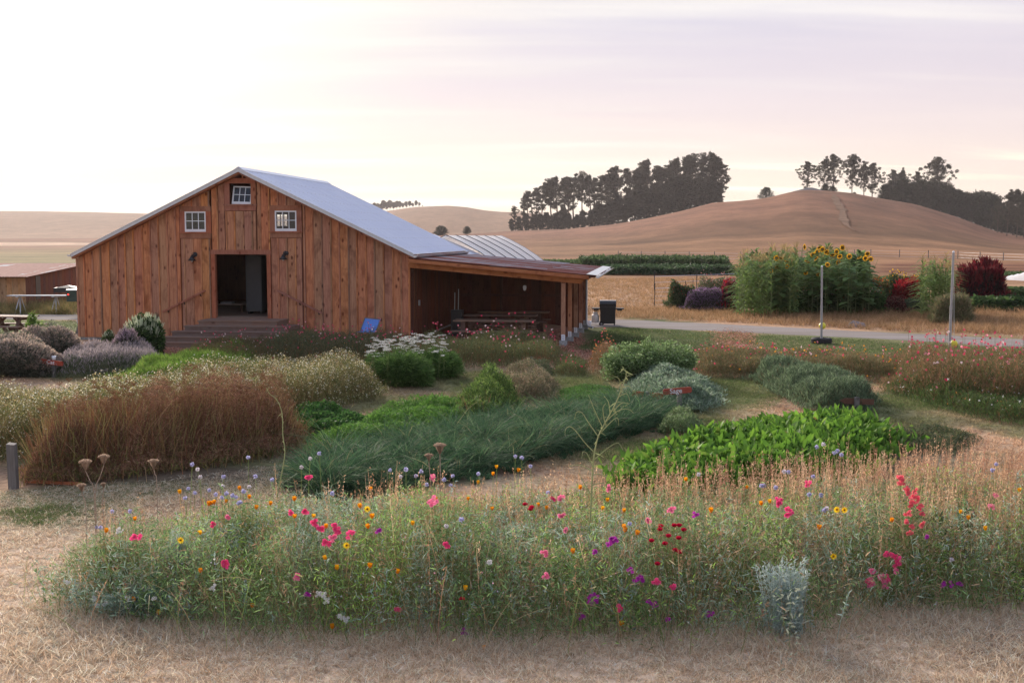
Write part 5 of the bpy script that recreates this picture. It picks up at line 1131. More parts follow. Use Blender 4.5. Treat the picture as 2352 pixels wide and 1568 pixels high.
# -- sorrel: broad leaves, the largest as objects
Ps = poly([(1395,1150),(1500,1160),(1700,1150),(1880,1130),(1990,1080),(2045,1035),(2048,1005),(1960,985),(1830,990),(1700,1010),(1560,1050),(1440,1095)])
t = bed('sorrel_bed', 'bed of broad upright bright green sorrel leaves with a dark board behind', 'herb bed')
def leaf_mesh(nm, Lf, W, fold, curl, col):
    n_ = 7; v = []; fq = []; cs = []
    for k in range(n_):
        u = k/(n_-1); wv = W*(math.sin(math.pi*min(1, u*.93+.07))**.7)*(.55+.45*math.sin(math.pi*u**.8)) if u > 0 else .012
        if k == n_-1: wv = .004
        y = -curl*u*u*Lf; z = Lf*(u-.25*curl*u*u)
        for s, f in ((-1, 1), (0, 0), (1, 1)): v.append((s*wv/2, y+f*fold*wv+.004*math.sin(u*19+s), z)); cs.append([c*(1.12 if s == 0 else 1.0) for c in col])
    for k in range(n_-1): fq += [(3*k, 3*k+1, 3*k+4, 3*k+3), (3*k+1, 3*k+2, 3*k+5, 3*k+4)]
    g = VG(); g.addq(np.array(v), np.array(fq), np.array(cs)); me = g.mesh(nm); me.polygons.foreach_set('use_smooth', [True]*len(me.polygons)); me.materials.append(M['leaf']); return me
LM = [leaf_mesh('leaf', .26, .085, .18, c_, col) for c_, col in ((.15,(.17,.32,.04)), (.45,(.13,.27,.035)), (.8,(.20,.36,.05)), (.3,(.09,.19,.03)), (.6,(.11,.22,.035)))]
n = 300; x, y = scatter(Ps, n*3); h = height(Ps, x, y, .40, .35, .3, 1.0, 91); o_ = np.argsort(y)[:]; sel = o_[::3]
for i in sel[:n]:
    o = link('leaf', LM[rng.integers(5)], None, t); o.location = (x[i], y[i], h[i]*(.45+.35*rng.random())); o.rotation_euler = (rng.normal()*.45, rng.normal()*.35, rng.random()*6.28); s_ = .75+.5*rng.random(); o.scale = (s_, s_, s_)
v = VG(); n = 9000; x, y = scatter(Ps, n); h = height(Ps, x, y, .40, .35, .3, 1.0, 91); z = h*(rng.random(n)**.5)*.85
v.strips(np.stack([x, y, z], 1), updir(n, .45), .17*(.6+.7*rng.random(n)), .065, pick([(.13,.27,.035),(.18,.34,.045),(.08,.17,.03),(.22,.34,.06),(.30,.22,.07)], n, (4,3,3,1,.15)), .5*rng.random(n), (.35, .9, 1, .75, .1), jit=.2)
v.build('lower_leaves', M['leaf'], t, 'stuff')
c = at(1700, 1060); 
# ================================================================== FLOWER GARDEN BEYOND THE ROAD
YB_ = 54.0
def gx(px, Y): return (px-1176)/2700*Y*1.0
def back_patch(name, label, cat, px0, px1, pt, pb, depth, n, Ls, W, cols, w=None, top_c=None, seed=1, lump=.25, spread=.6, spike=None, prof=(.4, 1, .15)):
    b0 = at((px0+px1)/2, pb); Yf = b0[1]; Pp = np.array([atY(px0, pb, Yf)[:2], atY(px1, pb, Yf)[:2], atY(px1, pb, Yf+depth)[:2], atY(px0, pb, Yf+depth)[:2]])
    H = atY((px0+px1)/2, pt, Yf+depth*.4)[2]-b0[2]; H = H/(1+lump*.4); t = bed(name, label, cat); v = VG()
    fill(v, Pp, H, n, Ls, W, cols, w, spread, .3, soft=.22, lump=lump, sc=.9, seed=seed, zexp=.6, prof=prof); stems(v, Pp, H, n//30, .02, [cols[0]], .12, .5, lump, .9, seed); v.build('foliage', M['leaf'], t, 'stuff')
    if top_c:
        v = VG(); m_, sz, cl, lo, hi = top_c; x, y = scatter(Pp, m_); h = height(Pp, x, y, H, .22, lump, .9, seed)*(lo+(hi-lo)*rng.random(m_)); z = gz_(x, y)+h
        if spike: v.strips(np.stack([x, y, z], 1), updir(m_, .3), spike*(.6+.8*rng.random(m_)), sz, pick(cl, m_), .1, (.7, 1, .7, .2), jit=.25)
        else: v.quads(np.stack([x, y, z], 1), np.array([0, -1, .5])+rng.normal(size=(m_, 3))*.5, sz, pick(cl, m_))
        v.build('flowers', M['petal'], t, 'stuff')
    settle(t); return t
GD = [(.055,.085,.03),(.04,.065,.025),(.08,.12,.04)]
back_patch('zinnia_shrub', 'rounded green shrub with small red flowers at the left end of the flower garden', 'shrub', 1536, 1600, 645, 712, 1.6, 9000, .12, .05, [(.08,.11,.045),(.11,.14,.06),(.05,.075,.03)], None, (160, .05, [(.5,.05,.06),(.6,.12,.1)], .85, 1.1), 301)
back_patch('verbena_bed', 'low mound of purple flowers in front of the sweetcorn', 'flower bed', 1572, 1662, 664, 716, 2.0, 10000, .10, .025, [(.07,.08,.05),(.10,.09,.07),(.05,.05,.035)], None, (5000, .05, [(.28,.16,.29),(.32,.21,.33),(.20,.11,.19)], .6, 1.08), 302, .15)
back_patch('celosia_bed', 'patch of crimson and magenta plumes between purple flowers and sweetcorn', 'flower bed', 1655, 1694, 655, 716, 1.6, 4000, .14, .05, [(.07,.03,.03),(.05,.05,.03)], None, (1600, .06, [(.36,.02,.03),(.30,.03,.10),(.22,.02,.04)], .55, 1.05), 303, .15, spike=.2)
back_patch('wild_bushes', 'loose low shrubs with red and pink flowers behind the purple bed', 'shrub', 1600, 1690, 642, 690, 1.5, 5000, .10, .04, [(.10,.12,.06),(.13,.15,.08)], None, (200, .05, [(.6,.14,.12),(.7,.4,.4)], .8, 1.25), 304, .4)
back_patch('zinnia_bed', 'long low bed of dark leafy zinnias along the front of the flower garden', 'flower bed', 1815, 2035, 668, 722, 3.0, 26000, .13, .06, [(.06,.115,.03),(.045,.08,.025),(.09,.15,.035)], None, (260, .07, [(.40,.04,.03),(.72,.45,.42),(.55,.08,.05),(.30,.03,.02)], .85, 1.2), 305, .3)
back_patch('tithonia_bed', 'orange flowered thicket right of the sunflowers', 'flower bed', 1975, 2045, 640, 700, 3.0, 14000, .12, .045, [(.07,.10,.035),(.11,.11,.04)], None, (900, .06, [(.62,.14,.03),(.5,.10,.03)], .75, 1.1), 306, .2)
back_patch('rudbeckia_bed', 'yellow flowered patch seen in the gap before the dark red plants', 'flower bed', 2035, 2125, 637, 690, 2.0, 12000, .12, .05, GD, None, (150, .10, [(.80,.48,.03),(.6,.32,.03),(.12,.05,.03)], .85, 1.25), 307, .3)
back_patch('amaranth_clump', 'bright crimson amaranth mound leaning left beside the second sweetcorn', 'shrub', 2052, 2112, 650, 700, 1.8, 12000, .15, .06, [(.26,.018,.022),(.18,.015,.02),(.10,.03,.025)], (3,3,1), (1500, .07, [(.34,.02,.025),(.24,.015,.02)], .7, 1.08), 308, .2, spike=.25)
back_patch('amaranth_clump', 'lower speckled part of the crimson amaranth near the ground', 'shrub', 2026, 2078, 678, 722, 1.2, 7000, .12, .05, [(.13,.025,.025),(.08,.03,.025),(.24,.10,.08)], None, (300, .05, [(.40,.25,.18)], .5, 1.0), 309, .25)
back_patch('dark_amaranth', 'tall dark maroon amaranth block at the right end of the flower garden', 'shrub', 2196, 2304, 622, 706, 2.6, 34000, .16, .07, [(.045,.018,.02),(.03,.02,.018),(.065,.015,.02)], None, (3200, .10, [(.13,.015,.02),(.09,.012,.018),(.17,.02,.025)], .88, 1.12), 310, .28, spike=.42)
back_patch('squash_patch', 'low broad leaved green vines in front of the dark maroon plants', 'plant', 2225, 2420, 686, 716, 3.0, 9000, .20, .16, [(.06,.11,.035),(.09,.15,.045),(.045,.08,.03)], None, None, 311, .35, 1.0)
back_patch('bean_vines', 'green climbing plants behind the dark maroon amaranth at the right edge', 'plant', 2285, 2420, 665, 692, 2.0, 6000, .16, .12, [(.06,.10,.035),(.08,.13,.045)], None, None, 312, .35, .9)
back_patch('cosmos_hedge', 'grey-green feathery growth between crimson amaranth and second sweetcorn', 'plant', 2070, 2130, 690, 716, 1.0, 4000, .10, .03, [(.09,.11,.07),(.06,.08,.045)], None, None, 313, .3)
back_patch('tall_weeds', 'tall pale green weeds by the right pole beyond the road', 'plant', 2140, 2230, 690, 745, 1.6, 6000, .22, .03, [(.14,.16,.07),(.20,.18,.09),(.26,.20,.11)], None, None, 314, .4, .4)
back_patch('green_backdrop', 'mass of dark green leafage filling in behind the sunflowers', 'plant', 1708, 1996, 588, 708, 4.0, 42000, .22, .13, [(.14,.22,.075),(.10,.16,.06),(.20,.28,.10)], None, None, 315, .3, .8)
# sweetcorn and sunflowers, plant by plant
def corn(seed, H=2.4, col=(.21,.30,.09)):
    global rng; old = rng; rng = np.random.default_rng(seed); s = MB(); s.tube([(0,0,0),(.02,0,H*.5),(.03,.02,H)], [.018,.014,.006], 5); st_ = s.mesh('stalk')
    v = VG(); n = 20; z = np.linspace(.2, H*.95, n); a = np.arange(n)*math.pi+rng.normal(size=n)*.5; D = np.stack([np.cos(a)*.75, np.sin(a)*.75, np.ones(n)], 1)
    v.strips(np.stack([np.zeros(n), np.zeros(n), z], 1), D, .62*(.7+.5*rng.random(n)), .085, np.array(col)*np.where(z < .8, 1.1, 1)[:, None], 1.15, (.8, 1, .9, .6, .12), side=np.array([0, 0, 1.])+rng.normal(size=(n, 3))*.1)
    lf = v.mesh('leaf'); v = VG(); m_ = 9; D = updir(m_, .45); v.strips(np.tile([.03,.02,H], (m_, 1)), D, .30, .014, (.36,.26,.12), .2, (1, 1, .5)); ts = v.mesh('tassel'); rng = old; return st_, lf, ts
for me in (): pass
CV = [corn(401), corn(402, 2.2, (.27,.33,.11)), corn(403, 2.5, (.17,.26,.08))]
M['stalk'] = m_plain('green_stalk', (.17,.22,.08), .6, .2, 0, .2)
def put_corn(px, Y, h, label, group):
    q = atY(px, 700, Y); i = rng.integers(3); t = empty('corn_plant', (q[0], Y, float(ground(q[0], Y))), rng.random()*6.28); tag(t, label, 'corn plant', group)
    for nm, me, mt in zip(('stalk', 'leaves', 'tassel'), CV[i], ('stalk', 'leaf', 'dry')):
        o = link(nm, me, M[mt], t); o.scale = (1, 1, h/2.5)
for k in range(110):
    px = rng.uniform(1692, 1830) if k < 85 else rng.uniform(1800, 1960); Y = rng.uniform(53.2, 58.5) if k < 85 else rng.uniform(57.5, 60)
    yt = np.interp(px, [1690,1705,1735,1770,1900], [610,576,574,562,566]); h = (atY(px, yt, Y)[2])*(.84+.2*rng.random())+.1
    put_corn(px, Y, h, 'sweetcorn plant in the tall block left of the sunflowers', 'sweetcorn in the left block')
for k in range(38):
    px = rng.uniform(2114, 2184); Y = rng.uniform(53, 56); h = atY(px, 594, Y)[2]*(.85+.25*rng.random())+.15
    put_corn(px, Y, h, 'sweetcorn plant in the small block left of the dark maroon plants', 'sweetcorn in the right block')
def sunflower(seed, H=2.6, tilt=.6):
    global rng; old = rng; rng = np.random.default_rng(seed); s = MB(); s.tube([(0,0,0),(.02,0,H*.5),(.0,-.02,H*.93),(0,-.07,H),(0,-.13,H-.01)], [.022,.02,.014,.012,.01], 5); st_ = s.mesh('stem')
    v = VG(); n = 15; z = np.linspace(.5, H*.93, n); a = np.arange(n)*2.4; D = np.stack([np.cos(a), np.sin(a), np.full(n, .45)], 1)
    v.strips(np.stack([np.zeros(n), np.zeros(n), z], 1), D, .42, .30, (.15,.24,.08), 1.0, (.12, .7, 1, .75, .1), side=(0, 0, 1.)); lf = v.mesh('leaf')
    v = VG(); c = np.array([0, -.14, H-.02]); N = np.array([0, -math.cos(tilt), -math.sin(tilt)+.35]); N /= np.linalg.norm(N); A = np.array([1., 0, 0]); B = np.cross(N, A); m_ = 20; a = np.arange(m_)*6.283/m_
    D = np.cos(a)[:, None]*A+np.sin(a)[:, None]*B; v.strips(c+D*.07+N*.01, D+N*.15, .068, .034, pick([(.66,.36,.02),(.58,.27,.02)], m_), 0, (.6, 1, .2), side=N); pt = v.mesh('petals')
    d = MB(); ring = [tuple(c+(math.cos(q)*A+math.sin(q)*B)*r+N*h) for r, h in ((.085, 0), (.07, .02)) for q in np.linspace(0, 5.76, 12)]; d.add(ring, [tuple(range(12, 24))]+[(i, (i+1) % 12, (i+1) % 12+12, i+12) for i in range(12)]); ds = d.mesh('disc')
    rng = old; return st_, lf, pt, ds
SV = [sunflower(501, 2.6, .9), sunflower(502, 2.6, .2), sunflower(503, 2.6, 1.2), sunflower(504, 2.6, .5)]
M['disc'] = m_plain('seed_disc', (.16,.09,.02), .9, .1, 0, .3, 30)
def Zs(zx, zy): return 1580.4+zx*.18, 545.6+zy*.18
heads = [(1450,120),(1712,150),(1650,125),(1630,185),(1790,190),(1875,180),(1838,218),(1980,128),(1920,238),(1130,262),(1288,305),(1235,368),(1595,265),(2050,240),(2150,250),(1590,220),(1115,370),(1040,420),(1190,262),(2245,262),(2280,205),(1760,345),(1600,400),(1480,450),(1740,180),(2320,272),(1545,300),(1330,340),(1660,470),(1940,318)]
for k, (zx, zy) in enumerate(heads):
    px, py = Zs(zx, zy); Y = 54.5+rng.random()*2.5 if zy > 230 else 56.5+rng.random()*2.5; q = atY(px, py, Y); g0 = float(ground(q[0], Y)); t = empty('sunflower', (q[0], Y, g0), rng.normal()*.5); tag(t, 'sunflower with a nodding yellow head in the tall row beyond the road', 'sunflower', 'sunflowers beyond the road'); i = k % 4 if k else 1; s_ = (q[2]-g0)/2.58
    for nm, me, mt in zip(('stem', 'leaves', 'petals', 'disc'), SV[i], ('stalk', 'leaf', 'petal', 'disc')):
        o = link(nm, me, M[mt], t); o.scale = (s_**.3, s_**.3, s_); 
for k in range(26):
    px = rng.uniform(1775, 1995); py = rng.uniform(590, 640); Y = rng.uniform(54, 58); q = atY(px, py, Y); g0 = float(ground(q[0], Y)); t = empty('sunflower', (q[0], Y, g0), rng.random()*6.28); tag(t, 'leafy green sunflower plant without an open flower in the tall row', 'sunflower', 'sunflower plants not in bloom'); s_ = (q[2]-g0)/2.58
    for nm, me, mt in zip(('stem', 'leaves'), SV[k % 4][:2], ('stalk', 'leaf')): o = link(nm, me, M[mt], t); o.scale = (1.1, 1.1, s_)
for px, py in ((2186, 679), (2201, 684), (2206, 686)):
    q = atY(px, py, 53); t = empty('sunflower', (q[0], 53, float(ground(q[0], 53))), 0); tag(t, 'small orange sunflower beside the right pole', 'sunflower', 'small sunflowers by the right pole'); s_ = (q[2]+.2)/2.58
    for nm, me, mt in zip(('stem', 'petals', 'disc'), (SV[1][0], SV[1][2], SV[1][3]), ('stalk', 'petal', 'disc')): o = link(nm, me, M[mt], t); o.scale = (1, 1, s_)
q = at(1628, 803); t = empty('sunflower', tuple(q), 0); tag(t, 'lone small sunflower with drooping head at the edge of the lawn', 'sunflower'); s_ = (atY(1628, 760, q[1])[2]-q[2])/2.6
for nm, me, mt in zip(('stem', 'leaves', 'petals', 'disc'), SV[2], ('stalk', 'leaf', 'petal', 'disc')): o = link(nm, me, M[mt], t); o.scale = (.45, .45, s_)

# crop field
def crop(label, px0, px1, pt, pb, depth, n, cols, seed, Ls=.3, W=.12):
    back_patch('crop_rows', label, 'crop', px0, px1, pt, pb, depth, n, Ls, W, cols, None, None, seed, .22, .5)
CG = [(.075,.12,.045),(.055,.09,.035),(.10,.15,.06)]
crop('tall green crop rows in the field behind the lean-to, back row', 1330, 1672, 592, 618, 8, 16000, CG, 321, .4, .16)
crop('darker low crop rows in front of the tall ones, left of the sweetcorn', 1380, 1700, 612, 632, 6, 12000, [(.06,.10,.045),(.045,.08,.04),(.08,.125,.06)], 322, .3, .14)
crop('thin far end of the green crop rows beside the greenhouse', 1240, 1400, 599, 610, 8, 3500, CG, 323, .3, .12)
crop('green crop rows glimpsed between sunflowers and dark maroon plants', 1990, 2200, 648, 660, 12, 9000, [(.07,.11,.05),(.10,.15,.05)], 324, .3, .12)
crop('green crop strip at the right edge behind the white covers', 2280, 2450, 630, 642, 8, 4000, CG, 325, .3, .12)
q0 = at(2310, 645); rc = MB(); seg = 24; vs = []; fs = []
a = atY(2306, 636, q0[1]); b = atY(2420, 612, q0[1]-6)
for i in range(seg+1):
    p = a*(1-i/seg)+b*i/seg; g0 = float(ground(p[0], p[1])); hgt = p[2]-g0
    for k in range(9): th = math.pi*k/8; vs.append((p[0]+.0, p[1]+math.cos(th)*.6, g0+max(.1, math.sin(th)*hgt*(1+.06*math.sin(i*2.1)))))
for i in range(seg):
    for k in range(8): j = i*9+k; fs.append((j, j+1, j+10, j+9))
rc.add(vs, fs, True); tag(rc.build('row_cover', M['cover']), 'long white row cover tunnel at the right edge behind the dark maroon plants', 'row cover')
# wire fence round the flower garden, and a far field fence
def post_fence(label, pts, h, every, rpost, mesh_=False, mat='grey_wood'):
    t = empty('wire_fence', tuple(pts[0])); tag(t, label, 'fence'); o0 = np.array(pts[0]); wires = MB(); tops_ = []
    for i in range(len(pts)-1):
        a, b = np.array(pts[i]), np.array(pts[i+1]); m_ = max(1, int(np.linalg.norm(b-a)/every))
        for k in range(m_+(i == len(pts)-2)):
            p = a*(1-k/m_)+b*k/m_; p[2] = float(ground(p[0], p[1])); q = p-o0; tops_.append(q)
            MB().tube([(q[0], q[1], q[2]-.1), (q[0]+rng.normal()*.02, q[1], q[2]+h)], rpost, 5).build('fence_post', M[mat], t)
    for zz in np.arange(.15, h, .22 if mesh_ else .4):
        for a, b in zip(tops_[:-1], tops_[1:]): wires.tube([a+[0, 0, zz], b+[0, 0, zz]], .006 if mesh_ else .012, 3, False)
    o = wires.build('wire', M['steel'], t); o['kind'] = 'stuff'
post_fence('thin metal post and wire fence left of the sweetcorn', [at(1503, 706), at(1560, 706), at(1590, 690)], 1.25, 2.2, .022, True, 'black')
post_fence('metal post fence running behind the purple flowers', [at(1503, 668), at(1600, 664), at(1700, 660)], 1.3, 2.2, .03, False, 'black')
post_fence('distant wooden field fence along the foot of the hill', [surf(1420, 594), surf(1700, 598), surf(1800, 597), surf(2000, 590), surf(2200, 594), surf(2420, 602)], 1.2, 4.0, .06)
# ================================================================== GRASS
def grass_patch(label, pp, n, Ls, W, cols, w=None, spread=.45, bend=.5, name='dry_grass', clump=0, prof=(1, .7, .15), wmask=None):
    Pp = poly(pp); v = VG()
    if clump:
        cx, cy = scatter(Pp, n//clump); x = np.repeat(cx, clump)+rng.normal(size=(n//clump)*clump)*Ls*.25; y = np.repeat(cy, clump)+rng.normal(size=(n//clump)*clump)*Ls*.25
    else: x, y = scatter(Pp, n)
    if wmask is not None:
        k = wmask(x, y); x = x[k]; y = y[k]
    n = len(x); s = (.5+.9*vn(x, y, 1.3, 5))
    v.strips(np.stack([x, y, gz_(x, y)-.004], 1), updir(n, spread), Ls*s*(.6+.7*rng.random(n)), W, pick(cols, n, w) if cols is not None else ground_colour(x, y)*rng.choice([1.0, 1.35, 1.7], n)[:, None], bend*rng.random(n)*1.6, prof, jit=.2)
    tag(v.build(name, M['dry']), label, 'grass', kind='stuff')
SC_ = [(.78,.64,.48),(.68,.51,.36),(.86,.77,.62),(.54,.38,.25),(.46,.40,.28)]
grass_patch('mown straw-coloured grass along the bottom of the photograph', [(-300,1700),(-300,1380),(100,1390),(300,1430),(900,1470),(1500,1470),(1880,1455),(2050,1405),(2700,1370),(2700,1700)], 90000, .088, .0062, SC_, (3,3,3,2,1), .6, .8, clump=6)
grass_patch('straw-coloured grass at the left between the wildflowers and the brown dill', [(-300,1400),(120,1390),(240,1310),(560,1255),(760,1180),(690,1060),(400,1110),(60,1125),(-300,1130)], 46000, .07, .0065, SC_, (3,3,2,2,1), .6, .8, clump=6)
gm = lambda x, y: rng.random(len(x)) < .35+.65*ss(.35, .6, fbm(x, y, .8, 31))
grass_patch('short dry grass paths between the herb beds', [(600,1060),(690,1060),(1180,1100),(1400,1120),(1400,1250),(2600,1250),(2600,950),(2000,880),(1300,850),(1000,850),(850,870),(820,960),(640,1000)], 130000, .075, .009, None, None, .6, .7, clump=5)
grass_patch('short grass on the paths in the back left of the garden', [(-200,885),(0,880),(300,872),(560,870),(860,880),(850,845),(400,855),(120,870),(-200,865)], 16000, .06, .012, None, None, .7, .7)
GL = [(.13,.18,.07),(.18,.21,.09),(.25,.23,.12),(.09,.135,.05)]
for nm, pp, n, h in (('green lawn strip between the right hand hedge and the gravel road', [(1400,760),(1420,752),(1650,763),(1890,776),(2352,802),(2700,820),(2600,850),(2000,822),(1600,815),(1400,830),(1330,800)], 50000, .07), ('green lawn with the picnic table at the left', [(-300,735),(175,736),(176,775),(-300,790)], 14000, .07),
    ('dark green clover by the lean-to footings', [(1340,800),(1400,758),(1470,756),(1480,800),(1420,820)], 14000, .12)):
    grass_patch(nm, pp, n, h, .02, GL, (3,2,1,3), .7, .5, 'lawn_grass')
for (px, py, rx, ry, n, lb) in ((1340,885,90,30,9000,'green grass patch left of the big round bush'),(1690,905,120,42,16000,'green grass patch between the sage and the rosemary'),(1090,880,60,34,4000,'thin green grass by the right side of the yarrow'),(2080,925,110,22,8000,'green grass patch behind the dark pointed sign'),(1640,990,110,28,8000,'green grass at the right end of the chives'),(1480,1045,170,45,14000,'greyish green grass between the chives and the broad leaves'),(90,1182,110,26,5000,'small green grass patch in the straw at the left')):
    pp = [(px+rx*math.cos(a), py+ry*math.sin(a)) for a in np.linspace(0, 5.9, 14)]
    c_ = at(px, py); ex = abs(at(px+rx, py)[0]-c_[0]); ey = (at(px, py-ry)[1]-at(px, py+ry)[1])/2; cyy = (at(px, py-ry)[1]+at(px, py+ry)[1])/2
    def fm(x, y, c_=c_, ex=ex, ey=ey, cyy=cyy): d_ = np.hypot((x-c_[0])/ex, (y-cyy)/ey)+(fbm(x, y, 1.6, 55)-.5)*1.4; return rng.random(len(x)) > ss(.35, .95, d_)
    grass_patch(lb, pp, int(n*1.2), .065, .009, [(.13,.19,.07),(.18,.22,.08),(.30,.26,.15)], (3,3,1), .7, .5, 'green_grass', wmask=fm)
TG = [(.40,.24,.13),(.48,.31,.18),(.32,.20,.10),(.22,.17,.08)]
grass_patch('tall dry grass verge along the far side of the gravel road', [(1380,728),(1650,740),(1900,752),(2352,774),(2700,790),(2700,716),(2352,716),(2000,722),(1700,716),(1500,708),(1380,710)], 46000, .34, .014, TG, (3,2,2,1), .35, .5, clump=8)
grass_patch('tall rough grass in front of the left shed', [(-300,722),(176,722),(176,700),(-300,700)], 16000, .5, .02, [(.34,.24,.11),(.26,.22,.09),(.20,.20,.08)], None, .3, .4, clump=8)
grass_patch('dry stubble field behind the grill', [(1330,725),(1500,708),(1540,700),(1700,690),(1700,640),(1330,640)], 26000, .22, .022, TG, (3,2,2,1), .5, .5, clump=6)
# bark chips
v = VG(); 
for px, py, rx, ry, amt in chips:
    pp = poly([(px+rx*.95*math.cos(a), py+ry*.95*math.sin(a)) for a in np.linspace(0, 5.9, 14)]); n = int(2600*amt); x, y = scatter(pp, n)
    v.quads(np.stack([x, y, gz_(x, y)+.012+.02*rng.random(n)], 1), np.array([0, 0, 1])+rng.normal(size=(n, 3))*.45, .075, pick([(.46,.22,.15),(.34,.15,.10),(.56,.32,.22),(.22,.11,.08)], n), aspect=.4)
tag(v.build('bark_chips', M['dry']), 'reddish bark chips spread round the barn and over the path', 'bark chips', kind='stuff')
# ================================================================== THE WILDFLOWER STRIP IN FRONT
Pw = poly([(105,1385),(260,1425),(520,1445),(800,1462),(1000,1460),(1200,1478),(1350,1462),(1500,1466),(1700,1455),(1850,1455),(1950,1412),(2100,1402),(2250,1405),(2400,1385),(2800,1370),
           (2800,1150),(2352,1165),(1900,1185),(1500,1205),(1100,1215),(800,1225),(500,1250),(330,1290),(230,1310),(160,1350)])
def wh(x, y):
    e = (edged(Pw, x, y)/.42).clip(0, 1); right = ss(-3.6, -2.4, x)
    return (.22+.78*np.sqrt(e))*(.60+.12*fbm(x, y, 1.3, 601)+.30*(vn(x, y, 2.1, 602)-.5)+.30*(vn(x, y, 6.5, 603)-.5))*(.80+.20*right)*(1-.28*ss(11.5, 12.4, y))
wf = bed('wildflower_strip', 'wide strip of mixed wildflowers, feathery greens and dry seed stalks across the foreground', 'wildflowers')
v = VG(); n = 255000; x, y = scatter(Pw, n); x = x+rng.normal(size=n)*.05; y = y+rng.normal(size=n)*.05; h = wh(x, y); z = h*(1.12*rng.random(n)**.85)
a = fbm(x, y, 1.1, 611); b = fbm(x, y, 1.6, 615); 
sp_ = fbm(x, y, 2.4, 631); cols = np.where((a > .54)[:, None], pick([(.32,.43,.32),(.40,.49,.38),(.23,.34,.24)], n), pick([(.21,.35,.13),(.29,.44,.17),(.14,.25,.10),(.28,.36,.20)], n))
lime = (b > .60)[:, None]; cols = np.where(lime & (rng.random((n, 1)) < .7), pick([(.27,.45,.09),(.33,.50,.13)], n), cols)
cols = cols*(.65+.8*sp_)[:, None]; up_ = (z > .62*h)[:, None] & (rng.random((n, 1)) < .15+.30*ss(0, 3, x)[:, None]); cols = np.where(up_, pick([(.52,.37,.24),(.40,.27,.17),(.42,.38,.24)], n), cols)
v.strips(np.stack([x, y, z], 1), rng.normal(size=(n, 3))*.8+[0, 0, .8], .044*(.4+rng.random(n)*1.3), .0075*(.4+rng.random(n)), cols, .2, (.5, 1, .2), jit=.28)
n = 24000; x, y = scatter(Pw, n); h = wh(x, y); gcol = pick([(.14,.20,.06),(.20,.27,.08),(.36,.25,.13),(.22,.15,.08),(.45,.33,.20)], n, (3,3,2,2,2))
v.strips(np.stack([x, y, np.zeros(n)], 1), updir(n, .28), h*(.8+.6*rng.random(n)), .0045, gcol, .35*rng.random(n), (1, .9, .8, .6, .3), jit=.2)
n = 3500; x, y = scatter(Pw, n); h = wh(x, y); v.strips(np.stack([x, y, h*(.3+.6*rng.random(n))], 1), rng.normal(size=(n, 3))*[1, .6, .25]+[0, 0, .15], .16+.2*rng.random(n), .005, pick([(.26,.30,.14),(.40,.33,.18),(.30,.18,.10)], n), .5, (1, 1, .9, .5))
for k_, (m_, per, hi, c0, lw) in enumerate(((420, 22, .55, [(.24,.38,.14),(.32,.46,.20),(.17,.28,.11)], .012), (300, 20, .45, [(.38,.50,.42),(.30,.42,.34),(.46,.56,.48)], .010), (520, 16, .55, [(.48,.27,.17),(.36,.20,.13),(.58,.38,.24)], .008))):
    x, y = scatter(Pw, m_); h = wh(x, y)*(.95+hi*rng.random(m_)); D = updir(m_, .16); D /= np.linalg.norm(D, axis=1)[:, None]; P0 = np.stack([x, y, np.zeros(m_)], 1)
    v.strips(P0, D, h, .0055, pick(c0, m_)*.9, .15, (1, .9, .8, .5)); k = np.repeat(np.arange(m_), per); u = 1-.55*rng.random(m_*per); p = P0[k]+D[k]*(h[k]*u)[:, None]; p[:, 2] -= .1*h[k]*u*u
    hd_ = D[k]*[1, 1, 0]; hd_ /= np.linalg.norm(hd_, axis=1)[:, None]+1e-6; p += hd_*(.09*h[k]*u*u)[:, None]; v.strips(p, D[k]+rng.normal(size=(m_*per, 3))*.6, .034*(.5+rng.random(m_*per)), lw, pick(c0, m_*per), .2, (.5, 1, .2), jit=.2)
# small silver-leaved tufts and broad leaves
n = 16000; c_ = 260; cx, cy = scatter(Pw, c_); k = rng.integers(c_, size=n); x = cx[k]+rng.normal(size=n)*.07; y = cy[k]+rng.normal(size=n)*.07; h = wh(x, y)
tc_ = pick([(.26,.33,.28),(.16,.25,.09),(.11,.19,.09),(.30,.34,.26),(.09,.15,.05)], c_)[k]
v.strips(np.stack([x, y, h*rng.random(n)**.7], 1), updir(n, .8), .05*(.6+.8*rng.random(n)), .016, tc_, .3, (.4, 1, .15), jit=.2)
v.build('leaves_and_stems', M['leaf'], wf, 'stuff')
# tiny pale blossoms
v = VG(); n = 2600; x, y = scatter(Pw, n); h = wh(x, y); v.quads(np.stack([x, y, h*(.35+.75*rng.random(n))], 1), np.array([0, -1, .5])+rng.normal(size=(n, 3))*.5, .010+.008*rng.random(n), pick([(.72,.66,.72),(.62,.52,.68),(.78,.72,.66),(.70,.35,.45)], n, (3,2,3,1))); v.build('tiny_blossoms', M['petal'], wf, 'stuff')
# dry seed stalks standing above the greens
def seedstalks(vg, X, Y, Hh, cols, pods=26, lean=.10, podl=.020, fr=.45):
    n = len(X); D = updir(n, lean); D[:, 2] = 1; Dn = D/np.linalg.norm(D, axis=1, keepdims=True); P = np.stack([X, Y, np.zeros(n)], 1)
    vg.strips(P, D, Hh, .0055, cols, .06, (1, .9, .7, .4), jit=.15)
    u = 1-fr*rng.random((n, pods))**.8; p = P[:, None]+Dn[:, None]*(Hh[:, None]*u)[..., None]+rng.normal(size=(n, pods, 3))*[.006, .006, .004]
    p[..., 2] -= (.06*.7*Hh[:, None]*u*u); p = p.reshape(-1, 3); m_ = len(p)
    vg.strips(p, rng.normal(size=(m_, 3))*.5+[0, 0, .9], podl*(.7+.6*rng.random(m_)), .0085, np.repeat(cols, pods, 0)*1.05, 0, (.5, 1, .4), jit=.2)
v = VG(); n = 2000
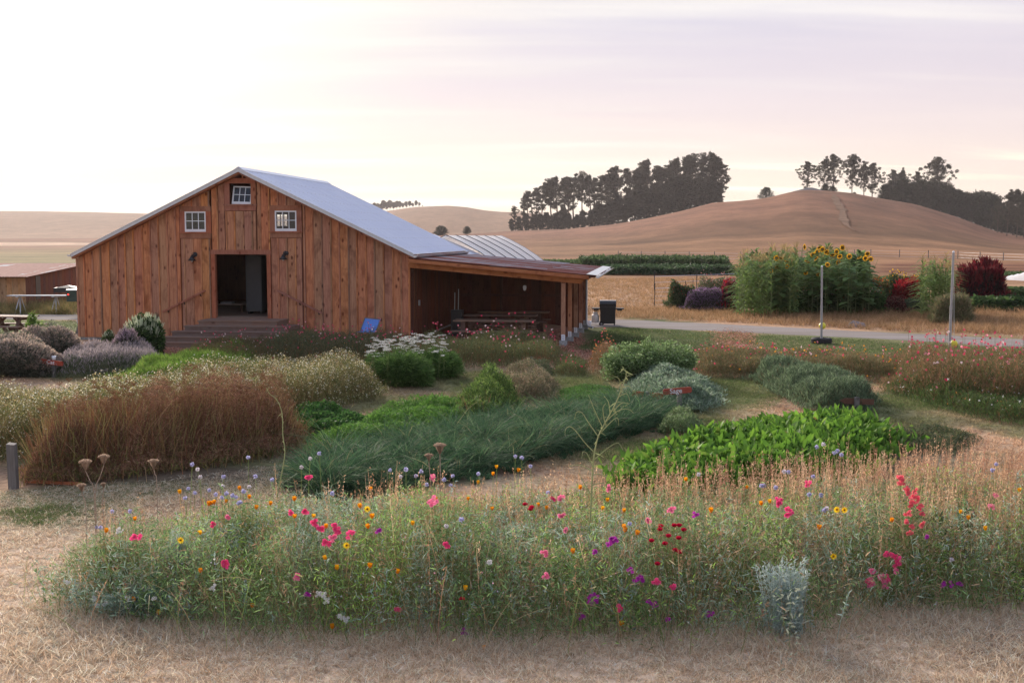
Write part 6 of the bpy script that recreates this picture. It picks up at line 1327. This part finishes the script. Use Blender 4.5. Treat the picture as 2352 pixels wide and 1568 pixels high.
x, y = scatter(Pw, n*3); w_ = (.14+.86*ss(11.0, 12.3, y))*(.35+.65*ss(-2.6, -.5, x))*(.25+.9*vn(x, y, 1.6, 623)); k = rng.random(len(x)) < w_; x = x[k][:n]; y = y[k][:n]; n = len(x)
hs = wh(x, y)+.06+.42*rng.random(n)*(.5+.7*vn(x, y, 2.5, 621))+.12*ss(1.5, 4, x); hs *= np.where(rng.random(n) < .3, .8, 1)
seedstalks(v, x, y, hs, pick([(.60,.38,.23),(.46,.27,.16),(.70,.48,.31),(.34,.20,.12)], n, (4,3,2,2))); 
n = 900; x, y = scatter(poly([(1450,1210),(2800,1180),(2800,1110),(2100,1120),(1500,1165)]), n); seedstalks(v, x, y, .42+.42*rng.random(n)*(.4+.8*vn(x, y, 2, 7)), pick([(.52,.31,.20),(.42,.22,.15),(.60,.40,.27)], n), 20)
v.build('seed_stalks', M['dry'], wf, 'stuff'); settle(wf)
# straggly grass in the front edge
grass_patch('dry grass pushing into the front edge of the wildflower strip', [(105,1385),(520,1445),(900,1462),(1200,1478),(1500,1466),(1850,1455),(1950,1412),(2400,1385),(2800,1370),(2800,1410),(1950,1450),(1850,1490),(1200,1510),(500,1480),(80,1410)], 16000, .11, .0048, SC_, (3,3,2,2,1), .5, .6, clump=6)

def depth_of(py): return float(np.interp(py, [1000,1050,1190,1250,1360,1450,1500], [12.6,12.4,11.6,10.75,10.15,9.9,9.6]))
def flower_thing(name, label, cat, group, kind, px, py, colr, size=1.0):
    d_ = ray(px, py); Ys = np.arange(9.4, 12.5, .04); X_ = d_[0]*Ys/d_[1]; Z_ = HCAM+d_[2]*Ys/d_[1]; S_ = np.where(inpoly(Pw, X_, Ys), wh(X_, Ys)*1.14+.03, .05); hit = np.nonzero(Z_ <= S_)[0]
    Y = float(Ys[hit[0]]) if len(hit) else 12.3; q = atY(px, py, Y)
    t = empty(name, (q[0], q[1], 0)); tag(t, label, cat, group); h = q[2]
    s = VG(); ln = rng.normal()*.06*h; s.strips([[ln, .02, 0]], [[-ln/h, -.02/h, 1]], h, .0055, (.17,.22,.08) if kind != 'stock' else (.22,.20,.09), 0, (1, .9, .8), side=(0, 1, 0)); s.strips([[ln, .02, 0]], [[-ln/h, -.02/h, 1]], h, .0055, (.17,.22,.08), 0, (1, .9, .8), side=(1, 0, 0)); s.build('stem', M['leaf'], t)
    g_ = VG(); c = np.array(colr)
    if kind == 'poppy':
        m_ = 4; a = np.arange(m_)*1.571+rng.random(); D = np.stack([np.cos(a)*.35, np.sin(a)*.35, np.ones(m_)], 1); g_.strips(np.tile([0, 0, h-.022], (m_, 1)), D+rng.normal(size=3)*.12, .036*size, .026*size, c, 0, (.35, 1, 1, .8), side=np.stack([np.cos(a), np.sin(a), np.zeros(m_)], 1)*1.0+[0, 0, .01], jit=.08)
    elif kind == 'pom':
        m_ = 46; d = rng.normal(size=(m_, 3)); d /= np.linalg.norm(d, axis=1, keepdims=True); g_.strips(np.array([0, 0, h])+d*.006, d, .016*size, .009*size, c*(.85+.3*rng.random((m_, 1))), 0, (.5, 1, .8), jit=.1)
    elif kind == 'cup':
        for q_ in range(2):
            m_ = 5; a = np.arange(m_)*1.257+q_*.6; sp = .6+.5*q_; D = np.stack([np.cos(a)*sp, np.sin(a)*sp, np.full(m_, 1.)], 1)+[0, -.5, 0]; g_.strips(np.tile([0, 0, h-.012], (m_, 1)), D, .030*size, .024*size, c*(.9+.2*q_), .1, (.35, 1, 1, .5), side=np.stack([-np.sin(a), np.cos(a), np.zeros(m_)], 1)[:, [1, 0, 2]]*[1, -1, 1]+[0, 0, .05], jit=.12)
    elif kind == 'cluster':
        for q_ in range(6):
            o_ = rng.normal(size=3)*[.012, .008, .012]*size; m_ = 5; a = np.arange(m_)*1.257+rng.random(); D = np.stack([np.cos(a), np.full(m_, -.4), np.sin(a)], 1); g_.strips(np.tile(np.array([0, -.01, h])+o_, (m_, 1)), D, .017*size, .013*size, c*(.85+.3*rng.random()), .1, (.4, 1, .7), side=(0, -1, 0), jit=.1)
    elif kind == 'daisy':
        m_ = 12; a = np.arange(m_)*.5236; D = np.stack([np.cos(a), np.full(m_, -.2), np.sin(a)], 1); g_.strips(np.tile([0, -.01, h], (m_, 1)), D, .036*size, .013*size, c, 0, (.5, 1, .4), side=(0, -1, 0)); g_.quads([[0, -.016, h]], [[0, -1, .2]], .022, (.25,.13,.02))
    g_.build('bloom', M['petal'], t); return t
Z7 = lambda L_: [(a/2.0, 1035+b/2.0) for a, b in L_]
Z8 = lambda L_: [(1176+a/2.0, 1035+b/2.0) for a, b in L_]
POP = Z7([(1101,170),(828,188),(970,238),(985,235),(1037,228),(1144,210),(1176,258),(1242,240),(1353,220),(1354,298),(1440,296),(1655,252),(1703,175),(1710,300),(1693,345),(1896,330),(2002,218),(2282,72),(2196,142),(2262,264),(2266,104),(2152,218),(1497,345),(1497,488),(1698,525),(1825,552),(1548,535),(922,548),(620,310),(487,365),(919,375),(727,741),(1160,708),(1527,805),(2226,900),(2138,628),(614,680),(960,242)])+\
      Z8([(28,88),(800,130),(1079,165),(440,225),(517,345),(519,362),(574,375),(515,272),(415,260),(280,460),(916,272),(1146,240),(1188,230),(1410,350),(2060,278),(2098,306),(2176,355),(1882,340),(504,793),(122,246),(157,260),(1744,318),(314,168),(2332,178)])
for px, py in POP: flower_thing('orange_poppy', 'half closed orange poppy in the foreground wildflower strip', 'poppy', 'orange poppies in the foreground', 'poppy', px, py, (.88,.34,.015) if rng.random() < .75 else (.88,.45,.02), 1.05+.35*rng.random())
PNK = Z7([(1415,118),(1990,122),(1990,226),(1340,282),(1400,276),(1048,296),(627,392),(1450,330),(1474,358),(1545,345),(1550,370),(1533,400),(1500,418),(1033,508),(1033,525),(1360,570),(2055,432),(1825,722),(983,335),(1608,377),(1985,240)])+\
      Z8([(732,268),(1225,225),(1222,240),(1268,265),(1275,285),(1357,150),(440,170),(629,318),(182,215),(220,212),(226,298),(247,363),(160,575),(148,465),(742,625),(665,600),(495,715),(1645,590),(1648,615),(1655,555),(1705,575),(1720,580),(1712,590),(1765,548),(1722,470),(1750,478),(1765,490),(1775,505),(1762,518),(1640,595),(2220,198),(2196,250),(1715,612)])
for px, py in PNK: flower_thing('pink_flower', 'ruffled bright pink flower in the foreground wildflower strip', 'flower', 'bright pink flowers in the foreground', 'cluster', px, py, (.85,.09,.26) if rng.random() < .6 else (.85,.22,.38), 1.0+.35*rng.random())
for px, py in Z8([(1780,118),(1790,130),(1785,145),(1812,175),(1815,188),(1845,205),(1855,215),(1835,228),(1828,245),(1850,180),(1872,258),(1885,285),(1815,290),(1808,320),(1833,345),(1825,375),(1880,335)]): flower_thing('coral_flower', 'coral pink flower on the tall spike at the right of the foreground strip', 'flower', 'coral pink flowers on the tall right hand spike', 'cluster', px, py, (.85,.16,.20), 1.1)
for px, py in Z8([(683,345),(680,360),(745,342),(768,342),(718,390),(702,425),(788,362),(750,455),(668,518),(90,258),(60,245),(765,400),(640,412),(770,465),(85,268)])+Z7([(2122,680)]): flower_thing('crimson_flower', 'deep crimson cupped flower in the middle of the foreground strip', 'flower', 'crimson flowers in the foreground', 'cup', px, py, (.60,.015,.06), 1.15)
for px, py in Z8([(460,400),(468,412),(450,420),(590,580),(600,590),(575,592),(370,660),(355,684),(390,680),(655,703),(628,692),(715,770),(905,752),(900,745),(322,754),(543,545),(380,460),(2012,612),(1980,612),(2050,608),(1905,392),(840,290)])+Z7([(1410,660),(1740,362),(2135,830)]): flower_thing('magenta_flower', 'small magenta purple flower low in the foreground strip', 'flower', 'magenta purple flowers in the foreground', 'cluster', px, py, (.48,.05,.42), .95)
SCB = Z7([(1467,12),(1425,35),(1385,75),(1792,88),(1865,85),(1840,118),(1910,115),(1960,155),(2040,132),(2080,115),(1527,195),(908,85),(883,62),(1023,162),(960,180),(865,172),(895,192),(850,215),(1018,215),(1068,205),(1095,240),(920,120),(1027,118),(1173,118),(1250,132),(1140,30),(515,278),(598,278),(445,350),(462,352),(2120,315),(2050,345),(2070,158),(1120,185),(1145,165),(1040,195),(990,200),(2198,105),(1935,95),(1105,235),(1085,212)])+\
      Z8([(15,25),(45,32),(85,70),(1250,95),(1270,97),(1145,160),(1158,160),(1212,168),(1383,118),(1365,200),(1420,203),(1435,272),(1445,265),(857,108),(1480,8),(1513,18),(540,333),(165,190),(2225,60),(2208,88),(2020,500),(1400,-18),(1430,-30),(1495,0)])
for px, py in SCB: flower_thing('scabious', 'pale lilac pincushion flower on a thin stem in the foreground strip', 'flower', 'lilac pincushion flowers in the foreground', 'pom', px, py, (.58,.56,.78) if rng.random() < .7 else (.75,.70,.74), .95+.3*rng.random())
for px, py in Z7([(1485,660),(1465,655),(1500,685),(1560,755),(1580,765),(1590,772),(445,705),(487,700),(585,672),(550,362),(310,600),(432,670),(713,675),(980,625),(2250,510)]): flower_thing('white_flower', 'small white flower low at the front of the foreground strip', 'flower', 'small white flowers in the foreground', 'cluster', px, py, (.82,.80,.80), .9)
for px, py in Z7([(1688,265),(1593,432),(832,408)])+Z8([(1490,268),(1525,270),(1475,482)]): flower_thing('yellow_daisy', 'yellow daisy-like flower in the foreground strip', 'flower', 'yellow daisies in the foreground', 'daisy', px, py, (.85,.52,.02), .9)

# ---- tall single plants
M['stem_pale'] = m_plain('pale_green_stem', (.36,.38,.17), .7, .2, 0, .12, 30); M['umbel'] = m_plain('dry_umbel', (.40,.29,.22), .9, .1, 0, .2, 60)
def W5(L_, Y=11.3): return [atY(799.6+a*.34, 733.8+b*.34, Y) for a, b in L_]
def smooth(P, k=4):
    P = [np.array(p) for p in P]; o_ = []
    for i in range(len(P)-1):
        p0 = P[max(i-1, 0)]; p1 = P[i]; p2 = P[i+1]; p3 = P[min(i+2, len(P)-1)]
        for j in range(k): t_ = j/k; o_.append(.5*((2*p1)+(-p0+p2)*t_+(2*p0-5*p1+4*p2-p3)*t_**2+(-p0+3*p1-3*p2+p3)*t_**3))
    return o_+[P[-1]]
Yw = 11.3; st_ = W5([(1625,1500),(1640,1270),(1650,1050),(1665,900),(1690,790),(1740,690),(1810,560),(1850,460),(1880,370),(1860,330)]); b0 = np.array([st_[0][0], Yw, 0])
tw = empty('tall_weed', tuple(b0)); tag(tw, 'tall pale weed with arching drooping branches standing above the wildflowers', 'plant')
pts = smooth([b0]+st_); MB().tube([p-b0 for p in pts], list(np.linspace(.010, .003, len(pts))), 6).build('stem', M['stem_pale'], tw)
for k, br_ in enumerate([[(1672,905),(1600,830),(1530,740),(1490,715),(1465,735),(1462,772)],[(1690,790),(1620,690),(1580,632),(1545,632),(1533,680)],[(1715,720),(1660,600),(1620,500)],[(1705,765),(1780,690),(1822,668),(1832,722)],[(1740,690),(1820,615),(1885,600),(1925,625)],
        [(1790,620),(1850,565),(1900,572)],[(1830,520),(1880,498),(1902,550)],[(1850,460),(1890,448),(1915,466)],[(1662,945),(1760,860),(1822,828),(1852,872)],[(1650,1050),(1700,1045),(1765,1075)],[(1655,1000),(1615,905),(1585,888),(1575,930)],[(1645,1020),(1570,985),(1490,995)],
        [(1735,700),(1720,600),(1740,560)],[(1770,640),(1760,560),(1730,520)],[(1845,480),(1830,400),(1790,380)],[(1640,1180),(1580,1080),(1560,1040)],[(1645,1120),(1720,1100),(1750,1130)]]):
    P_ = [p+np.array([0, (i)*.02*(1 if k % 2 else -1), 0]) for i, p in enumerate(W5(br_))]; P_ = smooth(P_); MB().tube([p-b0 for p in P_], list(np.linspace(.0055, .0022, len(P_))), 5).build('branch', M['stem_pale'], tw)
v = VG(); 
for k in range(70):
    p = pts[int(rng.integers(4, len(pts)))]-b0; v.strips([p], [rng.normal(size=3)+[0, 0, .2]], .05*(.6+.8*rng.random()), .008, (.33,.36,.17), .6, (.5, 1, .3))
o = v.build('leaves', M['leaf'], tw); o['kind'] = 'stuff'
cs_ = [atY(zx*.36, 733.8+zy*.36, 12.1) for zx, zy in ((1700,435),(1722,475),(1765,510),(1800,600),(1805,740),(1818,840),(1802,960),(1780,1060),(1762,1180),(1750,1350))]
b1 = np.array([cs_[-1][0], 12.1, 0]); t = empty('curved_stalk', tuple(b1)); tag(t, 'single tall curving pale stalk rising before the brown dill', 'plant')
P_ = smooth(cs_+[b1]); MB().tube([p-b1 for p in P_], list(np.linspace(.003, .008, len(P_))), 6).build('stem', M['stem_pale'], t)
v = VG(); 
for k in range(26): p = P_[int(rng.integers(1, len(P_)-4))]-b1; v.strips([p], [rng.normal(size=3)*[1, .5, 1]+[0, 0, .6]], .05, .006, (.34,.36,.18), .4, (.6, 1, .3))
o = v.build('leaves', M['leaf'], t); o['kind'] = 'stuff'
def umbel(px, py, s, pxb, pyb, lab, Y=12.3):
    c = atY(px, py, Y); bb = atY(pxb, pyb, Y); g0 = np.array([bb[0], Y, 0]); t = empty('dried_umbel', tuple(g0)); tag(t, lab, 'seed head', 'dried fan shaped seed heads')
    R_ = s/2700*Y; Pm_ = smooth([g0, bb, (bb+c)/2+np.array([0, 0, -.02]), c-np.array([0, 0, R_*.9])]); MB().tube([p-g0 for p in Pm_], .0045, 5).build('stem', M['umbel'], t)
    hd = VG(); o_ = c-np.array([0, 0, R_*.9])-g0; m_ = 90; a = rng.random(m_)*6.283; r = np.sqrt(rng.random(m_)); D = np.stack([np.cos(a)*r*.62, np.sin(a)*r*.62, np.ones(m_)], 1)
    hd.strips(np.tile(o_, (m_, 1)), D, R_*1.5*(.85+.3*rng.random(m_)), .004, (.40,.29,.22), -.1, (1, 1, 1)); Dn = D/np.linalg.norm(D, axis=1, keepdims=True)
    for q_ in range(3): hd.strips(o_+Dn*(R_*1.35), Dn+rng.normal(size=(m_, 3))*.35, R_*.35, .005, (.44,.33,.25), 0, (1, 1, .6))
    hd.build('seed_head', M['dry'], t)
for i, (zx, zy, s, bx, by) in enumerate(((545,925,40,600,1075),(662,890,36,610,1075),(520,1070,30,545,1150),(980,920,36,1000,1015),(660,1055,18,655,1130))): umbel(zx*.36, 733.8+zy*.36, s*.42, bx*.36, 733.8+by*.36+10, 'pale dried fan shaped seed head at the left of the foreground strip')
umbel(799.6+620*.34, 733.8+870*.34, 17, 799.6+625*.34, 1120, 'pale dried fan shaped seed head in front of the chives', 12.0); umbel(799.6+545*.34, 733.8+930*.34, 12, 799.6+560*.34, 1120, 'pale dried fan shaped seed head in front of the chives', 12.0)
# grey-blue wormwood, pale goosefoot plumes and a thistle-leaved stem
def tuft(name, label, px, py, W_, H, n, Ls, Wd, cols, seed, lean=0., flare=.5):
    global rng; old = rng; rng = np.random.default_rng(seed); b = at(px, py); t = empty(name, tuple(b)); tag(t, label, 'plant'); v = VG(); ns = max(6, n//60)
    a = rng.random(ns)*6.28; D = np.stack([np.cos(a)*flare+lean, np.sin(a)*flare, np.full(ns, 1.)], 1)*(.6+.4*rng.random((ns, 1))); D[:, :2] *= W_/H
    ln = H*(.6+.45*rng.random(ns)); Dn = D/np.linalg.norm(D, axis=1, keepdims=True); B0 = rng.normal(size=(ns, 3))*[W_*.35, W_*.25, 0]; v.strips(B0, D, ln, .006, np.array(cols[0])*.9, .05, (1, 1, .6)); k = rng.integers(ns, size=n); u = rng.random(n)**.9
    p = B0[k]+Dn[k]*(ln[k]*u)[:, None]+rng.normal(size=(n, 3))*.014; p[:, 2] -= .035*ln[k]*u*u; v.strips(p, Dn[k]+rng.normal(size=(n, 3))*.8, Ls*(.5+rng.random(n)), Wd, pick(cols, n), .2, (.5, 1, .2), jit=.18); v.build('foliage', M['leaf'], t, 'stuff'); rng = old
WG = [(.46,.55,.50),(.38,.47,.43),(.54,.61,.56)]
tuft('wormwood', 'silvery blue wormwood spilling onto the straw at the front of the strip', 1808, 1458, .26, .66, 5500, .034, .008, WG, 701, -.15, .35)
#bush('wormwood', 'low silvery shoots at the foot of the larger silvery plant', 'plant', 1835, 1488, .14, .12, .22, 2000, .03, .008, WG, seed=711, lobes=4, spread=1.0)
bush('wormwood', 'grey-blue wormwood plume in the left part of the wildflower strip', 'plant', 412, 1360, .22, .2, .56, 3600, .035, .008, WG, seed=702, spread=1.0)
tuft('wormwood', 'grey wormwood tangle in the middle of the wildflower strip', 1130, 1345, .40, .55, 3200, .035, .008, [(.28,.32,.28),(.34,.37,.33)], 703)
bush('wormwood', 'grey-green wormwood at the left edge of the wildflower strip low down', 'plant', 330, 1412, .40, .2, .26, 5000, .03, .008, [(.27,.38,.30),(.34,.44,.36)], seed=704, spread=1.0)
PG = [(.32,.40,.20),(.38,.45,.26),(.25,.33,.15)]
tuft('goosefoot', 'pale green seeding goosefoot plume right of the centre of the strip', 1610, 1330, .10, .85, 1600, .022, .010, PG, 705)
tuft('goosefoot', 'pale green seeding plume leaning right above the silvery wormwood', 1770, 1330, .22, .80, 2600, .024, .010, PG, 706, .45, .2)
tuft('goosefoot', 'bright green broad leaved seedling cluster in the middle of the strip', 1075, 1320, .25, .50, 2200, .035, .009, [(.20,.34,.06),(.26,.40,.08)], 707)
tuft('goosefoot', 'bright feathery green cosmos-like plant in the left part of the strip', 545, 1300, .25, .58, 3000, .04, .006, [(.20,.34,.06),(.15,.26,.05)], 708)
tuft('goosefoot', 'feathery green plant at the left end of the strip', 270, 1350, .30, .48, 3000, .04, .006, [(.19,.26,.07),(.24,.25,.09)], 709)
tuft('mallow', 'dark green leafy stem standing tall at the right of the strip', 2200, 1330, .30, .80, 260, .11, .045, [(.06,.11,.045),(.08,.15,.06)], 710)

# ================================================================== labels for look-alikes, told apart by their order
from bpy_extras.object_utils import world_to_camera_view
ONES = ['', 'first', 'second', 'third', 'fourth', 'fifth', 'sixth', 'seventh', 'eighth', 'ninth', 'tenth', 'eleventh', 'twelfth', 'thirteenth', 'fourteenth', 'fifteenth', 'sixteenth', 'seventeenth', 'eighteenth', 'nineteenth']
TENS = {2: ('twentieth', 'twenty'), 3: ('thirtieth', 'thirty'), 4: ('fortieth', 'forty'), 5: ('fiftieth', 'fifty'), 6: ('sixtieth', 'sixty'), 7: ('seventieth', 'seventy'), 8: ('eightieth', 'eighty'), 9: ('ninetieth', 'ninety')}
def ordinal(n): return ONES[n] if n < 20 else (TENS[n//10][0] if n % 10 == 0 else TENS[n//10][1]+'-'+ONES[n % 10])
bpy.context.view_layer.update()
BASE = {'eucalyptus trees in the grove': 'tall slender eucalyptus in the grove', 'understorey trees in the grove': 'dark bushy tree low in the grove', 'trees on the far ridge': 'hazy tree on the far ridge',
 'eucalyptus trees on the hill top': 'eucalyptus on the hill top', 'low conifers under the hill top eucalypts': 'low conifer under the hill top eucalypts', 'eucalyptus trees above the dark conifers': 'eucalyptus above the dark conifers',
 'dark conifers lining the hill': 'dense dark conifer lining the hill', 'pale trunked eucalypts at the foot of the hill': 'pale trunked eucalyptus by the hill foot', 'dark trees behind the pale trunks': 'dark bushy tree behind the pale trunks',
 'sunflowers beyond the road': 'sunflower in bloom beyond the road', 'sunflower plants not in bloom': 'sunflower plant without bloom beyond the road', 'small sunflowers by the right pole': 'small orange sunflower by the right pole',
 'orange poppies in the foreground': 'orange poppy in the foreground wildflowers', 'bright pink flowers in the foreground': 'ruffled bright pink flower in the foreground wildflowers', 'coral pink flowers on the tall right hand spike': 'coral pink flower on the tall spike',
 'crimson flowers in the foreground': 'deep crimson cupped flower in the foreground', 'magenta purple flowers in the foreground': 'small magenta purple flower in the foreground', 'lilac pincushion flowers in the foreground': 'pale lilac pincushion flower in the foreground',
 'small white flowers in the foreground': 'small white flower at the front of the strip', 'yellow daisies in the foreground': 'yellow daisy-like flower in the foreground', 'dried fan shaped seed heads': 'pale dried fan shaped seed head'}
for g_, b_ in BASE.items():
    L_ = [o for o in SC.objects if o.get('group') == g_ and o.parent is None]
    def sx(o):
        ch = [c for c in o.children if c.name.startswith(('bloom', 'crown', 'petals', 'leaves', 'seed_head'))] or list(o.children)
        m_ = ch[-1]; p = m_.matrix_world @ (sum((Vector(c) for c in m_.bound_box), Vector())/8); return world_to_camera_view(SC, cam, p).x
    L_.sort(key=sx); V_ = [o for o in L_ if 0 <= sx(o) <= 1]; n_ = len(V_)
    for i, o in enumerate(V_): o['label'] = b_+', '+('leftmost' if i == 0 else 'rightmost' if i == n_-1 else ordinal(i+1)+' from the left' if i < n_-1 else '')
    for o in L_:
        if o not in V_: o['label'] = b_+', '+('outside left' if sx(o) < 0 else 'outside right')+' of the photo'
